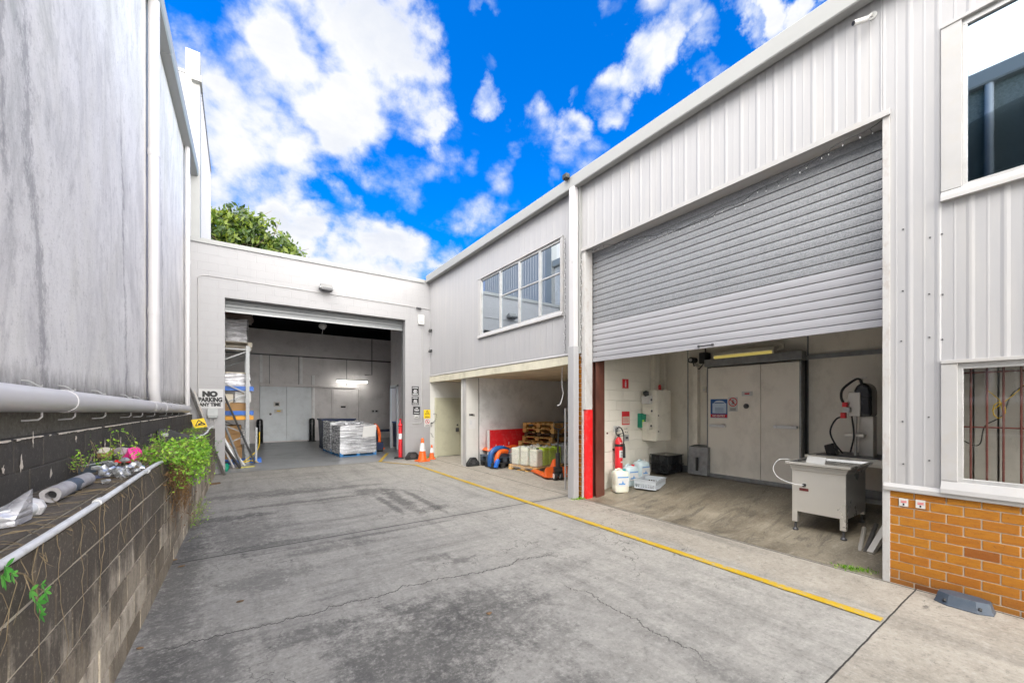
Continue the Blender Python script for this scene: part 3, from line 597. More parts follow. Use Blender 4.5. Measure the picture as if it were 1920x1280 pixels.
# pale chipped edge along the top of the ledge, painted-over marks on its face
mb = MB(); y = -1.4; r_ = random.Random(12)
while y < 12.1:
    b = y+r_.uniform(.02, .07); h0, h1 = r_.uniform(.003, .013), r_.uniform(.003, .013)
    if r_.random() < .88: mb.add([(LX+.0065, y, 1.503-h0), (LX+.0065, b, 1.503-h1), (LX+.006, b, 1.5045), (LX+.006, y, 1.5045), (LX-r_.uniform(.004, .016), b, 1.5045), (LX-r_.uniform(.004, .016), y, 1.5045)], [(0, 1, 2, 3), (3, 2, 4, 5)])
    y = b
obj('chipped_edge', mb, m_palemortar, t_lw)
mb = MB()
for i, (px, py) in enumerate(((96, 888), (40, 870), (5, 880), (170, 860), (196, 835), (60, 822), (225, 830), (282, 815), (140, 822))):
    q = PL(px, py, X=LX+.004); n = 13; h = rnd.uniform(.06, .16); ww = rnd.uniform(.010, .022)
    mb.add([(LX+.0035+.001*i, q.y+ww*rnd.uniform(.3, 1.4)*math.cos(6.283*k/n), q.z+h*rnd.uniform(.3, 1.2)*math.sin(6.283*k/n)*.5) for k in range(n)], [tuple(range(n))])
obj('paint_splash', mb, m_palemortar, t_lw)
# white conduit along the wall edge, bent over the far end
def wallz(y): return 1.172
mb = MB(); pts = [(RX+.0, y, 1.172+.006*math.sin(y*1.7)) for y in [-1.0+.5*i for i in range(12)]]
pts += [(RX, 5.5, 1.165), (RX, 6.6, 1.16), (RX+.0, 7.4, 1.165), (RX, 8.0, 1.17), (RX, 8.8, 1.18), (RX-.02, 9.4, 1.15), (RX-.02, 10.2, 1.16), (RX-.04, 11, 1.19), (RX-.03, 11.7, 1.2), (RX-.03, 12.0, 1.2), (RX-.03, 12.05, 1.05)]
mb.tube(pts, .016, 10)
for y in (.4, 1.7, 3.05, 4.3): mb.cyl((RX, y, 1.172), (RX, y+.06, 1.172), .0205, n=10)
o = solo('conduit_pipe', mb, m_oldpvc, 'thin white conduit laid along the edge of the retaining wall top', 'pipe', smooth=40); o.rotation_euler.z = LEFT_YAW
# big stormwater pipe with its downpipes and brackets
t_sp = thingL('stormwater_pipe', 'fat white horizontal stormwater pipe with downpipes along the streaked concrete wall', 'pipe', (WX+.1, 4, 1.6))
PXc = -1.165
def pz(y): return 1.80-.0155*y
mb = MB(); mb.cyl((PXc, -4, pz(-4)), (PXc, 11.55, pz(11.55)), .083, n=28); mb.lathe([(.083, 0), (.075, .03), (.05, .055), (.0, .06)], (PXc, 11.55, pz(11.55)), 28, M=Matrix.Rotation(rad(-90), 4, 'X'))
obj('main_pipe', mb, m_pvc, t_sp, smooth=40)
for y in (1.2, 4.35, 7.45, 8.35): mb = MB(); mb.cyl((PXc, y, pz(y)), (PXc, y+.09, pz(y+.09)), .0875, n=28); obj('pipe_collar', mb, m_pvc, t_sp, smooth=40)
for yd, r, zt in ((7.9, .068, 7.75), (11.95, .05, 7.75), (1.08, .06, 7.75)):
    mb = MB(); xx = WX+r+.02
    zb = pz(yd)
    if yd < 10: mb.tube([(xx, yd, zt), (xx, yd, zb+.42), (xx, yd, zb+.26), (xx+.004, yd+.03, zb+.15), (xx+.01, yd+.09, zb+.06), (xx+.02, yd+.17, zb)], r, 18)
    else: mb.tube([(xx, yd, zt), (xx, yd, .02)], r, 18)
    for z in (2.1, 3.05, 5.4) if yd < 10 else (1.9, 3.2, 5.0): mb.cyl((xx, yd, z), (xx, yd, z+.10), r+.006, n=18)
    obj('downpipe', mb, m_pvc, t_sp, smooth=45)
for i in range(14):
    y = .55+i*.82+(.2 if i % 3 == 1 else 0); mb = MB()
    zc = pz(y); mb.tube([(WX, y, zc+.13), (WX+.04, y, zc+.125), (WX+.07, y, zc+.10), (PXc-.01, y, zc+.085), (PXc-.012, y, zc+.105)], .006, 6); obj('bracket', mb, m_gutter, t_sp)
    mb = MB(); mb.tube([(WX, y, zc-.14), (PXc-.03, y, zc-.135), (PXc-.012, y, zc-.115), (PXc-.012, y, zc-.082)], .006, 6)
    obj('bracket', mb, m_pvc, t_sp)
# taller sheet-clad building behind on the left
BXc = -.86
t_cb = thing('clad_building', 'tall white corrugated-metal building standing behind the streaked concrete wall', 'building', (BXc-2, 16, 0))
mb = MB(); prof = []; y = 13.75
while y < 19.0:
    prof += [(BXc, y), (BXc, y+.13), (BXc+.025, y+.15), (BXc+.025, y+.175), (BXc, y+.195)]; y += .2
mb.sweep(prof, 'z', 0, 10.55); obj('cladding', mb, m_steelwhite, t_cb, fix=False)
mb = MB(); mb.box(BXc-4, BXc-.01, 13.7, 19.0, 0, 10.54); obj('wall', mb, m_steelwhite, t_cb)
mb = MB(); mb.box(BXc-.25, BXc+.05, 13.35, 13.7, 0, 11.0); mb.box(BXc-.12, BXc+.09, 13.2, 13.72, 10.15, 10.3); obj('corner_post', mb, m_gutter, t_cb)
mb = MB(); mb.box(BXc-4, BXc+.045, 13.702, 19.05, 10.56, 10.64); obj('roof_capping', mb, m_galv, t_cb)
mb = MB(); mb.box(BXc-.45, BXc-.3, 13.3, 13.68, 0, 8.0); obj('blue_corner_flashing', mb, plain('pale_blue_flashing', (.42, .52, .56), .5), t_cb)
# tree beyond the far building
def leaf(mb, c, s, r):
    d = Vector((r.gauss(0, 1), r.gauss(0, 1), r.gauss(0, .6)+.25)).normalized(); u = d.orthogonal().normalized(); v = d.cross(u)
    a = r.uniform(0, 6.28); u, v = u*math.cos(a)+v*math.sin(a), v*math.cos(a)-u*math.sin(a)
    mb.add([c-u*s, c+v*s*.42, c+u*s, c-v*s*.42], [(0, 1, 2, 3)])
def tree(name, base, h, blobs, nleaf, size, label, seed):
    r = random.Random(seed); t = thing(name, label, 'tree', base); B = Vector(base)
    mb = MB(); mb.tube([B, B+Vector((.1, 0, h*.3)), B+Vector((-.1, .1, h*.5)), B+Vector((.05, 0, h*.62))], .32, 9, .16)
    tips = []
    for (dx, dy, dz, br) in blobs:
        q = B+Vector((dx, dy, dz)); st = B+Vector((0, 0, h*r.uniform(.4, .6))); md = st.lerp(q, .5)+Vector((0, 0, -.2))
        mb.tube([st, md, q], .10, 6, .03)
        for k in range(5):
            e = q+Vector((r.gauss(0, 1), r.gauss(0, 1), r.gauss(.3, .8)))*br*.7; mb.tube([md.lerp(q, r.uniform(.5, 1)), (q+e)/2+Vector((0, 0, .1)), e], .035, 5, .008); tips.append(e)
    obj('trunk', mb, m_bark, t, smooth=60)
    mb = MB()
    for (dx, dy, dz, br) in blobs:
        q = B+Vector((dx, dy, dz))
        for _ in range(int(nleaf*br*br)):
            cl = q+Vector((r.gauss(0, 1), r.gauss(0, 1), r.gauss(0, .8))).normalized()*br*r.uniform(.35, 1.12)
            tn = r.random()
            for _ in range(7):
                mb.tone = min(1, max(0, tn+r.uniform(-.25, .25))); leaf(mb, cl+Vector((r.gauss(0, .16), r.gauss(0, .16), r.gauss(0, .13))), size*r.uniform(.6, 1.2), r)
    obj('crown', mb, m_leaf, t, fix=False)
TY = 27.0
blobs = []
for (px, py, rr) in ((415,425,1.3), (440,455,1.5), (450,412,1.2), (480,440,1.5), (500,470,1.4), (470,415,.75), (515,452,1.0), (535,470,.9), (555,478,.55), (400,470,1.6), (430,490,1.6), (490,500,1.6), (540,500,1.0), (420,400,.6), (560,488,.45), (385,430,1.4)):
    q = P(px, py, Y=TY); blobs.append((q.x-.6, rnd.uniform(-.7, .7), q.z-.45, rr))
tree('leafy_tree', (.6, TY, 0), 11, blobs, 62, .19, 'leafy green tree rising behind the white block building', 3)
# ================================================================== far building with the garage
t_fb = thing('block_building', 'white painted block building with an open garage doorway across the end of the yard', 'building', (2, YF, 0))
OX0, OX1, OZ = P(421.6, 800, Y=YF).x, P(760, 800, Y=YF).x, 4.40
FX0, FZ = -1.06, 5.72
DX0, DX1, DZ = P(818, 800, Y=YF).x, P(862, 800, Y=YF).x, P(840, 748.5, Y=YF).z
mb = MB()
mb.box(FX0, OX0, YF, YF+.22, -.02, FZ); mb.box(OX1, XR+.0, YF, YF+.22, -.02, FZ); mb.box(OX0, OX1, YF, YF+.22, OZ, FZ)
obj('wall', mb, m_facade, t_fb)
mb = MB(); mb.box(FX0, XR+.02, YF-.035, YF+.26, FZ+.002, FZ+.05); mb.box(FX0, XR-.2, YF-.036, YF-.034, FZ-.06, FZ+.05); obj('parapet_capping', mb, m_gutter, t_fb, bevel=.004)
mb = MB(); mb.tube([(FX0+.28, YF-.012, 1.9), (FX0+.28, YF-.012, 4.80), (FX0+.32, YF-.012, 4.86), (FX0+.40, YF-.012, 4.88), (3.0, YF-.012, 4.86), (5.18, YF-.012, 4.84)], .010, 8)
mb.tube([(4.92, YF-.012, 4.2), (4.92, YF-.012, 1.2), (4.85, YF-.012, 1.12), (4.6, YF-.012, 1.12)], .012, 8); obj('conduit', mb, m_trim, t_fb, smooth=50)
# roller door, wound almost fully up
mb = MB(); prof = []; z = 4.14
while z < 4.75: prof += [(YF+.30, z), (YF+.285, z+.012), (YF+.285, z+.07), (YF+.30, z+.082)]; z += .09
mb.sweep(prof, 'x', OX0-.05, OX1+.05); d_ = obj('roller_door', mb, m_slatdark, t_fb)
mb = MB(); mb.box(OX0-.05, OX1+.05, YF+.27, YF+.33, 4.10, 4.145); obj('bottom_rail', mb, m_galv, d_)
for a, b in ((OX0-.06, OX0-.004), (OX1+.004, OX1+.06)): mb = MB(); mb.box(a, b, YF+.222, YF+.36, 0, 4.5); obj('door_track', mb, m_slatdark, t_fb)
# painted words on a fresher white panel
X0, X1, Z0, Z1 = rectY(372.5, 729, 418.5, 765, YF); mb = MB(); mb.box(X0, X1, YF-.0035, YF-.0005, Z0, Z1); obj('painted_panel', mb, plain('fresh_white_paint', (.50, .50, .505), .5, var=.03), t_fb)
def sign_words(lines, m, parent, Y):
    for txt, x0, x1, y0, y1, b in lines:
        X0, X1, Z0, Z1 = rectY(x0, y0, x1, y1, Y)
        lettering(txt, (Z1-Z0)*1.38, ((X0+X1)/2, Y-.006, (Z0+Z1)/2), (1, 0, 0), (0, 0, 1), m, parent, 'painted_lettering', X1-X0, b, .0012)
sign_words([('NO', 379, 408, 734.3, 743.5, .015), ('PARKING', 372, 417, 745.5, 753.5, .009), ('ANY TIME', 373, 414.5, 755.5, 761.5, .007)], m_ink, t_fb, YF)
# garage interior shell
GY = 21.4
mb = MB()
mb.prism([(YF+.22, 0), (GY+.2, 0), (GY+.2, 6.2), (14.6, 6.2), (YF+.22, 5.5)], 'x', -1.3, -1.08); mb.box(-1.3, 7.1, GY, GY+.2, 0, 5.18)
mb.prism([(YF+.22, 0), (15.25, 0), (15.25, 6.2), (14.6, 6.2), (YF+.22, 5.5)], 'x', 5.12, 5.3); mb.box(5.12, 5.3, 15.25, 16.0, 2.42, 6.2); mb.box(5.12, 5.3, 16.0, 16.12, 0, 6.2); mb.box(5.3, 7.1, 16.0, 16.12, 0, 6.2); mb.box(6.9, 7.1, 16.12, GY, 0, 6.2)
obj('interior_wall', mb, m_greypanel, t_fb)
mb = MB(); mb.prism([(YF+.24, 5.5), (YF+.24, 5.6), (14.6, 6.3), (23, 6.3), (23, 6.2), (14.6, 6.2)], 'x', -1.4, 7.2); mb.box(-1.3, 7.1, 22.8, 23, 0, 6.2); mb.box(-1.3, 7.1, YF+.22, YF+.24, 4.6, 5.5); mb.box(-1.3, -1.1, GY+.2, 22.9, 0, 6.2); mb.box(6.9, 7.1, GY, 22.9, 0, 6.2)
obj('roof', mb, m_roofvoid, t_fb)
mb = MB()
mb.box(-1.05, 6.88, GY-.035, GY-.002, 4.0, 4.06)                                                  # dado line across the panels
for px in (505, 560, 650): X = P(px, 690, Y=GY).x; mb.box(X-.01, X+.01, GY-.012, GY-.001, 2.65, 4.0)
X = P(697, 690, Y=GY).x; mb.tube([(X, GY-.03, 5.15), (X, GY-.03, 3.3), (X-.35, GY-.03, 3.28)], .018, 6)
obj('panel_joint', mb, m_darksteel, t_fb)
def pilaster(px0, px1, z0, z1):
    X0, X1 = P(px0, 700, Y=GY).x, P(px1, 700, Y=GY).x; mb = MB(); mb.box(X0, X1, GY-.09, GY-.002, z0, z1); return obj('wall_batten', mb, plain('bright_batten', (.9, .9, .9), .4), t_fb, bevel=.01)
for px0, px1, z0, z1 in ((486.5, 492, 2.75, 4.0), (561.5, 566.5, 2.72, 4.0), (584, 589.5, 2.7, 3.15), (584.5, 589.5, .9, 2.56)): pilaster(px0, px1, z0, z1)
mb = MB(); X0, X1 = P(487, 720, Y=GY).x, P(667, 725, Y=GY).x; mb.box(X0, X1, GY-.14, GY-.002, 2.58, 2.69); obj('door_rail', mb, m_greypanel, t_fb, bevel=.01)
# pale double cool-room door
dr = []
for a, b in ((487, 537), (537.4, 584)):
    X0, X1 = P(a, 770, Y=GY-.1).x, P(b, 770, Y=GY-.1).x; mb = MB(); mb.box(X0, X1, GY-.12, GY-.03, .07, 2.57); dr.append(obj('door', mb, m_paledoor, t_fb, bevel=.008))
def plateY(name, px0, py0, px1, py1, Y, m, parent, d=.006):
    X0, X1, Z0, Z1 = rectY(px0, py0, px1, py1, Y); mb = MB(); mb.box(X0, X1, Y-d, Y-.0005, Z0, Z1); return obj(name, mb, m, parent)
plateY('notice', 513, 753, 525, 762, GY-.12, m_paper, dr[0]); plateY('notice_print', 516, 755, 523, 760, GY-.127, m_ink, dr[0], .002)
plateY('notice', 514, 767, 530, 774, GY-.12, m_paper, dr[0]); plateY('notice_print', 519, 769, 526, 771.5, GY-.127, m_yellow, dr[0], .002)
q = P(507, 776, Y=GY-.12); mb = MB(); mb.cyl(q, q-Vector((0, .05, 0)), .05, n=12); obj('handle', mb, m_darksteel, dr[0])
# second grey door in the back wall
X0, X1 = P(624, 770, Y=GY).x, P(671, 770, Y=GY).x
mb = MB(); mb.box(X0, X1, GY-.07, GY-.002, .05, 2.50); d2 = obj('door', mb, m_greypanel, t_fb, bevel=.01)
mb = MB(); mb.box(X0+.1, X1-.15, GY-.09, GY-.071, 1.72, 1.75); mb.box(X0-.06, X0-.02, GY-.1, GY-.002, 0, 2.5); mb.box(X1+.02, X1+.07, GY-.1, GY-.002, 0, 2.6); obj('door_frame', mb, m_greypanel, d2)
plateY('door_plate', 639, 761, 648, 764, GY-.072, m_ink, d2)
plateY('wall_plate', 696, 768, 711, 774, GY-.002, m_paper, t_fb); plateY('socket', 698, 769, 701, 772, GY-.01, m_ink, t_fb); plateY('socket', 704, 769, 708, 772, GY-.01, m_ink, t_fb)
# doorway on the right inner wall with a dark strip-curtained passage
mb = MB(); mb.box(5.06, 5.119, 15.18, 15.26, 0, 2.5); mb.box(5.06, 5.119, 15.98, 16.06, 0, 2.5); mb.box(5.06, 5.119, 15.18, 16.06, 2.42, 2.5); obj('door_frame', mb, m_paledoor, t_fb)
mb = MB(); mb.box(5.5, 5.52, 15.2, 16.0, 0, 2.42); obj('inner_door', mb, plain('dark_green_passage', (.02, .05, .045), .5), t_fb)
mb = MB(); X, Y, Z = P(605, 611, Y=15.5); mb.blob((X, Y, Z), .15, 3, .35, 2, .9, .9, .8); mb.tube([(X+.02, Y, Z), (X-.02, Y, Z-.3)], .012, 6); mb.tube([(X, Y, Z), (X, Y, 6.2)], .01, 6)
obj('ceiling_bag', mb, m_greywall, t_fb, smooth=60)
# entry door beside the garage, under the upper storey
t_sd = thing('side_door', 'olive-painted steel personnel door in the shaded recess beside the garage', 'door', ((DX0+DX1)/2, YF, 0))
mb = MB(); mb.box(DX0+.02, DX1-.02, YF-.035, YF-.005, .03, DZ-.02); dd = obj('door_leaf', mb, m_greendoor, t_sd, bevel=.004)
mb = MB()
for a, b, c, d in ((DX0-.06, DX0+.015, 0, DZ+.05), (DX1-.015, DX1+.06, 0, DZ+.05), (DX0+.016, DX1-.016, DZ-.015, DZ+.05)): mb.box(a, b, YF-.06, YF-.001, c, d)
obj('door_frame', mb, m_greendoor, t_sd, bevel=.004)
q = P(857.5, 805, Y=YF-.04); mb = MB(); mb.box(q.x-.06, q.x+.05, YF-.06, YF-.036, q.z-.07, q.z+.06); mb.cyl((q.x, YF-.1, q.z), (q.x, YF-.036, q.z), .035, n=12); mb.cyl((q.x-.0, YF-.06, q.z+.16), (q.x, YF-.036, q.z+.16), .03, n=10); obj('door_lock', mb, m_darksteel, dd)
# ================================================================== right building
t_rb = thing('workshop_building', 'long white corrugated-metal building with brick base and large roller door', 'building', (XR+3, 4, 0))
RY0, RY1 = 1.165, 5.30                               # roller door opening
RZ = 4.53
UW = (5.80, 9.10, 3.46, 4.96)                        # upstairs window
BW = (-2.4, .77, 3.53, 5.05)                         # big near window
LW = (-1.6, .77, .945, 2.07)                        # low barred window
CL0, CL1 = 2.65, 5.74
NEAR = -5.0
def clad(mb, y0, y1, z0, z1, pitch=.19, d=.006):
    prof = [(XR, y0)]; k = math.floor(y0/pitch)
    while k*pitch < y1:
        c = k*pitch
        for yy, xx in ((c, XR), (c+.020, XR-d), (c+.034, XR-d), (c+.054, XR), (c+.110, XR), (c+.117, XR-.0018), (c+.123, XR-.0018), (c+.130, XR)):
            if y0 < yy < y1: prof.append((xx, yy))
        k += 1
    prof.append((XR, y1)); mb.sweep(prof, 'z', z0, z1)
mb = MB()
clad(mb, UW[1], YF-.003, CL0, CL1, .19, .0035); clad(mb, RY1, UW[0], CL0, CL1, .19, .0035); clad(mb, UW[0], UW[1], CL0, UW[2], .19, .0035); clad(mb, UW[0], UW[1], UW[3], CL1, .19, .0035)
clad(mb, RY0, RY1, RZ, CL1); clad(mb, BW[1], RY0, .90, CL1); clad(mb, NEAR, BW[1], LW[3], BW[2]); clad(mb, NEAR, BW[1], BW[3], CL1)
obj('cladding', mb, m_steelwhite, t_rb, fix=False)
mb = MB()                                            # backing and flashings
mb.box(XR+.002, XR+.06, UW[1], YF, CL0, CL1); mb.box(XR+.002, XR+.06, RY1, UW[0], CL0, CL1); mb.box(XR+.002, XR+.06, UW[0], UW[1], CL0, UW[2]); mb.box(XR+.002, XR+.06, UW[0], UW[1], UW[3], CL1)
mb.box(XR+.002, XR+.06, RY0, RY1, RZ, CL1); mb.box(XR+.002, XR+.06, BW[1], RY0, .9, CL1); mb.box(XR+.002, XR+.06, NEAR, BW[1], LW[3], BW[2]); mb.box(XR+.002, XR+.06, NEAR, BW[1], BW[3], CL1)
obj('wall_lining', mb, m_whitepanel, t_rb)
def gutter(y0, y1):
    mb = MB(); mb.prism([(XR-.03, 5.69), (XR-.155, 5.675), (XR-.165, 5.69), (XR-.165, 5.885), (XR-.155, 5.90), (XR-.14, 5.90), (XR-.14, 5.87), (XR-.03, 5.87)], 'y', y0, y1); return obj('gutter', mb, m_gutter, t_rb, bevel=.003)
gutter(NEAR, 5.46); gutter(5.464, YF-.05)
mb = MB(); mb.box(XR-.05, 14, NEAR, YF+.1, 5.905, 5.96); obj('roof', mb, m_gutter, t_rb)
# outer shell that keeps the daylight out of the rooms
mb = MB()
mb.box(13.9, 14, NEAR, YF+.1, 0, 5.9); mb.box(XR+.06, 14, NEAR-.1, NEAR, 0, 5.9); mb.box(XR+.01, 14, YF+.23, YF+.3, 0, 5.9); mb.box(5.3, 14, YF+.02, YF+.22, CL0-.15, 5.9)
obj('outer_shell', mb, m_whitepanel, t_rb)
# recess, pier and carport
PX0, PX1, PY = 5.30, 5.70, 10.0
mb = MB(); mb.box(XR+.003, 7.2, YF+.001, YF+.21, -.02, CL0-.16); mb.box(6.55, 6.75, PY+.2, YF, -.02, CL0-.16); obj('recess_wall', mb, m_recess, t_rb)
mb = MB(); mb.box(PX0, PX1, PY-.02, PY+.3, -.02, 2.495); obj('pier', mb, m_recess, t_rb, bevel=.006)
mb = MB(); mb.box(PX0-.035, PX0-.002, PY-.028, PY+.12, 0, 2.49); obj('pier_flashing', mb, m_trim, t_rb)
mb = MB(); mb.box(PX1+.035, 9.7, PY, PY+.2, -.02, 2.5); mb.box(9.5, 9.7, 5.6, PY, 0, 2.5); obj('carport_wall', mb, m_greywall, t_rb)
mb = MB(); mb.box(PX1, PX1+.034, PY+.02, PY+.1, 0, 2.49); obj('gap_shade', mb, m_roofvoid, t_rb)  # near-black strip painted for the shade in the gap
mb = MB(); mb.box(XR+.03, 9.7, 5.52, YF, 2.5, 2.56); obj('soffit', mb, m_soffit, t_rb)
mb = MB(); mb.prism([(YF, 2.46), (10.2, 2.455), (8.3, 2.475), (6.5, 2.46), (5.6, 2.49), (5.6, 2.64), (YF, 2.64)], 'x', XR-.012, XR+.03); obj('fascia', mb, m_cream, t_rb)
mb = MB(); n = 24
for i in range(n):                                   # crumpled drip edge below the sheets
    a, b = YF-.02-(YF-5.6)*i/n, YF-.02-(YF-5.6)*(i+1)/n; o1, o2 = [.018*noise.noise(Vector((q*1.3, 0, 0)))+.012 for q in (a, b)]
    mb.quad((XR-.028, a, 2.645+o1), (XR-.028, b, 2.645+o2), (XR-.012, b, 2.69), (XR-.012, a, 2.69)); mb.quad((XR-.028, a, 2.645+o1), (XR-.028, b, 2.645+o2), (XR+.0, b, 2.64), (XR+.0, a, 2.64))
obj('drip_flashing', mb, m_trim, t_rb, fix=False)
# brick and block walls
def bricks(face, y0, y1, z0, rows, axis, name, m=None, bl=.205, bh=.086, gap=.009, depth=.09, x0=None, sgn=1, seed=3, proud=.0):
    r = random.Random(seed); mb = MB()
    for k in range(rows):
        y = y0-(bl/2 if k % 2 else 0)
        while y < y1:
            a, b = max(y+gap/2, y0), min(y+bl-gap/2, y1)
            if b-a > .025:
                tn = r.random(); mb.tone = tn*.4 if r.random() < .1 else .5+tn*.5; j = r.uniform(-.002, .002)
                if axis == 'x': mb.box(face+j, face+depth, a, b, z0+k*bh+gap/2, z0+(k+1)*bh-gap/2)
                else: mb.box(a, b, face+j, face+depth, z0+k*bh+gap/2, z0+(k+1)*bh-gap/2)
            y += bl
    return obj(name, mb, m or m_brick, t_rb, bevel=.004)
bricks(XR-.004, NEAR, RY0-.02, -.04, 11, 'x', 'brick_courses')
mb = MB(); mb.box(XR+.004, XR+.2, NEAR, RY0-.02, -.05, .905); obj('brick_mortar', mb, m_palemortar, t_rb)
mb = MB(); mb.prism([(XR-.035, .893), (XR-.030, .885), (XR+.05, .895), (XR+.05, .955), (XR-.015, .955), (XR-.035, .925)], 'y', NEAR, RY0-.01); obj('base_flashing', mb, m_trim, t_rb, bevel=.002)
bricks(XR-.004, 5.305, 5.56, -.04, 32, 'x', 'brick_courses', seed=8)
mb = MB(); mb.box(XR+.004, 5.6, 5.306, 5.559, -.04, 2.64); obj('brick_mortar', mb, m_palemortar, t_rb)
mb = MB(); mb.box(5.6, BX1+.2, 5.36, 5.56, -.02, 4.7); obj('bay_block_wall', mb, m_bayblock, t_rb)
# roller door frame
mb = MB(); mb.box(XR-.012, XR+.17, 5.205, 5.30, 1.625, RZ); mb.box(XR-.012, XR+.02, 5.272, 5.30, 0, 1.625); fr = obj('door_jamb', mb, m_chipped, t_rb, bevel=.003)
mb = MB(); mb.box(XR+.021, XR+.172, 5.20, 5.27, 0, 1.622); obj('red_post_guard', mb, m_redpaint, t_rb, bevel=.004)
mb = MB(); mb.box(XR-.012, XR+.15, RY0-.055, RY0, 0, RZ+.02); fr2 = obj('door_jamb', mb, m_chipped, t_rb, bevel=.003)
mb = MB(); mb.box(XR-.03, XR+.26, RY0-.05, 5.30, RZ-.025, RZ+.0); mb.box(XR-.035, XR-.012, RY0-.06, 5.31, RZ-.03, RZ+.03); obj('door_head', mb, m_trim, t_rb, bevel=.003)
mb = MB(); mb.box(XR+.2, XR+.32, RY0-.03, 5.3, RZ-.22, RZ-.03); mb.box(XR+.19, XR+.31, RY0-.15, RY0-.06, 0, RZ); obj('door_guide', mb, m_slatdark, t_rb)
mb = MB(); mb.box(5.40, 5.62, 5.24, 5.355, 0.02, 4.6); mb.box(5.40, 5.62, 5.14, 5.155, 0.02, 4.6); mb.box(5.5, 5.515, 5.15, 5.25, .02, 4.6); obj('steel_column', mb, m_rust, t_rb)
# roller door curtain
DXX = XR+.2
def slats(z0, n, h, m, name, amp):
    mb = MB(); prof = []
    for i in range(n):
        z = z0+i*h
        prof += [(DXX+.016, z), (DXX+.016, z+.007), (DXX-amp*.5, z+.010), (DXX-amp*.85, z+h*.3), (DXX-amp, z+h*.52), (DXX-amp*.85, z+h*.74), (DXX-amp*.5, z+h-.004), (DXX+.002, z+h-.001)]
    mb.sweep([(x, z) for x, z in prof], 'y', RY0-.03, 5.26)
    return obj(name, mb, m, t_rb, smooth=50, fix=False)
ZB = 2.50
slats(ZB+.075, 6, .1015, m_slat, 'lower_door_slats', .007)
slats(ZB+.075+6*.1015, 14, .1015, m_spangle, 'upper_door_slats', .005)
mb = MB(); mb.prism([(DXX-.022, ZB), (DXX-.022, ZB+.07), (DXX+.02, ZB+.075), (DXX+.02, ZB)], 'y', RY0-.03, 5.26); br = obj('door_bottom_rail', mb, m_slat, t_rb, bevel=.003)
q = P(1325, 649, X=DXX-.023); mb = MB(); mb.box(DXX-.045, DXX-.0225, q.y-.10, q.y-.075, ZB+.02, ZB+.05); mb.box(DXX-.045, DXX-.0225, q.y+.10, q.y+.125, ZB+.02, ZB+.05); mb.box(DXX-.03, DXX-.0225, q.y-.07, q.y+.09, ZB+.03, ZB+.042); obj('lift_handle', mb, m_darksteel, br)
# bay interior
mb = MB(); mb.box(BX1, BX1+.1, -1.7, 5.36, 0, 4.7); obj('cool_room_wall', mb, m_coolpanel, t_rb)
mb = MB(); mb.box(XR+.06, BX1+.1, -1.7, 5.36, 4.62, 4.7); mb.box(XR+.07, BX1, -1.75, -1.65, 0, 4.62); obj('bay_ceiling', mb, m_whitepanel, t_rb)
mb = MB()
for px in (1515, 1290): yv = P(px, 700, X=BX1).y; mb.box(BX1-.006, BX1-.001, yv-.012, yv+.012, BZ, 4.6)
mb.box(BX1-.04, BX1-.002, -1.6, 2.75, 2.46, 2.53); mb.box(BX1-.03, BX1-.002, -1.6, 5.3, BZ, BZ+.13); obj('panel_joint', mb, m_galv, t_rb)
# downpipe between the two halves
mb = MB(); mb.box(XR-.17, XR-.065, 5.33, 5.47, 2.6, 5.69); obj('downpipe', mb, m_pvc, t_rb, bevel=.012)
mb = MB(); mb.box(XR-.185, XR-.06, 5.32, 5.48, 0, 2.78); dp = obj('downpipe_guard', mb, m_steelwhite, t_rb, bevel=.008)
mb = MB(); mb.box(XR-.06, XR-.003, 5.30, 5.335, 2.65, 5.69); mb.box(XR-.03, XR-.003, 5.56, 5.62, 2.65, 5.69); obj('corner_flashing', mb, m_gutter, t_rb)
# windows: a frame with each pane a piece of its own
def window(name, y0, y1, z0, z1, splits, trans, gl, proud=.03, sill=.07, trim=.13):
    mb = MB(); X0, X1 = XR-.03, XR+.05
    mb.box(XR-proud-.005, XR, y0-trim*.0, y1+.0, z1, z1+.03)                                     # head flashing
    mb.prism([(XR-.055, z0-.02), (XR+.04, z0-.02), (XR+.04, z0+sill), (XR-.02, z0+sill), (XR-.05, z0+.02)], 'y', y0, y1)
    mb.box(XR-.026, XR+.05, y1-trim, y1, z0+sill, z1); mb.box(XR-.026, XR+.05, y0, y0+trim*.6, z0+sill, z1)
    o = obj(name, mb, m_trim, t_rb, bevel=.003)
    a, b, c, d = y0+trim*.6, y1-trim, z0+sill, z1
    mb = MB(); f = .03; xs0, xs1 = XR+.0, XR+.045
    mb.box(xs0, xs1, a, b, d-f-.02, d-.001); mb.box(xs0, xs1, a, b, c+.001, c+f); mb.box(xs0, xs1, a, a+f, c+f, d-f-.02); mb.box(xs0, xs1, b-f, b, c+f, d-f-.02)
    for sp in splits: mb.box(xs0-.008, xs1, sp-.032, sp+.032, c+f, d-f-.02)
    ed = [a]+sorted(splits)+[b]
    for i, tz in trans: mb.box(xs0+.004, xs1-.002, ed[i]+.02, ed[i+1]-.02, tz-.014, tz+.014)
    obj('sash', mb, m_alu, o, bevel=.002)
    for i in range(len(ed)-1):
        mb = MB(); mb.quad((xs0+.025, ed[i]+.005, c+.005), (xs0+.025, ed[i+1]-.005, c+.005), (xs0+.025, ed[i+1]-.005, d-.005), (xs0+.025, ed[i]+.005, d-.005)); obj('pane', mb, gl, o)
    return o
sp = [P(px, 560, X=XR).y for px in (938, 973.5, 1012)]
window('upper_window', *UW, sp, [(0, 4.30), (1, 4.31), (2, 4.32)], m_glass)
window('large_window', *BW, [-.9], [], m_glassdark, trim=.125)
lw = window('barred_window', *LW, [-.6], [], m_glasslow, sill=.09, trim=.10)
mb = MB()
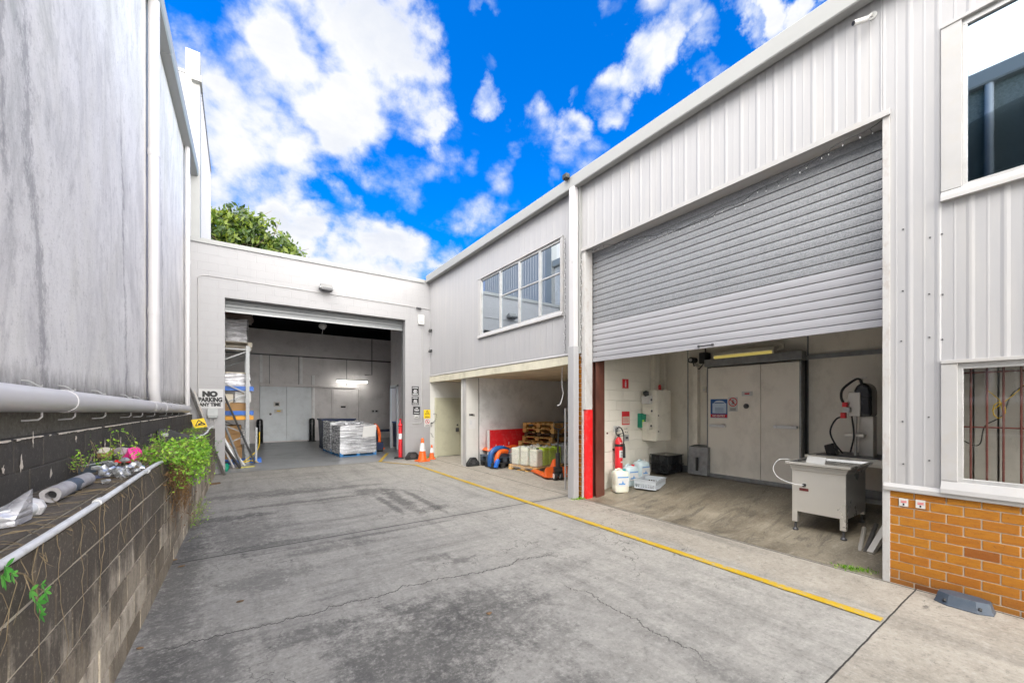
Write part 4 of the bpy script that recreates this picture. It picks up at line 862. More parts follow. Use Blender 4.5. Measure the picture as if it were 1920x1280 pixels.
for px in (1820, 1850.5, 1881.5, 1915, 1948, 1985, 2020): yv = P(px, 800, X=XR+.16).y; mb.cyl((XR+.16, yv, 1.0), (XR+.16, yv, 2.1), .0075, n=8)
for zz_ in (1.51, 1.99): mb.cyl((XR+.168, -1.6, zz_), (XR+.168, .70, zz_), .007, n=8)
obj('security_bars', mb, plain('faded_red_bars', (.20, .055, .05), .6), lw, smooth=50)
mb = MB(); yv = P(1880, 800, X=XR+.2).y
mb.stube([(XR+.25, yv-.5, 2.05), (XR+.22, yv-.09, 1.85), (XR+.21, yv+.0, 1.62), (XR+.22, yv+.1, 1.52), (XR+.22, yv+.13, 1.36), (XR+.25, yv+.2, 1.36), (XR+.3, yv+.34, 1.48)], .0045, 8); obj('black_cable', mb, m_black, lw, smooth=60)
mb = MB(); mb.tube([(XR+.24, yv-.2, 2.0), (XR+.21, yv-.05, 1.78)]+[(XR+.2, yv+.02+.035*math.cos(a*.7), 1.66+.07*math.sin(a*.7)) for a in range(18)], .004, 6); mb.tube([(XR+.24, yv+.1, 1.85), (XR+.22, yv+.02, 1.75), (XR+.21, yv, 1.65)], .004, 6); obj('yellow_cable', mb, m_yellow, lw, smooth=60)
# rooms behind the glass
mb = MB(); mb.box(XR+.07, 9.3, 5.57, YF, 2.57, 2.63); mb.box(9.2, 9.3, 5.57, YF, 2.63, 5.6); mb.box(XR+.07, 9.3, YF-.1, YF, 2.63, 5.6); mb.box(XR+.07, 9.3, 5.57, 5.65, 2.63, 5.6); mb.box(XR+.07, 9.3, 5.57, YF, 5.25, 5.35)
mb.box(7.2, 7.26, 8.2, 9.7, 2.63, 5.25); obj('office_room', mb, plain('office_grey_wall', (.36, .37, .38), .7, var=.04), t_rb)
mb = MB(); mb.box(6.2, 7.2, 5.8, 6.1, 2.64, 3.6); mb.box(7.5, 9.0, 6.5, 8, 2.64, 3.5); mb.box(7.6, 9.1, 9.9, 11, 2.64, 4.3); obj('office_furniture', mb, m_darksteel, t_rb)
for (x, y) in ((6.7, 6.6), (7.4, 7.9), (7.9, 6.4)):
    mb = MB(); mb.box(x-.3, x+.3, y-.15, y+.15, 5.235, 5.248); obj('ceiling_light', mb, m_officelamp, t_rb)
mb = MB(); mb.box(XR+.25, XR+.28, P(971, 590, X=XR+.26).y, P(944, 590, X=XR+.26).y, 3.5, 4.22); obj('white_blind', mb, m_white, t_rb)
mb = MB(); mb.box(XR+.3, XR+.7, 8.62, 9.1, 3.5, 4.08)
for i in range(6): mb.box(XR+.285, XR+.3, 8.66, 8.95, 3.62+i*.06, 3.65+i*.06)
obj('air_conditioner', mb, m_white, t_rb, bevel=.01)
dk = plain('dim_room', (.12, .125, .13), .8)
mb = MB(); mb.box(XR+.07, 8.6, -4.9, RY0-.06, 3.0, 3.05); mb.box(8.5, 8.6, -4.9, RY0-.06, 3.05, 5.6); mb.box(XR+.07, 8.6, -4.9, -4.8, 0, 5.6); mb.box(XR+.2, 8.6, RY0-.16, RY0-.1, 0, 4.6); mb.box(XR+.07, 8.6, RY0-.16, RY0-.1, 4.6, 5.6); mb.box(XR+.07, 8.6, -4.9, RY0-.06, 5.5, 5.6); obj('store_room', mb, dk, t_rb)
mb = MB(); y = -1.6
while y < 1.0: mb.box(XR+.55+.01*(int(y*9) % 2), XR+.6, y, y+.135, 0, 2.9); y += .15
obj('stacked_panels', mb, m_greypanel, t_rb)
# screws in the sheets
mb = MB()
for py in (640, 545, 440, 780, 870, 905, 985):
    for px in (1692, 1742, 1768):
        q = P(px+rnd.uniform(-2, 2), py+rnd.uniform(-12, 12), X=XR)
        if .97 < q.z < 5.5: mb.cyl((XR-.006, q.y, q.z), (XR+.001, q.y, q.z), .007, n=8)
obj('sheet_screws', mb, m_darksteel, t_rb)
# ================================================================== things on and around the far building
def boxthing(name, px0, py0, px1, py1, Y, d, m, label, cat, group=None, bevel=.004):
    X0, X1, Z0, Z1 = rectY(px0, py0, px1, py1, Y)
    t = thing(name, label, cat, ((X0+X1)/2, Y, Z0), group=group); mb = MB(); mb.box(X0, X1, Y-d, Y-.001, Z0, Z1)
    return t, (X0, X1, Z0, Z1), mb
FY = YF-.001
# flood light
q = P(612, 538, Y=YF-.12); t = thing('flood_light', 'grey square floodlight mounted above the garage doorway', 'light', (q.x, YF, q.z))
mb = MB(); mb.prism([(YF-.16, q.z-.03), (YF-.28, q.z-.05), (YF-.28, q.z-.10), (YF-.05, q.z-.09), (YF-.02, q.z+.07), (YF-.14, q.z+.09)], 'x', q.x-.15, q.x+.15); obj('lamp_housing', mb, plain('grey_lamp_metal', (.22, .22, .22), .5), t, bevel=.01)
mb = MB(); mb.quad((q.x-.13, YF-.283, q.z-.052), (q.x+.13, YF-.283, q.z-.052), (q.x+.13, YF-.283, q.z-.098), (q.x-.13, YF-.283, q.z-.098)); mb.box(q.x-.13, q.x+.13, YF-.27, YF-.08, q.z-.115, q.z-.101); obj('lens', mb, m_darksteel, t)
mb = MB(); mb.box(q.x-.18, q.x-.155, YF-.2, YF, q.z-.06, q.z+.0); mb.box(q.x+.155, q.x+.18, YF-.2, YF, q.z-.06, q.z+.0); obj('bracket', mb, m_galv, t)
# siren box, small camera, stacked plaques, signs
t, (a, b, c, d), mb = boxthing('alarm_box', 783, 591, 794, 609, FY, .09, m_white, 'small white alarm box high on the far wall beside the corner', 'alarm'); obj('case', mb, m_white, t, bevel=.012)
mb = MB(); mb.box(a+.04, b-.04, FY-.094, FY-.091, c+.05, c+.09); obj('grille', mb, m_trim, t)
q = P(786, 578.5, Y=YF-.05); t = thing('bullet_camera', 'little grey bullet camera above the alarm box on the far wall', 'camera', (q.x, YF, q.z))
mb = MB(); mb.cyl((q.x+.05, YF-.05, q.z), (q.x-.1, YF-.11, q.z-.01), .035, n=12); obj('camera_body', mb, m_darksteel, t, smooth=50); mb = MB(); mb.tube([(q.x+.06, YF, q.z-.02), (q.x+.06, YF-.05, q.z-.02), (q.x+.03, YF-.06, q.z)], .015, 8); obj('bracket', mb, m_galv, t)
def plaque(px0, py0, px1, py1, label, rows, tilt=0):
    t, (a, b, c, d), mb = boxthing('plaque', px0, py0, px1, py1, FY, .012, m_ink, label, 'sign', 'black plaques beside the garage')
    obj('plate', mb, m_ink, t, bevel=.003); h = d-c
    for (y, w_, k) in rows:
        mb = MB(); cx = (a+b)/2; r = random.Random(int(px0*py0+y*100)); x = cx-w_*(b-a)/2
        while x < cx+w_*(b-a)/2-.01:
            l = r.uniform(.016, .045); l = min(l, cx+w_*(b-a)/2-x); mb.box(x, x+l, FY-.0145, FY-.0125, c+h*y, c+h*(y+k)); x += l+.008
        obj('lettering', mb, m_reflect, t)
    if tilt: t.rotation_euler.y = rad(tilt)
    return t
plaque(772, 724, 785, 740.5, 'black plaque with white print, top one of three on the white pier', [(.78, .8, .1), (.5, .4, .1), (.36, .6, .08), (.26, .4, .08), (.08, .8, .1)])
plaque(772, 743.5, 785, 758.5, 'black plaque with white print, middle one of three on the white pier', [(.8, .8, .1), (.55, .4, .08), (.42, .5, .08), (.3, .5, .08), (.1, .8, .09)])
plaque(774, 762, 787, 777, 'slightly tilted black plaque over a small white box, lowest of three', [(.75, .3, .1), (.58, .7, .08), (.45, .6, .08), (.15, .75, .1)], 3)
t, (a, b, c, d), mb = boxthing('key_box', 776.5, 778, 784, 783.5, FY, .04, m_white, 'tiny white box under the black plaques', 'box'); obj('case', mb, m_white, t, bevel=.008); mb = MB(); mb.box(a+.02, b-.02, FY-.043, FY-.0405, c+.03, c+.05); obj('slot', mb, m_darksteel, t)
def tri(mb, cx, cz, r, Y, w=.012):
    p = [Vector((cx+r*math.sin(k*2.0944), Y, cz+r*math.cos(k*2.0944))) for k in range(3)]
    for k in range(3): mb.bar(p[k], p[(k+1) % 3], w, .002, (0, 1, 0))
t, (a, b, c, d), mb = boxthing('warning_sign', 794.5, 768, 807, 784, FY, .006, m_yellow, 'yellow hazard sign with black triangle above a no-entry notice', 'sign'); obj('plate', mb, m_yellow, t)
mb = MB(); cx = (a+b)/2; tri(mb, cx, c+.62*(d-c), .085, FY-.0075); mb.bar((cx-.02, FY-.0075, c+.55*(d-c)), (cx+.02, FY-.0075, c+.68*(d-c)), .02, .002, (0, 1, 0)); mb.box(a+.03, b-.03, FY-.0085, FY-.0065, c+.10*(d-c), c+.15*(d-c)); mb.box(a+.05, b-.05, FY-.0085, FY-.0065, c+.2*(d-c), c+.24*(d-c)); obj('symbol', mb, m_ink, t)
def ring(mb, c, r, w, u, v, n=24, dep=None):
    c, u, v = Vector(c), Vector(u), Vector(v)
    o = [c+(u*math.cos(6.2832*k/n)+v*math.sin(6.2832*k/n))*r for k in range(n)]; i = [c+(u*math.cos(6.2832*k/n)+v*math.sin(6.2832*k/n))*(r-w) for k in range(n)]
    mb.add(o+i, [(k, (k+1) % n, n+(k+1) % n, n+k) for k in range(n)])
def walker(mb, c, s, u, v):
    c, u, v = Vector(c), Vector(u), Vector(v); w = u.cross(v)
    def L(x0, y0, x1, y1, t): mb.bar(c+u*x0*s+v*y0*s, c+u*x1*s+v*y1*s, t*s, .0015, w)
    mb.add([c+u*(.05+.16*math.cos(k*.6283))*s+v*(.62+.16*math.sin(k*.6283))*s for k in range(10)], [tuple(range(10))])
    L(0, .42, -.05, -.1, .28); L(-.05, -.1, -.3, -.75, .16); L(-.02, -.1, .3, -.7, .16); L(0, .35, .35, .0, .12); L(0, .35, -.35, .05, .12)
t, (a, b, c, d), mb = boxthing('prohibition_sign', 795.5, 784.5, 807, 799.5, FY, .006, m_white, 'white no-entry notice with red ring below the yellow hazard sign', 'sign'); obj('plate', mb, m_white, t)
cx, cz = (a+b)/2, c+.63*(d-c); mb = MB(); ring(mb, (cx, FY-.008, cz), .075, .016, (1, 0, 0), (0, 0, 1)); mb.bar((cx-.05, FY-.0085, cz+.05), (cx+.05, FY-.0085, cz-.05), .014, .001, (0, 1, 0)); obj('ring', mb, m_signred, t, fix=False)
mb = MB(); walker(mb, (cx, FY-.0072, cz), .055, (1, 0, 0), (0, 0, 1)); mb.box(a+.03, b-.03, FY-.008, FY-.0065, c+.08*(d-c), c+.13*(d-c)); mb.box(a+.04, b-.04, FY-.008, FY-.0065, c+.17*(d-c), c+.21*(d-c)); obj('symbol', mb, m_ink, t, fix=False)
# grey junction box and its looped conduit
t, (a, b, c, d), mb = boxthing('junction_box', 390, 766, 408, 783, FY, .11, m_gutter, 'grey electrical junction box under the no-parking words', 'box'); obj('case', mb, plain('grey_box_plastic', (.36, .38, .385), .5), t, bevel=.01)
mb = MB(); mb.box(a-.01, b+.01, FY-.125, FY-.111, c+.05, d+.01); obj('lid', mb, plain('grey_box_lid', (.42, .44, .445), .5), t, bevel=.008)
mb = MB(); x2 = b-.06; zl = P(400, 808, Y=YF).z; mb.tube([(x2, FY-.03, c), (x2, FY-.03, zl+.06), (x2-.04, FY-.03, zl), (a+.12, FY-.03, zl), (a+.04, FY-.03, zl)], .012, 8); mb.tube([(a+.05, FY-.03, c), (a+.05, FY-.03, c-.12), (a-.02, FY-.03, c-.16), (a-.08, FY-.03, c-.16)], .01, 8); obj('conduit', mb, m_trim, t, smooth=50)
# office-door notices on the pier
YP = PY-.022
t, (a, b, c, d), mb = boxthing('drill_notice', 878.5, 785, 891.5, 803.5, YP, .004, m_paper, 'white paper notice in a sleeve on the grey pier', 'notice'); obj('sheet', mb, m_paper, t)
mb = MB()
for i in range(6): mb.box(a+.03, a+.03+rnd.uniform(.06, .1), YP-.0055, YP-.0045, d-.05-i*.022, d-.042-i*.022)
obj('print', mb, m_cratelight, t)
X0, X1, Z0, Z1 = rectY(879.5, 774.5, 890, 780.5, YP); o = lettering('DRILL', .075, ((X0+X1)/2, YP-.006, (Z0+Z1)/2), (1, 0, 0), (0, 0, 1), m_ink, None, 'drill_label', X1-X0, .005); tag(o, 'black DRILL lettering on the grey pier above the paper notice', 'lettering')
# chain on a hook beside the door
mb = MB(); q = P(811, 785, Y=YF-.05)
for i in range(26):
    A = i/25; p = Vector((q.x+.05+.16*math.sin(A*5)*(1-A)-.1*A, YF-.05-.02*(i % 2), q.z+.16-.42*A+.05*math.sin(A*9)))
    M = Matrix.Translation(p) @ Matrix.Rotation(rad(90)*(i % 2)+A, 4, 'Z') @ Matrix.Rotation(rad(40), 4, 'Y'); pts = [M @ Vector((.011*math.cos(t_), 0, .018*math.sin(t_))) for t_ in [k*.785 for k in range(9)]]; mb.tube(pts, .0045, 5)
solo('door_chain', mb, m_darksteel, 'dark loose chain hanging beside the olive side door', 'chain')
mb = MB(); q = P(808, 815, Y=YF-.03); mb.tube([(q.x, YF-.02, q.z+.06), (q.x+.04, YF-.03, q.z), (q.x+.03, YF-.05, q.z-.05), (q.x+.08, YF-.04, q.z-.07)], .008, 6); solo('wall_hook', mb, m_darksteel, 'small dark bent hook low on the white wall by the cones', 'hook', smooth=50)
# traffic cones
def cone(loc, h, label, name='traffic_cone'):
    k = h/.75; t = thing(name, label, 'cone', loc, rnd.uniform(-.3, .3), 'orange traffic cones by the far wall')
    mb = MB(); s = .205*k; mb.prism([(-s, -s+.05), (-s+.05, -s), (s-.05, -s), (s, -s+.05), (s, s-.05), (s-.05, s), (-s+.05, s), (-s, s-.05)], 'z', .0, .035*k); obj('base', mb, m_orange, t, bevel=.006, world=False)
    mb = MB(); mb.lathe([(.155*k, .036*k), (.14*k, .06*k), (.098*k, .335*k)], n=24); obj('body', mb, m_orange, t, smooth=40, world=False)
    mb = MB(); mb.lathe([(.0985*k, .336*k), (.06*k, .595*k)], n=24); obj('reflective_collar', mb, m_reflect, t, smooth=40, world=False)
    mb = MB(); mb.lathe([(.0595*k, .596*k), (.040*k, .735*k), (.033*k, .75*k), (.02*k, .748*k), (.02*k, .70*k)], n=24); obj('tip', mb, m_orange, t, smooth=40, world=False)
q = P(792, 864, Z=0); cone((q.x, q.y, 0), .70, 'larger orange traffic cone with white collar by the far pier')
q = P(809.5, 860, Z=0); cone((q.x, min(q.y, YF-.2), 0), .45, 'smaller orange traffic cone near the olive side door')
# dark wheel stops standing against walls
def wheelstop(loc, rz, label, m, L=.55, hh=.2, dep=.16, lying=False):
    t = thing('wheel_stop', label, 'wheel stop', loc, rz)
    mb = MB(); pr = [(-L/2, 0), (L/2, 0), (L/2, hh*.35), (L/2-.12, hh), (-L/2+.12, hh), (-L/2, hh*.35)]; mb.prism(pr, 'y', -dep/2, dep/2); obj('block', mb, m, t, bevel=.012, world=False)
    mb = MB(); mb.box(-L/2+.14, L/2-.14, -dep/2-.004, -dep/2-.0005, hh*.25, hh*.75); mb.cyl((-.09, -dep/2-.006, hh*.5), (-.09, -dep/2-.001, hh*.5), .02, n=10); mb.cyl((.09, -dep/2-.006, hh*.5), (.09, -dep/2-.001, hh*.5), .02, n=10); obj('fixing_plate', mb, m_darksteel, t, world=False)
    return t
q = P(777, 862, Z=0); wheelstop((q.x, YF-.12, 0), 0, 'black wheel stop block standing against the far pier beside the cone', m_black, .44, .23, .14)
q = P(884, 873, Z=0); wheelstop((q.x+.02, PY-.11, 0), 0, 'black wheel stop leaning on the grey pier', m_black, .38, .24, .12)
# striped safety bollard just inside the garage
q = P(754, 860, Z=0); t = thing('safety_bollard', 'red and white flexible safety bollard just inside the garage', 'bollard', (q.x, YF+.35, 0))
mb = MB(); mb.cyl((0, 0, 0), (0, 0, .04), .2, .19, 20); obj('base', mb, m_black, t, world=False, bevel=.006)
for (a, b, m) in ((.04, .62, m_red), (.62, .80, m_reflect), (.80, 1.0, m_red), (1.0, 1.03, m_red)):
    mb = MB(); mb.cyl((0, 0, a+.001), (0, 0, b), .06, .058 if b < 1.02 else .03, 18); obj('post' if m is m_red else 'reflective_band', mb, m, t, smooth=40, world=False)
mb = MB(); mb.lathe([(.06, 1.031), (.075, 1.06), (.06, 1.1), (.03, 1.16), (.028, 1.24), (.045, 1.26), (0, 1.28)], n=14); obj('top', mb, m_red, t, smooth=40, world=False)
# leaning poles outside, yellow folding sign, and a bundle of offcuts inside the doorway
def leaning(name, b, tpt, w, m, label, cat='pole', group=None, square=True):
    mb = MB()
    if square: mb.bar(b, tpt, w, w)
    else: mb.cyl(b, tpt, w/2, n=10)
    return solo(name, mb, m, label, cat, group)
b = P(421, 891, Z=0); b = Vector((b.x, b.y-.0, .012)); tp = P(351, 718, Y=YF-.16)
leaning('metal_pole', b, tp, .045, m_pole, 'longer tarnished metal pole leaning on the white wall over the words', group='metal poles leaning by the words')
b2 = P(417, 889, Z=0); leaning('metal_pole', (b2.x, b2.y+.04, .012), P(364, 731, Y=YF-.12), .04, m_pole, 'shorter tarnished metal pole leaning beside the longer one', group='metal poles leaning by the words')
q = P(375, 793, Y=11.9); t = thing('floor_sign', 'yellow slip-hazard sign tucked behind the leaning poles', 'sign', (q.x, 11.9, q.z-.2))
M = Matrix.Translation((q.x, 11.9, q.z)) @ Matrix.Rotation(rad(-9), 4, 'Y')
mb = MB(); M = M @ Matrix.Scale(.75, 4); mb.prism([(-.16, -.14), (.17, -.14), (.12, .14), (-.2, .14)], 'y', -.01, .01, M); obj('plate', mb, m_yellow, t)
mb = MB(); p3 = [M @ Vector(p) for p in ((-.12, -.0125, -.06), (.12, -.0125, -.06), (-.02, -.0125, .1))]
for k in range(3): mb.bar(p3[k], p3[(k+1) % 3], .018, .003, (0, 1, 0))
p4 = [M @ Vector(p) for p in ((-.05, -.0125, -.03), (.06, -.0125, .0))]; mb.bar(p4[0], p4[1], .03, .003, (0, 1, 0)); obj('symbol', mb, m_ink, t)
# ================================================================== inside the garage
# fluorescent lamp, lit
X0, X1 = P(630, 715, Y=GY-.3).x, P(686, 716, Y=GY-.3).x; zt = P(657, 716, Y=GY-.3).z
t = thing('fluorescent_lamp', 'lit white fluorescent tube lamp on the back wall of the garage', 'lamp', ((X0+X1)/2, GY-.02, zt))
mb = MB(); mb.box(X0+.3, X0+.4, GY-.45, GY-.005, zt+.09, zt+.13); mb.box(X1-.4, X1-.3, GY-.45, GY-.005, zt+.09, zt+.13); mb.box(X0-.03, X1+.03, GY-.58, GY-.45, zt+.06, zt+.12); mb.box(X0-.03, X0-.005, GY-.55, GY-.48, zt-.03, zt+.059); mb.box(X1+.005, X1+.03, GY-.55, GY-.48, zt-.03, zt+.059); obj('housing', mb, m_greywall, t)
mb = MB(); mb.cyl((X0, GY-.515, zt), (X1, GY-.515, zt), .045, n=12); obj('tube', mb, m_tube, t, smooth=40)
# bumper bollards either side of the pale door
for px, lab in ((487, 'black padded bollard at the hinge side of the pale double door, near the racking'), (585, 'black padded bollard between the pale double door and grey door')):
    q = P(px, 826, Y=GY-.45); t = thing('padded_bollard', lab, 'bollard', (q.x, GY-.45, 0), group='black bollards by the pale door')
    mb = MB(); mb.lathe([(.13, .0), (.13, 1.0), (.11, 1.07), (.06, 1.1)], n=18); obj('post', mb, m_blackgloss, t, smooth=40, world=False); mb = MB(); mb.cyl((0, 0, .0), (0, 0, .03), .19, n=18); obj('base', mb, m_darksteel, t, world=False)
# pallets
def pallet_mb(w=1.15, d=1.15, h=.145, seed=0, blocks=True):
    r = random.Random(seed); mb = MB()
    for i in range(7):
        y = -d/2+.05+i*(d-.1)/6; mb.box(-w/2, w/2, y-.048+r.uniform(-.004, .004), y+.048, h-.022, h+r.uniform(-.002, .002))
    for x in (-w/2+.06, 0, w/2-.06):
        mb.box(x-.05, x+.05, -d/2+.005, d/2-.005, h-.04, h-.0225)
        for y in (-d/2+.07, 0, d/2-.07): mb.box(x-.055, x+.055, y-.065, y+.065, .022, h-.0405)
    for i in range(4):
        y = -d/2+.055+i*(d-.11)/3; mb.box(-w/2+.003, w/2-.003, y-.05, y+.05, 0, .0215)
    return mb
# two wrapped pallet loads
def wrapped(mb, x0, x1, y0, y1, z0, z1, M, seed, amp=.03, n=16):
    g = bmesh.new(); bmesh.ops.create_cube(g, size=2); bmesh.ops.subdivide_edges(g, edges=g.edges[:], cuts=n, use_grid_fill=True); g.verts.ensure_lookup_table(); vs = []
    for v in g.verts:
        p = v.co.copy(); rr = max(abs(p.x), abs(p.y)); q = Vector(((x0+x1)/2+p.x*(x1-x0)/2, (y0+y1)/2+p.y*(y1-y0)/2, (z0+z1)/2+p.z*(z1-z0)/2))
        nn = noise.noise(Vector((q.x*2.3+seed, q.y*2.3, q.z*9)))*amp+noise.noise(q*7+Vector((seed, 2, 1)))*amp*.5
        cz = 1-.05*max(0, abs(p.x)+abs(p.y)-1.55)/.45
        vs.append(M @ Vector(((x0+x1)/2+(q.x-(x0+x1)/2)*cz*(1+nn), (y0+y1)/2+(q.y-(y0+y1)/2)*cz*(1+nn), q.z+(nn*1.2 if p.z > .9 else 0))))
    mb.add(vs, [tuple(v.index for v in f.verts) for f in g.faces]); g.free()
def load(pos, rz, w, d, h, label, seed, extras=False):
    t = thing('wrapped_pallet_load', label, 'pallet load', (*pos, .004), rz, 'silver wrapped loads in the garage')
    obj('pallet', pallet_mb(w, d, seed=seed), m_bluepallet, t, world=False)
    mb = MB(); wrapped(mb, -w/2-.02, w/2+.02, -d/2-.02, d/2+.02, .09, h, Matrix(), seed); obj('wrapped_goods', mb, m_silverwrap, t, smooth=50, world=False)
    if extras:
        mb = MB(); mb.add([(w/2-.5, -d/2-.045, h-.42), (w/2-.06, -d/2-.05, h-.40), (w/2-.02, -d/2-.055, h-.02), (w/2-.46, -d/2-.04, h-.05)], [(0, 1, 2, 3)]); obj('shipping_label', mb, m_paper, t, world=False)
        for k, (x, y) in enumerate(((-w/2+.3, -d/2+.25), (-w/2+.62, -d/2+.3), (.1, -.1))): mb = MB(); mb.blob((x, y, h+.03), .10, k+3, .9, 2, 1.3, .8, .6, 4); obj('film_bunch', mb, m_silverwrap, t, world=False)
    return t
FLX = P(634, 857.5, Z=0); FRX = P(706, 800, Y=FLX.y+.05); W1 = FRX.x-FLX.x; rz = rad(3)
load((FLX.x+W1/2, FLX.y+.62), rz, W1*.97, 1.15, 1.04, 'nearer silver stretch-wrapped pallet load with a white label', 2, True)
load((FLX.x+W1/2-.06, FLX.y+1.88), rz, W1*.97, 1.1, 1.10, 'farther silver stretch-wrapped pallet load behind the labelled one', 6)
# blue bin behind the loads, hose and bench
q = P(603, 800, Y=17.3); t = thing('plastic_bin', 'dark blue plastic bulk bin behind the silver pallet loads', 'bin', (q.x+.55, 17.3, 0))
mb = MB(); x, y = q.x+.55, 17.3; mb.prism([(x-.55, .12), (x+.55, .12), (x+.6, 1.12), (x-.6, 1.12)], 'y', y-.5, y+.5); obj('body', mb, m_navy, t, bevel=.02); mb = MB(); mb.box(x-.64, x+.64, y-.54, y+.54, 1.12, 1.18); obj('rim', mb, m_navy, t, bevel=.01)
mb = MB()
for dx in (-.5, 0, .5): mb.box(x+dx-.06, x+dx+.06, y-.5, y+.5, 0, .12)
obj('foot', mb, m_navy, t)
a = P(701, 798, Y=14.9); t = thing('pallet_truck_handle', 'orange-handled pallet truck parked behind the silver loads', 'pallet truck', (a.x+.15, 14.9, 0))
mb = MB(); mb.stube([(a.x, 14.9, 1.0), (a.x+.08, 14.9, .97), (a.x+.16, 14.9, .82), (a.x+.2, 14.9, .6), (a.x+.2, 14.9, .3)], .055, 10); obj('handle', mb, m_orange, t, smooth=50)
mb = MB(); mb.box(a.x+.08, a.x+.32, 14.8, 15.1, .06, .36); obj('body', mb, m_navy, t, bevel=.02); mb = MB(); mb.box(a.x-.1, a.x+.05, 15.1, 16.2, .06, .13); mb.box(a.x+.3, a.x+.45, 15.1, 16.2, .06, .13); obj('fork', mb, m_orange, t)
mb = MB(); mb.cyl((a.x+.1, 14.87, .08), (a.x+.3, 14.87, .08), .075, n=14); obj('wheel', mb, m_black, t)
q = P(722, 825, Y=18.5); t = thing('low_bench', 'low dark blue bench against the back of the garage', 'bench', (q.x, 18.5, 0)); x = q.x
mb = MB(); mb.box(x-.55, x+.75, 18.2, 18.9, .52, .6); obj('seat', mb, m_navy, t, bevel=.01)
for dx in (-.45, .6): mb = MB(); mb.box(x+dx-.05, x+dx+.05, 18.25, 18.85, 0, .52); obj('leg', mb, m_navy, t)
q = P(745, 810, Y=15.9); t = thing('wheelie_bin', 'dark blue wheeled bin inside the garage side doorway', 'bin', (5.34, 15.6, 0))
mb = MB(); mb.prism([(15.3, .06), (15.9, .06), (15.97, 1.0), (15.23, 1.0)], 'x', 5.14, 5.48); obj('body', mb, m_navy, t, bevel=.02); mb = MB(); mb.box(5.13, 5.49, 15.2, 16.0, 1.001, 1.06); obj('lid', mb, m_signblue, t, bevel=.015)
# pallet racking
QX0, QX1, QY0, QY1 = -.98, .30, 14.1, 16.7
t_rk = thing('pallet_rack', 'blue and galvanised pallet rack just inside the garage doorway', 'rack', (-.35, 15, 0))
for (x, y) in ((QX1-.05, QY0), (QX0+.05, QY0), (QX1-.05, QY1), (QX0+.05, QY1)):
    mb = MB(); mb.box(x-.045, x+.045, y-.04, y-.032, 0, 3.45); mb.box(x-.045, x-.037, y-.032, y+.04, 0, 3.45); mb.box(x+.037, x+.045, y-.032, y+.04, 0, 3.45)
    for k in range(44): mb.box(x-.016, x+.016, y-.0425, y-.0405, .12+k*.075, .155+k*.075)
    mb.box(x-.09, x+.09, y-.08, y+.08, 0.004, .012); obj('upright', mb, m_galv, t_rk)
for y in (QY0, QY1):
    for i, (z0, z1) in enumerate(((.25, .85), (1.45, .85), (1.45, 2.05), (2.65, 2.05), (2.7, 3.3))): mb = MB(); mb.bar((QX0+.05, y+.01, z0), (QX1-.05, y+.01, z1), .03, .03); obj('brace', mb, m_galv, t_rk)
    mb = MB(); mb.bar((QX0+.05, y+.01, 3.34), (QX1-.05, y+.01, 3.34), .04, .04); obj('brace', mb, m_galv, t_rk)
Z1, Z2 = 1.42, 2.24
for z, m in ((Z1, m_yellowbeam), (Z2, m_blue), (3.42, m_galv)):
    for x in (QX0+.05, QX1-.0):
        mb = MB(); mb.box(x-.025, x+.025, QY0+.05, QY1-.05, z-.11, z); obj('beam', mb, m, t_rk, bevel=.004)
for z, m, h in ((Z1+.005, m_blue, .12), (Z1-.14, m_yellowbeam, .11), (Z2-.105, m_blue, .13)):
    mb = MB(); mb.box(QX0, QX1+.1, QY0+.06, QY0+.12, z, z+h); obj('cross_beam', mb, m, t_rk, bevel=.004)
mb = MB(); mb.box(QX0, QX1+.1, QY0+.125, QY1, Z1+.01, Z1+.06); mb.box(QX0, QX1+.1, QY0+.125, QY1, Z2-.04, Z2+.0); obj('shelf_board', mb, m_white, t_rk)
# rack contents
def carton(x0, x1, y0, y1, z0, z1, m, label, group='boxes on the pallet rack', name='carton'):
    t = thing(name, label, 'box', ((x0+x1)/2, (y0+y1)/2, z0), group=group)
    mb = MB(); mb.box(x0, x1, y0, y1, z0, z1); obj('box', mb, m, t, bevel=.008)
    mb = MB(); mb.box((x0+x1)/2-.03, (x0+x1)/2+.03, y0-.0025, y1+.0025, z1-.10, z1+.002); obj('packing_tape', mb, m_cardpale, t); return t
carton(-.72, .3, 14.3, 15.3, Z1+.065, Z1+.36, m_card, 'wide brown carton on the middle rack shelf')
carton(-.75, -.1, 14.3, 15.2, Z1+.365, Z1+.62, m_cardpale, 'pale beige carton on top of the brown one, by the wall')
carton(-.06, .34, 14.28, 15.2, Z1+.365, Z1+.70, m_white, 'white carton on top of the wide brown one')
t = thing('wrapped_stack', 'white plastic-wrapped flat stack on the blue upper shelf', 'stack', (-.3, 14.8, Z2)); mb = MB(); wrapped(mb, -.95, .34, 14.25, 15.3, Z2+.005, Z2+.40, Matrix(), 9, .04, 10); obj('wrap', mb, m_whitewrap, t, smooth=50); mb = MB(); mb.box(-.9, .28, 14.3, 15.2, Z2+.4, Z2+.44); obj('top_sheet', mb, m_cardpale, t)
solo('timber_pallet', pallet_mb(1.4, 1.1, seed=4), m_cardpale, 'pale timber pallet at the top of the rack under the white load', 'pallet', loc=(-.33, 14.7, 3.42))
mb = MB(); wrapped(mb, -.62, .60, -.45, .5, .0, .68, Matrix(), 12, .035, 14); solo('bagged_load', mb, m_whitewrap, 'white shrink-wrapped load on the top pallet of the rack', 'load', smooth=50, loc=(-.33, 14.7, 3.57))
mb = MB(); wrapped(mb, -.62, .68, -.45, .5, 0, .5, Matrix(), 15, .12, 10); solo('brown_sack', mb, m_brownbag, 'brown bulging bag on top of the white shrink-wrapped load', 'bag', smooth=60, loc=(-.3, 14.7, 4.26))
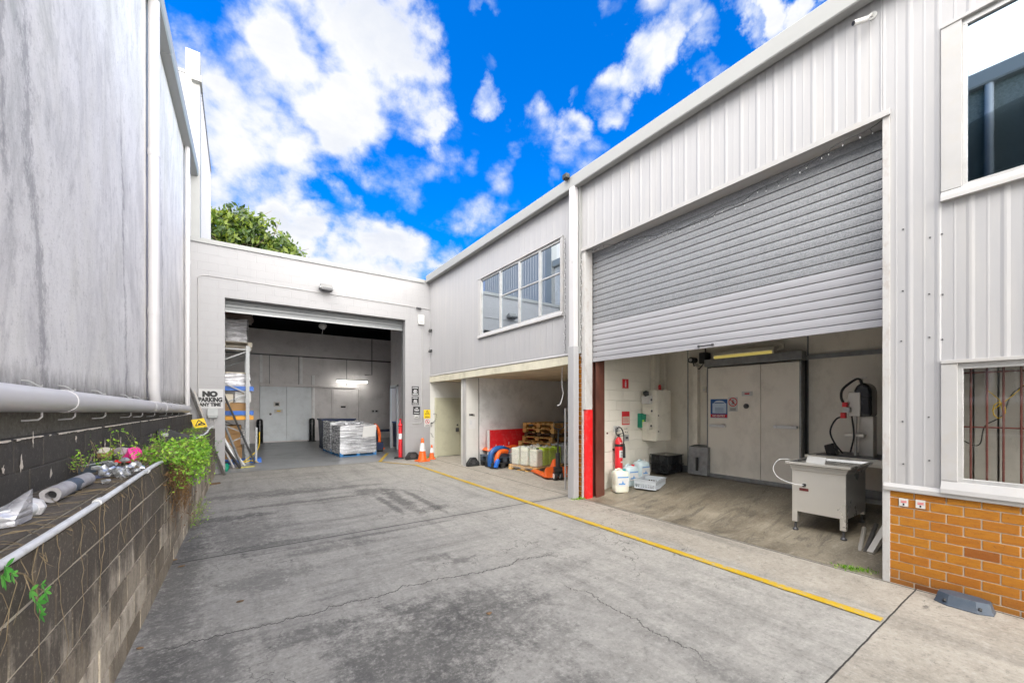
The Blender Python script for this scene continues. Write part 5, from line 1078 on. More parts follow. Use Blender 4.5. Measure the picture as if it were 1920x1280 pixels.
for i, (x0, x1, z0, z1, y, lab) in enumerate(((-.85, .12, .02, .46, 14.5, 'large brown carton on the floor under the rack'), (-.8, .08, .465, .86, 14.52, 'second brown carton up from the floor under the rack'), (-.7, .1, .865, 1.1, 14.5, 'top brown carton just below the yellow beam'))): carton(x0, x1, y, y+.9, z0, z1, m_card, lab)
solo('plastic_pallet', pallet_mb(1.2, .5, .11), m_blue, 'blue plastic pallet on the floor under the rack', 'pallet', loc=(.0, 14.35, .004))
sticks = [((.02, 13.2), (-.55, 13.9, 1.35), .05, m_reflect, 'white square tube'), ((.1, 13.25), (-.45, 14.0, 1.62), .045, m_galv, 'grey steel tube'), ((.16, 13.3), (-.5, 14.05, 1.0), .06, m_white, 'short wide white strip'),
          ((.42, 13.75), (-.35, 14.05, 2.1), .04, m_darksteel, 'black rod'), ((-.08, 13.1), (-.5, 13.7, .95), .04, m_trim, 'thin white batten'), ((.06, 13.0), (-.42, 13.6, .8), .05, m_pole, 'dull brown tube'), ((.46, 14.0), (.47, 14.1, 1.05), .05, m_galv, 'upright grey offcut')]
for (bx, by), tp, w_, m, lab in sticks: leaning('leaning_offcut', (bx, by, .03), tp, w_, m, lab+' leaning inside the garage doorway by the rack', 'offcut', 'offcuts leaning by the rack')
mb = MB(); mb.stube([(.5, 13.9, .04), (.3, 13.7, .12), (.05, 13.6, .05), (.3, 13.95, .2), (.52, 14.1, .45), (.55, 14.2, .9)], .012, 6); solo('yellow_strap', mb, m_yellow, 'loose yellow strap curling round the rack upright', 'strap', smooth=60)
mb = MB(); q = P(459, 877, Z=0)
for i in range(3): mb.blob((q.x+i*.12-.1, q.y+.03*i, .02), .08, i, .6, 2, 1.3, .8, .25)
solo('yellow_rag', mb, plain('yellow_rag', (.62, .56, .18), .8), 'crumpled pale yellow rag on the ground at the doorway', 'rag', smooth=60)
mb = MB(); q = P(424, 872, Z=0); mb.blob((q.x, 12.75, .07), .11, 3, .6, 2, .8, .8, 1.1); solo('green_bag', mb, m_green, 'small green crumpled bag among the leaning offcuts', 'bag', smooth=60)
mb = MB(); q = P(388, 910, Z=0); mb.bar((q.x-.28, q.y-.12, .025), (q.x+.22, q.y+.1, .02), .06, .03); solo('timber_offcut', mb, m_darkwood, 'short dark timber offcut on the ground below the leaning poles', 'timber')
mb = MB(); q = P(394, 889, Z=0); mb.box(q.x-.2, q.x+.0, YF-.16, YF-.06, .004, .18); solo('floor_drain_box', mb, m_black, 'small black box at the foot of the pier under the leaning poles', 'box', bevel=.01)
# ================================================================== carport
q0 = P(915, 840, Y=9.7); q1 = P(982, 835, Y=9.85); t = thing('painted_board', 'red painted board standing on edge at the back of the carport', 'panel', (q0.x+.5, 9.75, 0))
zt = P(920, 806, Y=9.7).z; mb = MB(); M = Matrix.Translation((q0.x, 9.7, 0)) @ Matrix.Rotation(.08, 4, 'Z'); Lr = q1.x-q0.x+.45
mb.box(.04, Lr, -.02, .02, .30, zt, M); obj('board', mb, m_redboard, t, bevel=.004)
mb = MB(); mb.box(0, .039, -.03, .03, .0, zt-.01, M); mb.box(.04, Lr, -.025, .025, .26, .299, M); obj('edge_frame', mb, m_white, t)
mb = MB()
for x, z in ((.25, .5), (.52, .47), (.72, .55)): mb.prism([(x, z), (x+.03, z+.01), (x+.035, z+.08), (x+.01, z+.09)], 'y', -.024, -.0205, M)
obj('torn_sticker', mb, m_white, t)
# stack of pallets: each one a thing
stack = P(1022, 838, Y=9.2); labs = ['lowest dark timber pallet of the carport stack', 'second timber pallet up in the carport stack', 'third timber pallet up in the carport stack', 'fourth timber pallet up, skewed in the carport stack', 'fifth pallet up in the carport stack, thin and dark', 'sixth timber pallet up in the carport stack', 'topmost pale timber pallet of the carport stack']
z = .26
for i, lab in enumerate(labs):
    dark = i in (0, 4); m = m_darkwood if dark else m_wood
    solo('timber_pallet', pallet_mb(1.15, 1.15, .14 if not dark else .11, i), m, lab, 'pallet', 'timber pallets stacked in the carport', loc=(stack.x+.05+rnd.uniform(-.05, .07)+(.14 if i > 2 else 0), 9.25+rnd.uniform(-.04, .04), z), rz=rad(12+rnd.uniform(-4, 4))); z += .142 if not dark else .112
t = thing('plinth', 'dark low skid under the timber pallet stack', 'skid', (stack.x+.05, 9.25, 0)); t.name = 'low_skid'
mb = MB(); mb.box(-.55, .55, -.5, .5, .2, .255); obj('deck', mb, m_darkwood, t, world=False)
for x in (-.45, .45): mb = MB(); mb.box(x-.05, x+.05, -.5, .5, 0, .2); obj('foot', mb, m_darkwood, t, world=False)
# black plastic skid with an orange and blue hose
q = P(939, 876, Z=0); BXs, BYs = q.x+.05, q.y+.25
for i, lab in enumerate(('lower black plastic pallet on the carport floor', 'upper black plastic pallet under the coiled hose')):
    mb = MB(); mb.box(-.36, .36, -.4, .4, .115, .155)
    for x in (-.29, 0, .29):
        for y in (-.33, 0, .33): mb.box(x-.065, x+.065, y-.065, y+.065, 0, .115)
    solo('plastic_pallet', mb, m_bluegrey if i else m_black, lab, 'pallet', 'black plastic pallets in the carport', bevel=.008, loc=(BXs+.02*i, BYs, i*.16), rz=rad(-8+5*i))
t = thing('coiled_hose', 'orange and blue ribbed hose draped over black plastic pallets', 'hose', (BXs-.2, BYs, .34))
def arc(cx, cy, pts, r, m, nm):
    mb = MB(); mb.stube([(BXs+x*.72, BYs+y*.9, z) for x, y, z in pts], r, 12); obj(nm, mb, m, t, smooth=60)
A = [(-.52, -.25, .08), (-.56, -.3, .26), (-.5, -.3, .42), (-.3, -.3, .52), (-.05, -.3, .53), (.2, -.2, .48), (.42, -.1, .42)]
arc(0, 0, A, .075, m_signblue, 'outer_hose'); arc(0, 0, [(-.38, -.42, .12), (-.40, -.46, .28), (-.30, -.46, .42), (-.1, -.44, .46), (.12, -.4, .44)], .062, m_orange, 'inner_hose'); arc(0, 0, [(-.46, -.48, .05), (-.42, -.5, .18), (-.36, -.5, .26)], .06, m_blue, 'hose_end')
t = thing('orange_board', 'orange flat ramp board behind the coiled hose', 'board', (BXs+.25, BYs+.3, .42)); mb = MB(); mb.prism([(-.45, .0), (.5, .06), (.5, .12), (-.35, .07)], 'y', -.25, .25); obj('plank', mb, m_orange, t, world=False, bevel=.008)
# film-wrapped pallet of containers
CXp, CYp = 6.62, 8.50
t = thing('jug_pallet', 'film-wrapped pallet of clear and lime-green containers in the carport', 'pallet load', (CXp, CYp, 0), rad(12)); obj('pallet', pallet_mb(1.08, 1.0, .13, 31), m_wood, t, world=False)
k = 0
for iy, y in enumerate((-.34, -.02, .3)):
    for ix, x in enumerate((-.39, -.13, .13, .39)):
        mb = MB(); h = .44+.02*((ix+iy) % 2); mb.box(x-.12, x+.12, y-.13, y+.13, .145, .145+h); m = m_lime if (iy == 0 and ix in (1, 2, 3)) else m_jug; c_ = obj('container', mb, m, t, world=False, bevel=.035)
        mb = MB(); mb.cyl((x, y-.05, .145+h), (x, y-.05, .175+h), .035, n=12); obj('cap', mb, m_white if k % 3 else m_ink, c_); k += 1
mb = MB(); wrapped(mb, -.56, .56, -.5, .5, .06, .54, Matrix(), 21, .05, 12); obj('film', mb, m_film, t, smooth=60, world=False)
q = P(925+20, 893, Z=0)
# second clear-wrapped load farther back
t = thing('clear_wrapped_load', 'clear film-wrapped grey load behind the pallet jack', 'load', (CXp+1.05, CYp-.05, 0), rad(8)); obj('pallet', pallet_mb(.9, .9, .13, 33), m_darkwood, t, world=False); mb = MB(); wrapped(mb, -.42, .42, -.42, .42, .135, .62, Matrix(), 23, .05, 10); obj('goods', mb, m_cratelight, t, smooth=60, world=False); mb = MB(); wrapped(mb, -.45, .45, -.45, .45, .1, .66, Matrix(), 27, .05, 10); obj('film', mb, m_film, t, smooth=60, world=False)
# pallet jack
a = P(1018, 884, Z=.0); b = P(1049, 898, Z=0)
t = thing('pallet_jack', 'orange hand pallet jack with black upright handle in the carport', 'pallet jack', (b.x-.05, b.y+.10, 0), math.atan2(b.y-a.y, b.x-a.x))
for s in (-.19, .19):
    mb = MB(); mb.prism([(-.95, .03), (-.9, .085), (-.1, .10), (.02, .10), (.02, .04), (-.9, .035)], 'y', s-.075, s+.075); obj('fork', mb, m_orange, t, world=False, bevel=.006)
    mb = MB(); mb.cyl((-.86, s-.04, .036), (-.86, s+.04, .036), .035, n=12); obj('roller', mb, m_white, t, world=False)
mb = MB(); mb.prism([(-.30, .10), (.1, .10), (.1, .48), (-.02, .44)], 'y', -.06, .06); mb.prism([(.0, .05), (.12, .05), (.12, .3), (.0, .22)], 'y', -.26, .26); obj('body', mb, m_orange, t, world=False, bevel=.008)
mb = MB(); mb.cyl((.17, 0, .1), (.17, 0, .62), .05, n=12); mb.box(.1, .24, -.09, .09, .2, .3); obj('pump', mb, m_black, t, world=False, smooth=40)
for s in (-.07, .07):
    mb = MB(); mb.cyl((.17, s-.03, .095), (.17, s+.03, .095), .095, n=18); w_ = obj('wheel', mb, m_black, t, world=False, smooth=40); mb = MB(); mb.cyl((.17, s-.034, .095), (.17, s+.034, .095), .06, n=14); obj('rim', mb, m_white, w_, smooth=40)
mb = MB(); mb.tube([(.17, 0, .6), (.19, 0, .9), (.22, 0, 1.18)], .02, 10); mb.tube([(.22, -.03, 1.16), (.22, -.12, 1.2), (.23, -.12, 1.32), (.23, .12, 1.32), (.22, .12, 1.2), (.22, .03, 1.16)], .016, 8); obj('handle', mb, m_black, t, world=False, smooth=50)
# slim trolley rack standing by the downpipe
q = P(1060, 917, Z=0); t = thing('trolley_rack', 'tall thin grey metal frame rack standing just behind the downpipe', 'rack', (q.x, q.y, 0)); zt = P(1058, 765, X=q.x).z
for (x, y, m) in ((q.x, q.y, m_alu), (q.x+.45, q.y, m_alu)): mb = MB(); mb.box(x-.012, x+.012, y-.012, y+.012, 0, zt); obj('post', mb, m, t)
for i in range(8):
    z = .3+i*(zt-.31)/7
    mb = MB(); mb.box(q.x+.0125, q.x+.4375, q.y-.01, q.y+.01, z-.012, z+.003); obj('rail', mb, m_alu, t)
mb = MB(); q2 = P(1054, 740, X=XR+.3); mb.stube([(q2.x, q2.y, 2.49), (q2.x, q2.y, 2.1), (q2.x+.03, q2.y, 1.95), (q2.x+.01, q2.y+.03, 1.8), (q2.x-.02, q2.y+.04, 1.72), (q2.x-.06, q2.y+.08, 1.70)], .012, 6); solo('hanging_cord', mb, m_reflect, 'short white cord hanging from the carport ceiling by the post', 'cord', smooth=60)
# ================================================================== bay: wall fittings on the block wall (faces the camera)
YB = 5.358
def onwall(name, px0, py0, px1, py1, m, label, cat, d=.006, Y=YB, bevel=0):
    X0, X1, Z0, Z1 = rectY(px0, py0, px1, py1, Y); t = thing(name, label, cat, ((X0+X1)/2, Y, Z0)); mb = MB(); mb.box(X0, X1, Y-d, Y-.0005, Z0, Z1); o = obj('plate', mb, m, t, bevel=bevel); return t, (X0, X1, Z0, Z1), o
t, (a, b, c, d), o = onwall('extinguisher_sign', 1167, 710, 1178, 728.5, m_signred, 'small red extinguisher sign high on the cream block wall', 'sign'); h = d-c
mb = MB(); cx = (a+b)/2; mb.box(cx-.02, cx+.02, YB-.0085, YB-.0065, c+.18*h, c+.68*h); mb.box(cx-.012, cx+.012, YB-.0085, YB-.0065, c+.70*h, c+.85*h); mb.box(a+.006, b-.006, YB-.008, YB-.0065, c+.02*h, c+.05*h); mb.box(a+.006, b-.006, YB-.008, YB-.0065, d-.05*h, d-.02*h); obj('symbol', mb, m_paper, t)
t, (a, b, c, d), o = onwall('extinguisher_chart', 1166, 771, 1180, 796, m_signred, 'red sign with a cream text panel on the cream block wall', 'sign'); h = d-c
mb = MB(); mb.box(a+.012, b-.012, YB-.008, YB-.0065, c+.08*h, c+.62*h); obj('text_panel', mb, m_cardpale, t); mb = MB()
for i in range(5): mb.box(a+.02, b-.02-rnd.uniform(0, .03), YB-.0095, YB-.0082, c+(.16+.09*i)*h, c+(.19+.09*i)*h)
obj('print', mb, m_signred, t)
t, (a, b, c, d), o = onwall('first_aid_box', 1195, 774.5, 1210, 801, m_green, 'green first-aid cabinet with yellow stickers beside the switchboard', 'cabinet', .10, bevel=.01); h = d-c
mb = MB(); mb.box(a+.03, a+.085, YB-.104, YB-.1005, c+.1*h, c+.55*h); mb.box(b-.08, b-.02, YB-.104, YB-.1005, c+.06*h, c+.25*h); obj('sticker', mb, m_lime, t); mb = MB(); walker(mb, ((a+b)/2+.02, YB-.1055, c+.5*h), .07, (1, 0, 0), (0, 0, 1)); obj('symbol', mb, m_reflect, t, fix=False)
t, (a, b, c, d), o = onwall('gauge_notice', 1150, 798, 1161.5, 809, m_white, 'small white notice with black dial symbol above the extinguisher', 'notice'); mb = MB(); ring(mb, ((a+b)/2, YB-.0075, (c+d)/2-.01), .045, .012, (1, 0, 0), (0, 0, 1)); mb.bar(((a+b)/2-.02, YB-.0075, (c+d)/2-.02), ((a+b)/2+.02, YB-.0075, (c+d)/2+.01), .012, .001, (0, 1, 0)); obj('symbol', mb, m_ink, t, fix=False)
t, (a, b, c, d), o = onwall('power_outlet', 1167, 799, 1178, 814, m_beigebox, 'cream power outlet plate beside the dial notice', 'outlet', .02); mb = MB()
for x, z in ((.3, .7), (.6, .72), (.35, .3), (.65, .25)): mb.box(a+(b-a)*x-.008, a+(b-a)*x+.008, YB-.023, YB-.0205, c+(d-c)*z-.012, c+(d-c)*z+.012)
obj('socket', mb, m_ink, t)
t, (a, b, c, d), o = onwall('switch_plate', 1169, 814.5, 1177, 826, m_alu, 'dull metal switch plate below the cream power outlet', 'switch', .03); mb = MB(); mb.box(a+.03, b-.03, YB-.036, YB-.0305, c+.04, d-.04); obj('rocker', mb, m_darksteel, t)
mb = MB(); q = P(1139, 812, Y=YB-.01); mb.cyl(q, (q.x, YB, q.z), .018, n=10); solo('wall_bolt', mb, m_rust, 'rusty round bolt head in the cream block wall by the column', 'bolt')
# fire extinguisher
q = P(1160, 838, Y=YB-.13); ex, ez = q.x, bayz(q.x)
zb, ztp = P(1160, 878, Y=YB-.13).z, P(1160, 824, Y=YB-.13).z
t = thing('fire_extinguisher', 'tall red fire extinguisher with black hose on the cream block wall', 'extinguisher', (ex, YB-.13, zb)); R_ = .075
mb = MB(); mb.lathe([(.05, zb-.02), (R_*.96, zb), (R_, zb+.03), (R_, ztp-.06), (R_*.9, ztp-.02), (R_*.55, ztp+.03), (.03, ztp+.05)], (ex, YB-.13, 0), 22); obj('cylinder', mb, m_red, t, smooth=45)
mb = MB(); mb.lathe([(R_+.001, ztp-.13), (R_+.001, ztp-.08)], (ex, YB-.13, 0), 22); obj('black_band', mb, m_ink, t, smooth=45)
mb = MB()
for (z0, z1, hw) in ((zb+.22, zb+.36, .7), (zb+.12, zb+.15, .35), (ztp-.07, ztp-.05, .5)):
    n = 8; mb.add([(ex+(R_+.0018)*math.sin(-hw+2*hw*i/n), YB-.13-(R_+.0018)*math.cos(-hw+2*hw*i/n), z) for z in (z0, z1) for i in range(n+1)], [(i, i+1, n+2+i, n+1+i) for i in range(n)])
obj('label', mb, m_paper, t, smooth=45); mb = MB()
for i in range(4): mb.box(ex-.03, ex+.025, YB-.13-R_-.0035, YB-.13-R_-.002, zb+.24+i*.028, zb+.25+i*.028)
obj('print', mb, m_ink, t)
mb = MB(); mb.cyl((ex, YB-.13, ztp+.05), (ex, YB-.13, ztp+.10), .022, n=12); mb.bar((ex-.02, YB-.13, ztp+.10), (ex+.12, YB-.15, ztp+.13), .02, .012); mb.bar((ex-.02, YB-.13, ztp+.08), (ex+.11, YB-.15, ztp+.075), .02, .012); obj('valve', mb, m_black, t)
mb = MB(); mb.stube([(ex-.02, YB-.13, ztp+.08), (ex-.09, YB-.15, ztp+.11), (ex-.11, YB-.16, ztp+.18), (ex-.05, YB-.16, ztp+.24), (ex+.04, YB-.16, ztp+.22), (ex+.10, YB-.16, ztp+.12), (ex+.125, YB-.15, ztp-.02), (ex+.12, YB-.14, ztp-.1)], .012, 10); obj('hose', mb, m_black, t, smooth=60)
mb = MB(); mb.lathe([(.018, ztp-.08), (.03, ztp-.16), (.035, ztp-.34), (.03, ztp-.36)], (ex+.125, YB-.15, 0), 12); obj('discharge_horn', mb, m_black, t, smooth=45)
mb = MB(); mb.box(ex-.03, ex+.03, YB-.056, YB-.001, ztp-.22, ztp-.18); obj('wall_bracket', mb, m_black, t)
# switchboard
Y0s = 5.02; X0, X1 = P(1230, 780, Y=Y0s).x, P(1257.5, 780, Y=Y0s).x; Z0, Z1 = P(1243, 826, Y=Y0s).z, P(1243, 731, Y=Y0s).z
t = thing('switchboard', 'beige metal switchboard cabinet fixed to the cream block wall', 'cabinet', ((X0+X1)/2, YB, Z0))
mb = MB(); mb.box(X0, X1, Y0s, YB-.001, Z0, Z1); cb = obj('cabinet', mb, m_beigebox, t, bevel=.006)
mb = MB(); mb.box(X0+.02, X1-.02, Y0s-.018, Y0s-.001, Z0+.02, Z1-.02); dr_ = obj('door', mb, m_beigebox, t, bevel=.004); mb = MB(); mb.cyl((X0+.05, Y0s-.03, (Z0+Z1)/2), (X0+.05, Y0s-.018, (Z0+Z1)/2), .014, n=10); mb.cyl((X0+.05, Y0s-.03, Z0+.2), (X0+.05, Y0s-.018, Z0+.2), .014, n=10); obj('latch', mb, m_darksteel, dr_)
for (pz0, pz1, dx, m) in ((757, 742, .10, m_white), (776, 764, .08, m_beigebox), (804, 790, .12, m_beigebox)):
    a_, b_ = P(1225, pz0, Y=5.2).z, P(1225, pz1, Y=5.2).z; mb = MB(); mb.box(X0-dx, X0-.002, 5.1, 5.3, a_, b_); so = obj('switch_box', mb, m, t, bevel=.008); mb = MB(); mb.cyl((X0-dx*.5, 5.085, (a_+b_)/2), (X0-dx*.5, 5.099, (a_+b_)/2), .022, n=10); obj('knob', mb, m_darksteel, so)
for px in (1229, 1247): x = P(px, 700, Y=YB-.1).x; mb = MB(); mb.box(x-.05, x+.05, YB-.11, YB-.001, Z1+.001, 4.6); obj('cable_duct', mb, m_beigebox, t, bevel=.004)
mb = MB(); x = P(1237, 728, Y=5.2).x; mb.lathe([(.03, Z1), (.03, Z1+.09), (.02, Z1+.12), (0, Z1+.125)], (x, 5.2, 0), 12); obj('warning_beacon', mb, m_red, t, smooth=40)
mb = MB(); mb.blob((X0-.08, 5.2, P(1225, 738, Y=5.2).z), .06, 4, .4, 2); obj('gland', mb, m_black, t)
# jugs, crates
def jug(px, py, label, m, capm, h=.40, k=1.0):
    z = .1; q = None
    for _ in range(8): q = P(px, py, Z=z); z = bayz(q.x)
    t = thing('chemical_jug', label, 'jug', (q.x, q.y, z), rnd.uniform(-.25, .25)-.3, 'plastic chemical jugs in the bay')
    w_, d_ = .14*k, .125*k
    def sq(s, z_, n=20): return [(s*w_*math.copysign(abs(math.cos(6.2832*i/n))**.45, math.cos(6.2832*i/n)), s*d_*math.copysign(abs(math.sin(6.2832*i/n))**.45, math.sin(6.2832*i/n)), z_) for i in range(n)]
    lv = [(.9, 0), (1, .02), (1, h*.30), (.985, h*.31), (1, h*.33), (1, h*.80), (.93, h*.88), (.7, h*.93), (.35, h*.95), (.3, h*.97)]
    mb = MB(); vs = [v for s, z_ in lv for v in sq(s, z_)]; n = 20; mb.add(vs, [(i*n+j, i*n+(j+1) % n, (i+1)*n+(j+1) % n, (i+1)*n+j) for i in range(len(lv)-1) for j in range(n)]+[tuple(range(n)), tuple(range((len(lv)-1)*n, len(lv)*n))]); obj('body', mb, m, t, smooth=50, world=False)
    mb = MB(); mb.cyl((.06*k, -.03, h*.92), (.06*k, -.03, h*1.01), .033, n=14); obj('cap', mb, capm, t, smooth=40, world=False)
    mb = MB(); mb.tube([(-.1*k, 0, h*.88), (-.09*k, 0, h*.99), (-.03*k, 0, h*1.02), (.03*k, .02, h*.98), (.05*k, .03, h*.92)], .016, 8); obj('handle', mb, m, t, smooth=60, world=False)
    mb = MB(); mb.box(-w_*.78, w_*.78, -d_-.0035, -d_-.001, h*.28, h*.72); lb = obj('label', mb, m_paper, t, world=False)
    mb = MB(); mb.box(-w_*.76, w_*.76, -d_-.005, -d_-.0038, h*.66, h*.715); mb.box(-w_*.6, w_*.3, -d_-.005, -d_-.0038, h*.36, h*.42); mb.prism([(-w_*.2, h*.42), (w_*.1, h*.42), (-w_*.05, h*.55)], 'y', -d_-.005, -d_-.0038); obj('label_print', mb, m_bluelabel, lb)
jug(1163, 921, 'front cream-yellow plastic jug with blue-printed label', m_jug, m_teal, .42)
jug(1180, 909, 'middle pale blue plastic jug with a red cap', m_jugblue, m_red, .40)
jug(1202, 898, 'rearmost pale blue plastic jug with a white cap', m_jugblue, m_white, .40)
z = .1
for _ in range(6): q = P(1219, 911, Z=z); z = bayz(q.x)
t = thing('plastic_crate', 'low grey ventilated plastic crate on the bay floor by the jugs', 'crate', (q.x, q.y, z), .28)
mb = MB(); Wc, Dc, Hc = .27, .2, .15
mb.box(-Wc, Wc, -Dc, Dc, 0, .012); mb.box(-Wc, Wc, -Dc, -Dc+.012, .09, Hc); mb.box(-Wc, Wc, Dc-.012, Dc, .09, Hc); mb.box(-Wc, -Wc+.012, -Dc+.012, Dc-.012, .09, Hc); mb.box(Wc-.012, Wc, -Dc+.012, Dc-.012, .09, Hc)
for i in range(13):
    x = -Wc+.01+i*(2*Wc-.02)/12
    for y in (-Dc+.006, Dc-.006): mb.box(x-.006, x+.006, y-.005, y+.005, .012, .09)
for i in range(9):
    y = -Dc+.02+i*(2*Dc-.04)/8
    for x in (-Wc+.006, Wc-.006): mb.box(x-.005, x+.005, y-.006, y+.006, .012, .09)
mb.box(-Wc+.015, Wc-.015, -Dc+.015, Dc-.015, .012, .02); obj('basket', mb, m_cratelight, t, world=False); mb = MB(); mb.box(-Wc-.012, Wc+.012, -Dc-.012, Dc+.012, Hc, Hc+.012); mb.box(-Wc+.01, Wc-.01, -Dc+.01, Dc-.01, Hc-.012, Hc-.001)
mb = MB()
for (a_, b_, c_, d_) in ((-Wc-.012, Wc+.012, -Dc-.012, -Dc+.014), (-Wc-.012, Wc+.012, Dc-.014, Dc+.012), (-Wc-.012, -Wc+.014, -Dc+.015, Dc-.015), (Wc-.014, Wc+.012, -Dc+.015, Dc-.015)): mb.box(a_, b_, c_, d_, Hc+.001, Hc+.016)
obj('rim', mb, m_cratelight, t, world=False)
q = P(1240, 893, X=7.45); t = thing('black_crate', 'stacked black plastic crate in the back corner of the bay', 'crate', (7.4, 5.05, BZ))
for i, (z0, z1) in enumerate(((.0, .17), (.19, .36))): mb = MB(); mb.box(-.25, .25, -.2, .2, z0, z1); mb.box(-.27, .27, -.22, .22, z1, z1+.018); obj('tub', mb, m_blackgloss, t, world=False, bevel=.008)
# ================================================================== cool room door and fittings on the back wall (faces -X)
XB = BX1-.001
def onback(name, px0, py0, px1, py1, m, label, cat, X, d=.004, parent=None):
    Y0, Y1, Z0, Z1 = rectX(px0, py0, px1, py1, X); mb = MB(); mb.box(X-d, X-.0004, Y0, Y1, Z0, Z1)
    if parent is not None: return obj(name, mb, m, parent), (Y0, Y1, Z0, Z1)
    t = thing(name, label, cat, (X, (Y0+Y1)/2, Z0)); obj('plate', mb, m, t); return t, (Y0, Y1, Z0, Z1)
XD = BX1-.16
DYa, DYb = P(1499, 790, X=XD).y, P(1327.5, 790, X=XD).y; DZ0, DZ1 = BZ+.02, P(1410, 684, X=XD).z
t_cd = thing('cool_room_door', 'wide sliding insulated cool-room door hung from a metal rail', 'door', (XD, (DYa+DYb)/2, BZ))
ys = P(1426, 790, X=XD).y
for a, b in ((DYa, ys-.003), (ys+.003, DYb)): mb = MB(); mb.box(XD, XD+.12, a, b, DZ0+.05, DZ1); obj('door_panel', mb, m_cooldoor, t_cd, bevel=.006)
mb = MB(); mb.box(XD-.012, XD+.125, DYa-.03, DYa-.001, DZ0, DZ1+.02); mb.box(XD-.012, XD+.125, DYa, DYb, DZ0-.02, DZ0+.048); mb.box(XD-.008, XD+.125, DYb+.001, DYb+.02, DZ0, DZ1+.02); obj('door_edge', mb, m_galv, t_cd, bevel=.003)
mb = MB(); mb.box(XD-.05, XD+.14, DYa-.05, DYb+.05, DZ1+.03, DZ1+.17); obj('rail', mb, m_galv, t_cd, bevel=.006)
mb = MB(); mb.box(XD+.125, XB, DYa-.06, DYa-.032, BZ, DZ1+.02); obj('seal', mb, m_black, t_cd)
def handle(px0, px1, py, flip):
    Y0, Y1 = P(px1, py, X=XD-.05).y, P(px0, py, X=XD-.05).y; z = P((px0+px1)/2, py, X=XD-.05).z; mb = MB()
    mb.box(XD-.06, XD-.045, Y0, Y1, z-.025, z+.025); mb.box(XD-.045, XD-.001, Y0, Y0+.03, z-.022, z+.022); mb.box(XD-.045, XD-.001, Y1-.03, Y1, z-.022, z+.022); mb.cyl((XD-.07, Y1-.04 if flip else Y0+.04, z), (XD-.06, Y1-.04 if flip else Y0+.04, z), .02, n=10); obj('handle', mb, m_reflect, t_cd, bevel=.004)
handle(1330, 1358, 798, False); handle(1450, 1494, 800.5, True)
mb = MB(); q = P(1399.5, 761, X=XD); mb.cyl((XD-.02, q.y, q.z), (XD, q.y, q.z), .045, n=16); mb.cyl((XD-.05, q.y, q.z), (XD-.02, q.y, q.z), .022, n=12); obj('lock', mb, m_darksteel, t_cd, smooth=40)
o, (a, b, c, d) = onback('temperature_label', 1391, 733.5, 1411, 742, m_white, '', '', XD, .006, t_cd); mb = MB(); mb.box(XD-.0085, XD-.0065, a+.05, b-.05, c+.35*(d-c), c+.65*(d-c)); obj('print', mb, m_signred, o)
t, (a, b, c, d) = onback('no_entry_sign', 1332.5, 748, 1364, 783, m_signblue, 'blue and red NO ENTRY safety sign on the cool-room door', 'sign', XD, .004); h, w_ = d-c, b-a
mb = MB(); mb.box(XD-.0065, XD-.0045, a+.02, b-.04, c+.25*h, c+.78*h); n = 12; mb.add([(XD-.006, (a+b)/2-.01+w_*.33*math.cos(math.pi*k/n), c+.77*h+h*.16*math.sin(math.pi*k/n)) for k in range(n+1)], [tuple(range(n+1))]); obj('text_panel', mb, plain('pale_blue_print', (.55, .66, .8), .5), t, fix=False)
mb = MB(); mb.box(XD-.0065, XD-.0045, a+.003, b-.003, c+.01, c+.19*h); rp = obj('red_band', mb, m_signred, t)
lettering('NO ENTRY', .06, (XD-.008, (a+b)/2, c+.1*h), (0, -1, 0), (0, 0, 1), m_reflect, t, 'lettering', w_*.74, .001)
mb = MB()
for i in range(4): mb.box(XD-.0085, XD-.007, a+.07, b-.09, c+(.32+.07*i)*h, c+(.34+.07*i)*h)
mb.box(XD-.0085, XD-.007, a+.06, b-.08, c+.78*h, c+.82*h); mb.box(XD-.0085, XD-.007, b-.05, b-.015, c+.86*h, c+.93*h); obj('print', mb, m_signblue, t)
t, (a, b, c, d) = onback('pedestrian_sign', 1366, 744.5, 1383, 771, m_white, 'white no-pedestrians sign on the cool-room door', 'sign', XD, .004); cy, cz = (a+b)/2, c+.66*(d-c)
mb = MB(); ring(mb, (XD-.006, cy, cz), .083, .016, (0, -1, 0), (0, 0, 1)); mb.bar((XD-.0065, cy+.055, cz+.055), (XD-.0065, cy-.055, cz-.055), .014, .001, (1, 0, 0)); obj('ring', mb, m_signred, t, fix=False)
mb = MB(); walker(mb, (XD-.0055, cy, cz), .06, (0, -1, 0), (0, 0, 1))
for i in range(3): mb.box(XD-.006, XD-.0045, a+.03, b-.03, c+(.06+.07*i)*(d-c), c+(.09+.07*i)*(d-c))
obj('symbol', mb, m_ink, t, fix=False)
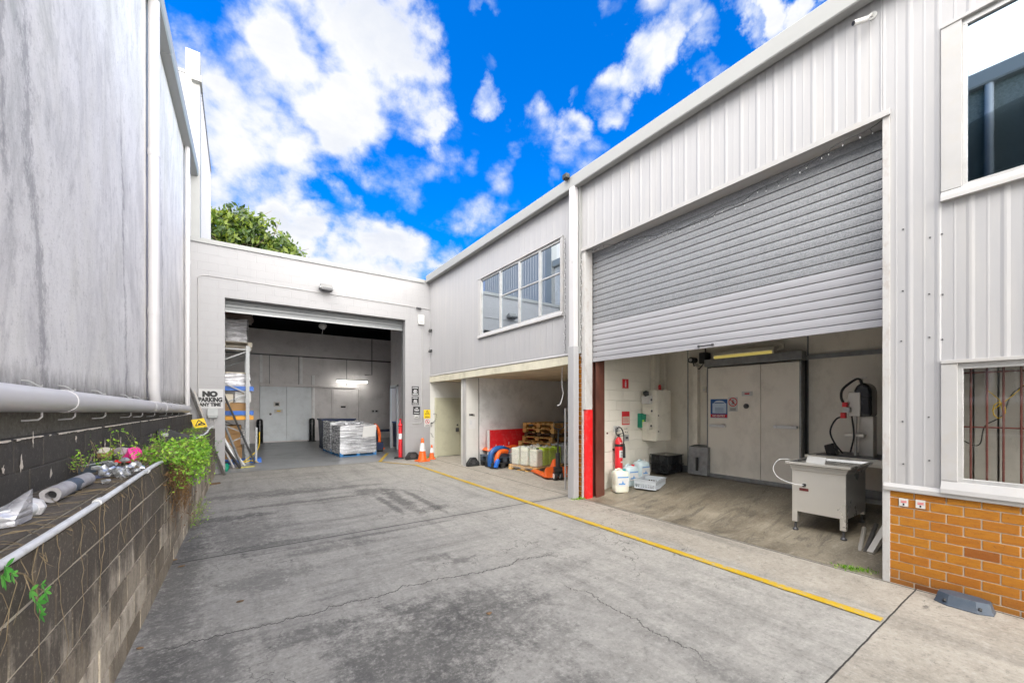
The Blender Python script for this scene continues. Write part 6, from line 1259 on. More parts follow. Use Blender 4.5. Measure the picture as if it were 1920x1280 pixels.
# dust cover box, pipe cover and switch gear beside the door
Y0, Y1, Z0, Z1 = rectX(1291, 838, 1327, 880, 7.55); t = thing('metal_cover', 'dull metal box cover low on the wall beside the cool-room door', 'cover', (7.7, (Y0+Y1)/2, BZ)); mb = MB(); mb.prism([(7.52, BZ+.02), (XB, BZ+.02), (XB, Z1+.03), (7.56, Z1)], 'y', Y0, Y1); obj('case', mb, m_galv, t, bevel=.004); mb = MB(); mb.box(7.50, 7.53, (Y0+Y1)/2-.02, (Y0+Y1)/2+.02, BZ+.1, BZ+.36); obj('slot', mb, m_ink, t)
yv = P(1305, 760, X=7.72).y; mb = MB(); mb.box(7.68, XB, yv-.05, yv+.05, Z1+.035, 2.5); solo('pipe_cover', mb, m_coolpanel, 'narrow vertical pipe cover running up from the metal box', 'cover', bevel=.006)
q = P(1319, 672, X=7.65); t = thing('door_motor', 'small black door motor with a round gauge beside the sliding rail', 'motor', (7.7, q.y, q.z)); mb = MB(); mb.box(7.6, XB, q.y-.07, q.y+.07, q.z-.10, q.z+.12); obj('housing', mb, m_black, t, bevel=.012)
q2 = P(1296, 675, X=7.66); mb = MB(); mb.cyl((7.64, q2.y, q2.z), (XB, q2.y, q2.z), .06, n=16); g_ = obj('gauge', mb, m_black, t, smooth=40); mb = MB(); mb.cyl((7.632, q2.y, q2.z), (7.639, q2.y, q2.z), .035, n=14); obj('dial', mb, m_alu, g_)
mb = MB(); mb.tube([(7.7, q.y+.03, q.z-.1), (7.7, q.y+.12, q.z-.2), (7.7, q.y+.22, q.z-.15), (7.7, q2.y, q2.z)], .012, 8); mb.tube([(7.72, q.y-.1, 2.4), (7.72, q.y-.1, 1.6)], .012, 8); mb.tube([(7.72, q.y, q.z+.1), (7.72, q.y, 4.6)], .012, 8); obj('cable', mb, m_black, t, smooth=60)
t, (a, b, c, d) = onback('light_switch', 1319.5, 725, 1326, 736, m_beigebox, 'cream switch box on the wall by the cool-room door edge', 'switch', XB, .05); mb = MB(); mb.box(XB-.056, XB-.0505, a+.02, b-.02, c+.04, d-.04); obj('rocker', mb, m_white, t)
# wall lamp over the door
Ya, Yb = P(1452, 656, X=7.62).y, P(1338, 672, X=7.62).y; zl = P(1395, 664, X=7.62).z
t = thing('batten_lamp', 'old yellowed batten lamp mounted above the cool-room door', 'lamp', (7.7, (Ya+Yb)/2, zl)); mb = MB(); mb.prism([(XB, zl-.05), (7.60, zl-.03), (7.58, zl+.03), (7.62, zl+.09), (XB, zl+.09)], 'y', Ya, Yb); obj('housing', mb, m_beigebox, t, bevel=.006)
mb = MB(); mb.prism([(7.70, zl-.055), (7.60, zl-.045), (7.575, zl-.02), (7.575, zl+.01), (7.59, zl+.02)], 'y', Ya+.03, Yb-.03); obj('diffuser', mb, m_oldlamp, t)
mb = MB(); mb.tube([(7.74, Yb-.4, zl+.13), (7.74, Ya+.05, zl+.14), (7.72, Ya-.1, zl+.12), (7.68, Ya-.12, zl+.04), (7.68, Ya-.02, zl+.02)], .02, 8); obj('conduit', mb, m_beigebox, t, smooth=60)
# ================================================================== stainless sink cabinet
SX, SYa, SYb, SZ = 5.95, 1.66, 2.22, .975
t = thing('sink_cabinet', 'stainless steel wash cabinet with open basin standing in the bay', 'cabinet', (SX+.4, (SYa+SYb)/2, bayz(SX)))
SD = .72; lb_ = .34
mb = MB(); mb.box(SX, SX+SD, SYa, SYb, lb_, SZ-.10); bd = obj('body', mb, m_sinksteel, t, bevel=.006)
mb = MB(); mb.prism([(SYa-.0, SZ-.099), (SYb+.0, SZ-.099), (SYb+.03, SZ-.03), (SYa-.03, SZ-.03)], 'x', SX-.012, SX+SD); obj('apron', mb, m_sinksteel, t)
mb = MB(); e = .028; rx0, rx1, ry0, ry1 = SX-.06, SX+SD+.03, SYa-.06, SYb+.06
for (a, b, c, d) in ((rx0, rx0+e, ry0, ry1), (rx1-e, rx1, ry0, ry1), (rx0+e, rx1-e, ry0, ry0+e), (rx0+e, rx1-e, ry1-e, ry1)): mb.box(a, b, c, d, SZ-.028, SZ+.002)
obj('rim', mb, m_sinksteel, t, bevel=.004)
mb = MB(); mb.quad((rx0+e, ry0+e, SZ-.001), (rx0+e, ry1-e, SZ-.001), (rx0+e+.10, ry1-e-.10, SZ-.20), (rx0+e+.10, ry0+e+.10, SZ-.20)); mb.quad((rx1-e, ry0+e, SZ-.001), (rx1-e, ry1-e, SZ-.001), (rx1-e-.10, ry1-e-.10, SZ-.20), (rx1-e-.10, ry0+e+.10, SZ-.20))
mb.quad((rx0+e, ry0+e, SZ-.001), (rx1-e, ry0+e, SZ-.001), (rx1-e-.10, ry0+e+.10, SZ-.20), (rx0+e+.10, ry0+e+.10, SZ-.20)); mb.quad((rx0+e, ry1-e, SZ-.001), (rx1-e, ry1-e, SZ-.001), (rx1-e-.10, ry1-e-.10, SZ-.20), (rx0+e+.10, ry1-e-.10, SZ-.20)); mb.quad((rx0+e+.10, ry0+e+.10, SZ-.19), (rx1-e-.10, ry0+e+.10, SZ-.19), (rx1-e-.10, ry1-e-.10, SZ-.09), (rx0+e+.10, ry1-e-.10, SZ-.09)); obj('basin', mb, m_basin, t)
mb = MB(); ring(mb, (SX+.45, SYa+.2, SZ-.07), .15, .03, (1, 0, 0), (0, 1, 0), 28); mb.cyl((SX+.45, SYa+.2, SZ-.088), (SX+.45, SYa+.2, SZ-.072), .13, n=24); obj('drain_ring', mb, m_darksteel, t)
for (x, y) in ((SX+.03, SYa+.03), (SX+.03, SYb-.03), (SX+SD-.03, SYa+.03), (SX+SD-.03, SYb-.03)):
    z = bayz(x); mb = MB(); mb.box(x-.03, x+.03, y-.03, y+.03, z+.11, lb_); lg = obj('leg', mb, m_sinksteel, t, bevel=.003); mb = MB(); mb.cyl((x, y, z+.02), (x, y, z+.11), .014, n=10); mb.lathe([(.034, z+.001), (.034, z+.012), (.018, z+.03)], (x, y, 0), 12); obj('levelling_foot', mb, m_darksteel, lg, smooth=40)
mb = MB(); q = P(1508, 909, X=SX-.004); mb.cyl((SX-.03, q.y, q.z), (SX, q.y, q.z), .02, n=12); gl_ = obj('cable_gland', mb, m_black, t); mb = MB(); mb.box(SX-.004, SX-.0005, P(1516, 917, X=SX).y, P(1499, 917, X=SX).y, P(1508, 920, X=SX).z, P(1508, 915, X=SX).z); obj('name_plate', mb, plain('maroon_plate', (.16, .03, .03), .4), t)
mb = MB(); mb.stube([(SX-.03, q.y, q.z), (SX-.06, q.y+.12, q.z+.01), (SX-.08, q.y+.27, q.z+.07), (SX-.07, q.y+.33, q.z+.18), (SX-.06, q.y+.27, SZ+.01), (SX+.02, q.y+.18, SZ+.02), (SX+.1, q.y+.2, SZ-.02)], .0045, 8); obj('white_cable', mb, m_reflect, t, smooth=60)
mb = MB(); M = Matrix.Translation((SX+.30, SYb-.16, SZ-.0)) @ Matrix.Rotation(rad(-8), 4, 'Z') @ Matrix.Rotation(rad(30), 4, 'Y'); mb.box(-.006, .006, -.11, .11, -.08, .06, M); solo('cutting_board', mb, m_white, 'white plastic board propped in the stainless basin', 'board', bevel=.004)
# bandsaw on its table
t = thing('band_saw', 'upright dark-headed meat band saw on a steel table at the back of the bay', 'band saw', (7.3, 1.95, bayz(7.3)))
tz = .98
mb = MB(); mb.box(6.92, 7.72, 1.3, 2.42, tz-.04, tz); mb.box(6.92, 7.72, 1.3, 2.42, tz-.10, tz-.041); obj('table', mb, m_stainless, t, bevel=.004); mb = MB(); mb.box(7.0, 7.7, 1.32, 2.3, tz+.001, tz+.012); obj('table_mat', mb, m_darksteel, t)
for (x, y) in ((7.0, 2.34), (7.65, 2.34), (7.0, 1.38), (7.65, 1.38)): mb = MB(); mb.box(x-.03, x+.03, y-.03, y+.03, bayz(x), tz-.10); obj('leg', mb, m_galv, t)
mb = MB(); mb.bar((7.0, 1.7, .92), (7.0, 2.3, .42), .05, .05); mb.bar((7.0, 1.4, .42), (7.0, 2.32, .42), .05, .05); obj('brace', mb, m_galv, t)
yh0, yh1 = P(1632, 750, X=7.25).y, P(1596, 750, X=7.25).y; zh0, zh1 = P(1610, 780, X=7.25).z, P(1610, 718, X=7.25).z
prof = [(yh0-.02, zh0), (yh1-.04, zh0), (yh1-.04, zh1-.1), (yh1-.07, zh1-.03), (yh1-.13, zh1), (yh0+.06, zh1), (yh0+.0, zh1-.04), (yh0-.02, zh1-.12)]
mb = MB(); mb.prism(prof, 'x', 7.2, 7.5); hd = obj('head', mb, m_blackgloss, t, bevel=.03)
mb = MB(); mb.box(7.18, 7.36, yh1-.12, yh1+.02, zh0+.0, zh1-.13); obj('guard', mb, m_stainless, t, bevel=.008)
mb = MB(); mb.box(7.3, 7.46, yh0-.02, yh0+.14, tz, zh0); obj('column', mb, m_stainless, t, bevel=.006); mb = MB(); mb.box(7.2, 7.24, yh1-.07, yh1-.045, tz, zh0); mb.box(7.16, 7.26, yh1-.16, yh1+.04, tz+.28, tz+.32); mb.cyl((7.2, yh1-.02, tz+.3), (7.2, yh1+.06, tz+.3), .012, n=8); obj('blade_guide', mb, m_stainless, t)
mb = MB(); mb.cyl((7.3, yh1-.09, zh1-.02), (7.3, yh1-.09, zh1+.06), .03, n=12); mb.box(7.28, 7.32, yh1-.16, yh1+.0, zh1+.06, zh1+.085); obj('tension_knob', mb, m_stainless, t)
mb = MB(); mb.stube([(7.2, yh0+.08, zh1-.02), (7.18, yh0+.1, zh1+.05), (7.15, yh1-.06, zh1+.04), (7.13, yh1+.06, zh1-.08), (7.13, yh1+.08, zh1-.2), (7.14, yh1+.05, zh1-.3)], .016, 8); mb.stube([(7.14, yh1+.05, zh0-.0), (7.12, yh1+.14, zh0-.05), (7.1, yh1+.2, zh0-.22), (7.1, yh1+.15, tz+.18), (7.12, yh1+.06, tz+.04)], .011, 8); mb.stube([(7.16, yh1-.03, zh0), (7.14, yh1-.06, tz+.3), (7.14, yh1-.02, tz+.06)], .011, 8); obj('cable', mb, m_black, t, smooth=60)
mb = MB(); mb.box(7.12, 7.18, yh1+.03, yh1+.09, zh0-.03, zh0+.05); mb.box(7.12, 7.18, yh1+.01, yh1+.07, zh0+.13, zh0+.2); obj('red_switch', mb, m_red, t, bevel=.006); mb = MB(); mb.box(7.12, 7.19, yh1-.02, yh1+.06, zh0+.055, zh0+.125); obj('switch_box', mb, m_white, t, bevel=.006)
q = P(1572, 830, X=7.2); mb = MB(); mb.prism([(q.y-.02, tz+.012), (q.y+.1, tz+.012), (q.y+.13, tz+.14), (q.y+.03, tz+.18)], 'x', 7.05, 7.2); obj('pusher', mb, m_blackgloss, t, bevel=.008)
# offcuts by the chipped jamb, paper scrap
for i, (px, py, dx, dy, m, lab, sq_) in enumerate(((1612, 1034, .55, .10, m_stainless, 'long grey round tube', 0), (1622, 1036, .5, .02, m_pole, 'tarnished round tube', 0), (1632, 1040, .42, -.06, m_stainless, 'open square steel tube', 1))):
    q = P(px, py, Z=.05); lo = .045+.01*i; mb = MB()
    e2 = Vector((q.x+dx, q.y+.0+dy, bayz(q.x+dx)+.05+.09*i))
    if sq_: mb.bar((q.x, q.y, lo), e2, .055, .055); mb.bar((q.x-.002, q.y+.0005, lo), (q.x+.004, q.y, lo), .04, .04)
    else: mb.cyl((q.x, q.y, lo), e2, .022, n=12)
    solo('tube_offcut', mb, m, lab+' lying against the chipped white jamb', 'tube', 'tube offcuts by the chipped jamb')
q = P(1634, 1050, Z=.01); mb = MB(); mb.prism([(q.x-.07, q.y-.04), (q.x+.12, q.y-.09), (q.x+.14, q.y+.03), (q.x-.03, q.y+.1)], 'z', .02, .032); solo('broken_board', mb, m_cardpale, 'broken pale board scrap on the floor at the chipped jamb', 'scrap')
# ================================================================== right building: small things
# string lights
mb = MB(); mb2 = MB(); pts = []
for i in range(81):
    A = i/80; y = 5.27-(5.27-RY0)*A; pts.append((XR-.0+.02*math.sin(A*40), y, RZ-.03-.30*math.sin(A*math.pi)**1.0*(.35+.65*min(1, A*2.2))*(.9 if A < .8 else .9)+.012*math.sin(A*63)))
mb.tube(pts, .004, 5)
for i in range(2, 80, 2):
    p = Vector(pts[i]); e = p+Vector((rnd.uniform(-.02, .02), rnd.uniform(-.03, .03), rnd.uniform(-.06, -.02))); mb.tube([p, e], .0025, 4); mb2.cyl(e, e+Vector((0, 0, -.016)), .0035, .002, 6)
pv = []
for i in range(60): pv.append((XR-.035, 5.285+.012*math.sin(i*1.1), 4.48-i*.035))
mb.tube(pv, .004, 5)
for i in range(1, 60, 2): p = Vector(pv[i]); e = p+Vector((-.01, rnd.uniform(-.03, .03), rnd.uniform(-.03, .01))); mb.tube([p, e], .0025, 4); mb2.cyl(e, e+Vector((0, 0, -.02)), .005, .003, 6)
t = thing('string_lights', 'dark string of tiny fairy lights draped across the roller door head', 'lights', (XR, 3.2, RZ)); obj('wire', mb, m_black, t); obj('bulbs', mb2, m_reflect, t)
t2 = thing('string_lights', 'fairy-light string running down beside the upper window', 'lights', (XR, 5.7, 3.6)); mb = MB(); mb2 = MB(); pv = [(XR-.03, 5.72+.012*math.sin(i*1.3), 4.9-i*.04) for i in range(56)]; mb.tube(pv, .004, 5)
for i in range(1, 56, 2): p = Vector(pv[i]); e = p+Vector((-.01, rnd.uniform(-.03, .03), rnd.uniform(-.02, .02))); mb.tube([p, e], .0025, 4); mb2.cyl(e, e+Vector((0, 0, -.02)), .005, .003, 6)
obj('wire', mb, m_black, t2); obj('bulbs', mb2, m_reflect, t2)
# security camera under the eave, dark flood lamp on the gutter, small dark fittings at the far corner
q = P(1612, 38, X=XR-.12); t = thing('security_camera', 'white bullet security camera under the near gutter', 'camera', (XR, q.y, q.z)); mb = MB(); mb.cyl((XR-.06, q.y-.04, q.z+.012), (XR-.15, q.y+.04, q.z-.016), .024, n=16); obj('camera_body', mb, m_white, t, smooth=40); mb = MB(); mb.cyl((XR-.149, q.y+.039, q.z-.0157), (XR-.154, q.y+.0435, q.z-.0172), .020, n=16); obj('lens', mb, m_ink, t); mb = MB(); mb.tube([(XR, q.y-.07, q.z+.05), (XR-.05, q.y-.07, q.z+.04), (XR-.06, q.y-.04, q.z+.02)], .012, 8); mb.cyl((XR-.012, q.y-.07, q.z+.05), (XR, q.y-.07, q.z+.05), .035, n=14); obj('bracket', mb, m_white, t, smooth=40)
q = P(1064, 350, X=XR-.17); t = thing('gutter_lamp', 'small black lamp fixed on the gutter above the downpipe', 'lamp', (XR-.17, q.y, 5.9)); mb = MB(); mb.box(XR-.26, XR-.17, q.y-.07, q.y+.05, 5.86, 5.95); obj('lamp_housing', mb, m_black, t, bevel=.012); mb = MB(); mb.bar((XR-.17, q.y, 5.88), (XR-.1, q.y, 5.84), .02, .02); obj('bracket', mb, m_black, t)
for (py, lab) in ((620, 'upper small black corner sensor on the white sheeting'), (658, 'lower small black corner sensor on the white sheeting')):
    q = P(808, py, X=XR-.03); t = thing('corner_sensor', lab, 'sensor', (XR, q.y, q.z), group='black corner sensors'); mb = MB(); mb.lathe([(.05, -.04), (.055, 0), (.035, .04), (0, .05)], (XR-.06, q.y, q.z), 12); obj('dome', mb, m_black, t, smooth=40); mb = MB(); mb.box(XR-.03, XR, q.y-.03, q.y+.03, q.z-.02, q.z+.05); obj('base', mb, m_black, t)
for px0, px1, lab in ((1686, 1703, 'white plate on the top brick course next to the chipped jamb'), (1717, 1735, 'white plate on the top brick course farther from the chipped jamb')):
    Y0, Y1, Z0, Z1 = rectX(px0, 934+(px0-1686)*.1, px1, 948.5+(px0-1686)*.13, XR-.008); t = thing('wall_plate', lab, 'plate', (XR, (Y0+Y1)/2, Z0), group='white plates on the brickwork'); mb = MB(); mb.box(XR-.012, XR-.0065, Y0, Y1, Z0, Z1); obj('plate', mb, m_white, t); mb = MB(); mb.box(XR-.0135, XR-.0122, Y0+.01, Y1-.012, Z0+.035, Z0+.042); mb.box(XR-.0135, XR-.0122, Y0+.01, Y1-.012, Z0+.048, Z0+.053); obj('print', mb, m_signred, t); mb = MB(); mb.box(XR-.0135, XR-.0122, (Y0+Y1)/2-.006, (Y0+Y1)/2+.006, Z0+.008, Z0+.028); obj('symbol', mb, m_ink, t)
# blue-grey wheel stop on the ground by the brickwork
a = P(1770, 1125, Z=0); b = P(1858, 1143, Z=0); mid = Vector((XR-.13, (a.y+b.y)/2+.01, 0)); L_ = .33; rz = rad(-91)
t = thing('wheel_stop', 'blue-grey rubber wheel stop lying on the ground below the brickwork', 'wheel stop', (mid.x, mid.y, 0), rz)
mb = MB(); Wd = .10; pl = [(-L_/2, -Wd*.5), (-L_/2+.08, -Wd), (L_/2-.08, -Wd), (L_/2, -Wd*.5), (L_/2, Wd*.5), (L_/2-.08, Wd), (-L_/2+.08, Wd), (-L_/2, Wd*.5)]
n = 8; vs = [(x*1.03, y*1.06, 0) for x, y in pl]+[(x*1.03, y*1.06, .012) for x, y in pl]+[(x, y, .013) for x, y in pl]+[(x*.88, y*.72, .09) for x, y in pl]
mb.add(vs, [(i*n+j, i*n+(j+1) % n, (i+1)*n+(j+1) % n, (i+1)*n+j) for i in range(3) for j in range(n)]+[tuple(range(n)), tuple(range(3*n, 4*n))]); obj('block', mb, m_bluegrey, t, world=False, bevel=.004)
mb = MB()
for x in (-.1, .1): mb.cyl((x, -Wd*.9, .03), (x, -Wd*.75, .045), .012, n=10)
obj('bolt_recess', mb, m_black, t, world=False)
# ================================================================== weeds, shrub, vines (left boundary axes)
def leaf2(mb, c, s, d, r, w_=.45, fold=.2):
    u = Vector(d).normalized(); v = u.orthogonal().normalized(); a = r.uniform(0, 6.28); k = u.cross(v); v = v*math.cos(a)+k*math.sin(a); nn = u.cross(v)
    mb.add([c, c+u*s*.45+v*s*w_*.5-nn*s*fold*.3, c+u*s, c+u*s*.45-v*s*w_*.5-nn*s*fold*.3], [(0, 1, 2, 3)])
def L3(v): return Matrix.Rotation(LEFT_YAW, 3, 'Z') @ Vector(v)
r = random.Random(21)
t = thingL('leafy_shrub', 'bright green leafy shrub spilling over the edge of the retaining wall', 'shrub', (RX-.05, 5.6, 1.15))
stem = MB(); fol = MB(); dead = MB()
for i in range(125):
    y0 = r.uniform(4.9, 6.6); x0 = r.uniform(RX-.30, RX-.0); st = Vector((x0, y0, 1.15)); out = r.uniform(.02, .32); up = r.uniform(.0, .15)
    k = 1-abs(y0-5.75)/1.3
    e = st+Vector((out*(.5+k*.5), r.gauss(0, .18), up*(.3+.7*k)+.02)); e2 = e+Vector((r.uniform(.0, .14), r.gauss(0, .12), r.uniform(-.34, .02)*k))
    stem.tube([st, (st+e)/2+Vector((0, 0, .06)), e, e2], .003, 4, .0012)
    for j in range(24):
        A = j/23; p = st.lerp(e, A*1.6) if A < .6 else e.lerp(e2, (A-.6)/.4); fol.tone = min(1, max(0, r.gauss(.5, .25)+.15*(p.z-1.2)))
        if A > .15: leaf2(fol, p+Vector((r.gauss(0, .03), r.gauss(0, .03), r.gauss(0, .025))), r.uniform(.022, .05), (r.gauss(.3, 1), r.gauss(0, 1), r.gauss(.15, .6)), r, .6)
for i in range(75):                                  # the mass that hangs over the edge
    y0 = r.gauss(5.95, .33); st = Vector((RX-.06, y0, 1.17)); e = st+Vector((r.uniform(.12, .30), r.gauss(0, .1), r.uniform(-.05, .16))); e2 = e+Vector((r.uniform(-.04, .10), r.gauss(0, .1), -r.uniform(.05, .38)))
    stem.tube([st, e, e2], .0028, 4, .001)
    for j in range(26): p = e.lerp(e2, r.random())+Vector((r.gauss(0, .035), r.gauss(0, .04), r.gauss(0, .03))); fol.tone = min(1, max(0, r.gauss(.6, .25))); leaf2(fol, p, r.uniform(.02, .048), (r.gauss(.3, 1), r.gauss(0, 1), r.gauss(-.1, .7)), r, .6)
for i in range(26):                                  # taller wispy stems at the back
    y0 = r.uniform(4.6, 6.4); st = Vector((r.uniform(RX-.38, RX-.12), y0, 1.15)); e = st+Vector((r.gauss(0, .06), r.gauss(0, .08), r.uniform(.12, .34))); stem.tube([st, (st+e)/2+Vector((.02, 0, 0)), e], .0025, 4, .001)
    for j in range(14): fol.tone = r.uniform(.3, 1); leaf2(fol, st.lerp(e, r.uniform(.2, 1))+Vector((r.gauss(0, .015), r.gauss(0, .015), 0)), r.uniform(.015, .035), (r.gauss(0, 1), r.gauss(0, 1), r.gauss(.5, .6)), r, .55)
for i in range(120):                                 # dead trailing stems under the shrub
    y0 = r.gauss(5.55, .30); st = Vector((RX+r.uniform(.0, .10), y0, r.uniform(.9, 1.18))); ln = r.uniform(.15, .62)*math.exp(-((y0-5.6)/.45)**2); e = st+Vector((r.uniform(-.02, .06), r.gauss(0, .05), -ln)); e.x = max(e.x, RX+.006)
    dead.tube([st, (st+e)/2+Vector((.03, r.gauss(0, .02), 0)), e], .0026, 3, .001)
    for j in range(9): q = st.lerp(e, r.random())+Vector((r.uniform(0, .04), r.gauss(0, .02), 0)); leaf2(dead, q, r.uniform(.015, .035), (r.gauss(0, 1), r.gauss(0, 1), r.gauss(-.4, .7)), r, .5)
obj('stem', stem, m_dry, t); obj('foliage', fol, m_shrub, t, fix=False); obj('dead_stems', dead, m_drybrown, t, fix=False)
def weedclump(name, label, p, n, spread, h, mat_, cat='weed', left=True, ls=.035):
    r = random.Random(int(p[1]*100)); t = (thingL if left else thing)(name, label, cat, p); a, b = MB(), MB()
    for i in range(n):
        st = Vector(p)+Vector((r.gauss(0, spread[0]), r.gauss(0, spread[1]), 0)); e = st+Vector((r.gauss(0, h*.4), r.gauss(0, h*.4), h*r.uniform(.4, 1.1))); a.tube([st, st.lerp(e, .6)+Vector((0, 0, h*.1)), e], .0022, 4, .0008)
        for j in range(7): b.tone = r.random(); leaf2(b, st.lerp(e, r.uniform(.2, 1)), r.uniform(.5, 1)*ls, (r.gauss(0, 1), r.gauss(0, 1), r.gauss(.4, .5)), r, .4)
    obj('stem', a, m_dry, t); obj('foliage', b, mat_, t, fix=False)
weedclump('weed_clump', 'small green weed tuft at the far end of the retaining wall top', (RX-.22, 10.3, 1.15), 60, (.1, .5), .10, m_shrub)
weedclump('weed_clump', 'single green sprig growing out of the ledge behind the junk', (LX+.05, 5.0, 1.15), 6, (.02, .05), .33, m_shrub)
weedclump('weed_clump', 'green tuft in the chipped gap of the blackened ledge', (LX+.05, 4.35, 1.2), 14, (.02, .05), .16, m_shrub)
weedclump('weed_clump', 'sparse weeds hanging at the foot of the retaining wall', (RX+.06, 7.6, .02), 40, (.03, .45), .22, m_shrub)
weedclump('weed_clump', 'sparse dark weed against the white pier base', (-.86, 12.0, .45), 26, (.04, .08), .55, m_vine, ls=.05)
# young vine with palmate leaves near the camera
r = random.Random(5); t = thingL('palmate_vine', 'young vine with bright five-fingered leaves on the retaining wall face', 'vine', (RX+.01, 2.3, 1.1)); a, b = MB(), MB()
base = PL(20, 1062, X=RX+.02); nodes = [PL(px, py, X=RX+.03) for px, py in ((8, 1070), (45, 1075), (68, 1100), (72, 1125), (78, 1150))]; a.tube([base]+nodes, .003, 5)
for (px, py, s) in ((57, 1107, .05), (84, 1108, .045), (70, 1128, .058), (75, 1150, .04), (78, 1094, .03), (10, 1062, .05), (4, 1078, .05), (22, 1075, .035)):
    c = PL(px, py, X=RX+.05); a.tube([min(nodes, key=lambda q: (q-c).length), c], .0016, 4)
    for k in range(5):
        A = rad(-90+rnd.uniform(-15, 15)+(k-2)*52); b.tone = r.uniform(.2, 1); d = Vector((.25, math.cos(A), math.sin(A))).normalized(); v = d.cross(Vector((1, 0, .2))).normalized(); ss = s*(1-.12*abs(k-2)); n_ = d.cross(v)
        b.add([c, c+d*ss*.35+v*ss*.17, c+d*ss*.7+v*ss*.16, c+d*ss, c+d*ss*.7-v*ss*.16, c+d*ss*.35-v*ss*.17], [(0, 1, 2, 3, 4, 5)])
obj('stem', a, m_dry, t, smooth=60); obj('foliage', b, m_vine, t, fix=False)
# dry runners over the wall top and down its face
r = random.Random(9); mb = MB()
for i in range(46):
    y = r.uniform(1.9, 4.9); x = r.uniform(LX+.05, RX-.15); p = Vector((x, y, 1.158)); pts = [p]; d = Vector((r.uniform(.3, 1), r.uniform(-1, .7), 0)).normalized()
    for k in range(r.randint(5, 10)):
        d = (d+Vector((r.gauss(0, .35), r.gauss(0, .35), 0))).normalized(); p = p+d*.06; z = 1.158+r.uniform(0, .018)
        if p.x > RX-.01: p.x = RX+.012+r.uniform(0, .012); d = Vector((0, d.y*.5, 0)); z = pts[-1].z-r.uniform(.03, .1)
        p.x = max(p.x, LX+.02); pts.append(Vector((p.x, p.y, z)))
    mb.tube(pts, r.uniform(.0013, .0028), 4, .0008)
for i in range(9):
    y = r.uniform(2.0, 5.2); p = Vector((RX+.012, y, 1.17)); pts = [p]
    for k in range(r.randint(4, 13)): p = p+Vector((r.uniform(-.004, .006), r.gauss(0, .022), -r.uniform(.03, .07))); p.x = max(p.x, RX+.008); p = p.copy(); pts.append(p)
    mb.tube(pts, r.uniform(.0012, .0022), 4, .0007)
o = obj('dry_creeper', mb, m_dry, None, fix=True); tag(o, 'tangle of dry brown creeper stems over the retaining wall', 'creeper', kind='stuff'); o.rotation_euler.z = LEFT_YAW
# moss and grass at post bases
def grass(name, centres, label, n=260, h=.05):
    r = random.Random(len(label)); mb = MB()
    for (x, y, sx, sy) in centres:
        for i in range(n):
            p = Vector((x+r.gauss(0, sx), y+r.gauss(0, sy), .004)); mb.tone = r.random(); leaf2(mb, p, r.uniform(.3, 1)*h, (r.gauss(0, .8), r.gauss(0, .8), 1), r, .25)
    o = obj(name, mb, m_shrub, None, fix=False); return tag(o, label, 'grass', kind='stuff')
q1, q2, q3, q4 = P(1080, 935, Z=0), P(1625, 1070, Z=0), P(765, 861, Z=0), P(815, 860, Z=0)
grass('grass', [(q1.x+.02, q1.y-.03, .07, .04), (q2.x-.02, q2.y+.02, .035, .06), (q2.x-.1, q2.y+.12, .03, .05), (XR-.03, 5.27, .06, .03), (q3.x, q3.y-.02, .05, .03), (q4.x+.05, YF-.06, .1, .04), (q4.x-.1, YF-.06, .05, .03)], 'low green grass and moss at the door-post bases', 150, .045)
# ================================================================== junk on the wall top (left boundary axes)
ZT = 1.156
def roll(p0, p1, rr, label, name, m, core=.55):
    p0, p1 = Vector(p0), Vector(p1); t = thingL(name, label, 'roll', (p0+p1)/2); mb = MB(); d = (p1-p0).normalized(); u = d.orthogonal().normalized(); v = d.cross(u); n = 26; vs = []; Ls = 12
    for i in range(Ls+1):
        for k in range(n): A = 6.2832*k/n; q = p0.lerp(p1, i/Ls); q2 = rr*(1+.12*noise.noise(Vector((i*.5, math.cos(A)*1.5, math.sin(A)*1.5)))); vs.append(q+(u*math.cos(A)+v*math.sin(A))*q2)
    fs = [(i*n+k, i*n+(k+1) % n, (i+1)*n+(k+1) % n, (i+1)*n+k) for i in range(Ls) for k in range(n)]; mb.add(vs, fs+[tuple(range(Ls*n, Ls*n+n))])
    vi = [p0+(u*math.cos(6.2832*k/n)+v*math.sin(6.2832*k/n))*rr*core for k in range(n)]; vo = [vs[k]-d*.002 for k in range(n)]; mb.add(vo+vi+[q+d*.06 for q in vi], [(k, (k+1) % n, n+(k+1) % n, n+k) for k in range(n)]+[(n+k, n+(k+1) % n, 2*n+(k+1) % n, 2*n+k) for k in range(n)])
    obj('outer_layer', mb, m, t, smooth=50, fix=False); mb = MB(); q = p0+d*.05; mb.add([q+(u*math.cos(6.2832*k/n)+v*math.sin(6.2832*k/n))*rr*core*.99 for k in range(n)], [tuple(range(n))]); obj('hollow_shade', mb, m_ink, t); return t, d, u, v  # black disc stands in for the shade inside the hollow end
a, b = PL(95, 928, Z=ZT+.04), PL(163, 897, Z=ZT+.04); t, d, u, v = roll(a, b, .043, 'rolled grey foam mat with a hollow dark end lying on the wall top', 'rolled_mat', m_matgrey)
mb = MB(); q = a.lerp(b, .4); mb.cyl(q, a.lerp(b, .62), .0445, n=24); obj('tape_band', mb, m_bluegrey, t, smooth=50)
a, b = PL(64, 950, Z=ZT+.034), PL(8, 972, Z=ZT+.034); t, d, u, v = roll(a, b, .036, 'grey pipe offcut with a flared collar beside the crumpled plastic bag', 'pipe_offcut', m_oldpvc, .8)
mb = MB(); mb.lathe([(.046, 0), (.05, .03), (.04, .05)], (0, 0, 0), 8, M=Matrix.Translation(a) @ d.to_track_quat('Z', 'Y').to_matrix().to_4x4()); obj('collar', mb, m_pvc, t)
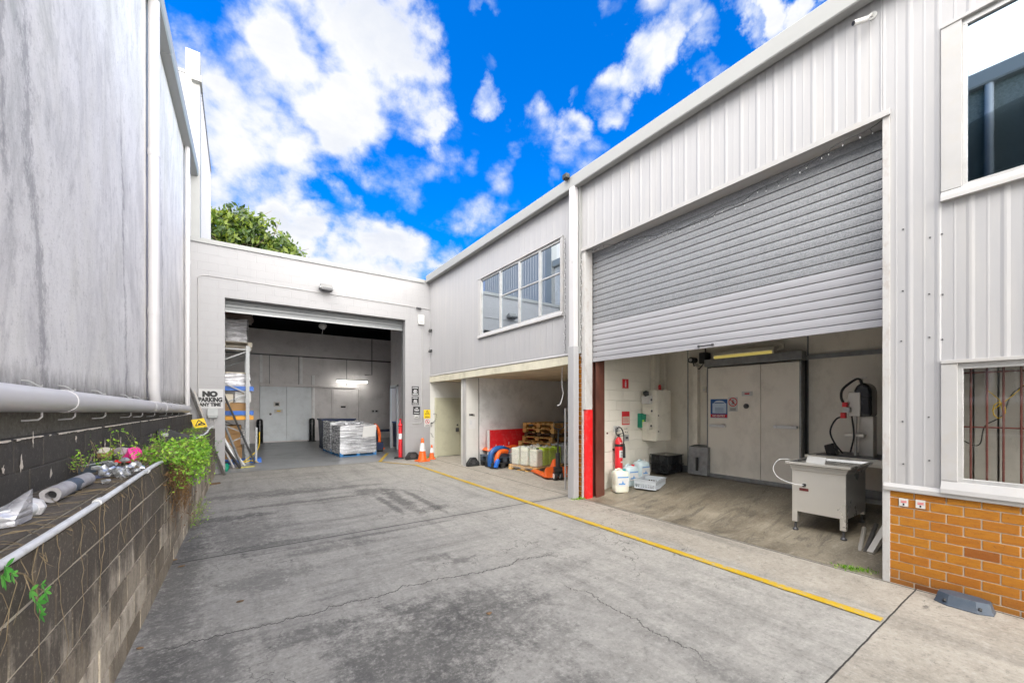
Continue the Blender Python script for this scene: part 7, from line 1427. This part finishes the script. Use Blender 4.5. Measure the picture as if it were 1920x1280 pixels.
q = PL(18, 968, Z=ZT+.02); mb = MB(); wrapped(mb, q.x-.06, q.x+.07, q.y-.16, q.y+.0, ZT, ZT+.035, Matrix(), 41, .13, 26); o = solo('plastic_bag', mb, m_whitewrap, 'crumpled white plastic bag under the flared grey pipe offcut', 'bag', smooth=60); o.rotation_euler.z = LEFT_YAW
# black tray, blue sheet, cable ring, foil scraps, red and pink packaging
a = PL(146, 889, Z=ZT); b = PL(194, 880, Z=ZT); rz = math.atan2(b.y-a.y, b.x-a.x); t = thingL('plastic_tray', 'shallow black plastic tray tilted on the wall top', 'tray', (a+b)/2)
M = Matrix.Translation((a+b)/2+Vector((-.06, .04, .0))) @ Matrix.Rotation(rz, 4, 'Z') @ Matrix.Rotation(rad(4), 4, 'X'); w2 = (b-a).length/2
mb = MB(); mb.box(-w2, w2, -.1, .1, .002, .008, M); mb.prism([(-w2, .009), (w2, .009), (w2+.02, .07), (-w2-.02, .075)], 'y', -.103, -.097, M); mb.prism([(-w2, .009), (w2, .009), (w2+.02, .07), (-w2-.02, .075)], 'y', .097, .103, M); mb.box(-w2-.003, -w2+.003, -.096, .096, .009, .07, M); mb.box(w2-.003, w2+.003, -.096, .096, .009, .07, M); obj('body', mb, m_bluegrey, t)
mb = MB(); mb.box(-w2-.022, w2+.022, -.108, -.096, .072, .078, M); obj('rim', mb, m_cratelight, t)
a = PL(187, 893, Z=ZT+.01); mb = MB(); mb.prism([(a.x-.12, a.y-.12), (a.x+.06, a.y-.02), (a.x+.0, a.y+.10), (a.x-.1, a.y+.05)], 'z', ZT+.004, ZT+.012); o = solo('blue_sheet', mb, plain('slate_blue_sheet', (.10, .12, .22), .5), 'flat slate-blue plastic sheet on the wall top beside the tray', 'sheet'); o.rotation_euler.z = LEFT_YAW
a = PL(193, 848, Z=ZT+.12); t = thingL('tape_roll', 'brown cardboard tape ring balanced on the junk heap', 'tape', a); M = Matrix.Translation(a) @ Matrix.Rotation(rad(20), 4, 'X'); mb = MB(); mb.lathe([(.062, -.022), (.062, .022), (.036, .022), (.036, -.022), (.062, -.022)], (0, 0, 0), 26, M=M); obj('ring', mb, m_card, t, smooth=40); mb = MB(); mb.lathe([(.0625, .0225), (.05, .0228)], (0, 0, 0), 26, M=M); obj('tape_edge', mb, m_cardpale, t)
r = random.Random(77); cen = PL(222, 880, Z=ZT+.05); mb = MB()
for i in range(46):
    p = cen+Vector((r.gauss(0, .05), r.gauss(0, .085), r.gauss(0, .028))); p.z = max(p.z, ZT+.012); mb.blob(p, r.uniform(.014, .034), i, 1.0, 1, r.uniform(.7, 1.7), r.uniform(.6, 1.4), r.uniform(.4, 1), 3)
o = solo('foil_scraps', mb, plain('crumpled_foil', (.50, .51, .52), .3, .7, var=.4, vs=30), 'heap of crumpled silver foil scraps and fittings on the wall top', 'scraps'); o['kind'] = 'stuff'; o.rotation_euler.z = LEFT_YAW
a, b = PL(216, 850, Z=ZT+.09), PL(249, 852, Z=ZT+.09); t = thingL('plastic_bottle', 'grey squashed bottle with a red end and pink wrapper on the junk heap', 'bottle', (a+b)/2); d = (b-a).normalized(); M = Matrix.Translation(a) @ d.to_track_quat('Z', 'Y').to_matrix().to_4x4(); L_ = (b-a).length
mb = MB(); mb.lathe([(.03, .03), (.06, .05), (.064, L_*.3), (.06, L_*.66)], (0, 0, 0), 18, sx=.8, M=M); obj('body', mb, plain('mauve_plastic', (.42, .36, .40), .35, var=.2), t, smooth=50)
mb = MB(); mb.lathe([(.036, -.035), (.045, -.01), (.055, .035), (.058, .055)], (0, 0, 0), 14, sx=.8, M=M); obj('red_end', mb, m_red, t, smooth=50); mb = MB(); mb.blob(b+Vector((.0, 0, -.01)), .075, 3, .6, 2, .8, 1.0, .95); obj('pink_wrapper', mb, m_pink, t, smooth=40)
a = PL(230, 864, Z=ZT+.06); mb = MB(); mb.box(a.x-.05, a.x+.05, a.y-.02, a.y+.02, a.z-.012, a.z+.012); o = solo('red_block', mb, m_redpaint, 'small bright red plastic strip among the foil scraps', 'strip', bevel=.004); o.rotation_euler.z = LEFT_YAW
a = PL(330, 828, Z=ZT+.0); t = thingL('wheel_stop', 'black rubber wheel stop propped on the retaining wall behind the shrub', 'wheel stop', (a.x, a.y, ZT)); M = Matrix.Translation((a.x-.02, a.y, ZT)) @ Matrix.Rotation(rad(8), 4, 'Z')
mb = MB(); mb.prism([(-.2, 0), (.26, 0), (.24, .05), (-.08, .20), (-.18, .20), (-.2, .15)], 'y', -.06, .06, M); obj('block', mb, m_black, t, bevel=.012); mb = MB(); mb.box(-.13, -.07, -.064, -.0605, .09, .14, M); obj('bolt_recess', mb, m_galv, t)
mb = MB(); q = PL(367, 945, Z=0); mb.bar((q.x, q.y-.35, .02), (q.x+.02, q.y+.35, .025), .05, .03); o = solo('wall_batten', mb, m_darkwood, 'dark strip of timber at the foot of the retaining wall', 'timber'); o.rotation_euler.z = LEFT_YAW
mb = MB()
for i, (px, py) in enumerate(((340, 1062), (262, 1216), (326, 1050), (450, 1128), (918, 1150))): q = P(px, py, Z=0); mb.blob((q.x, q.y, .008), .02, i, .9, 1, 1.5, .8, .4)
o = solo('ground_litter', mb, m_darkwood, 'scattered leaf and stone litter on the yard concrete', 'litter'); o['kind'] = 'stuff'
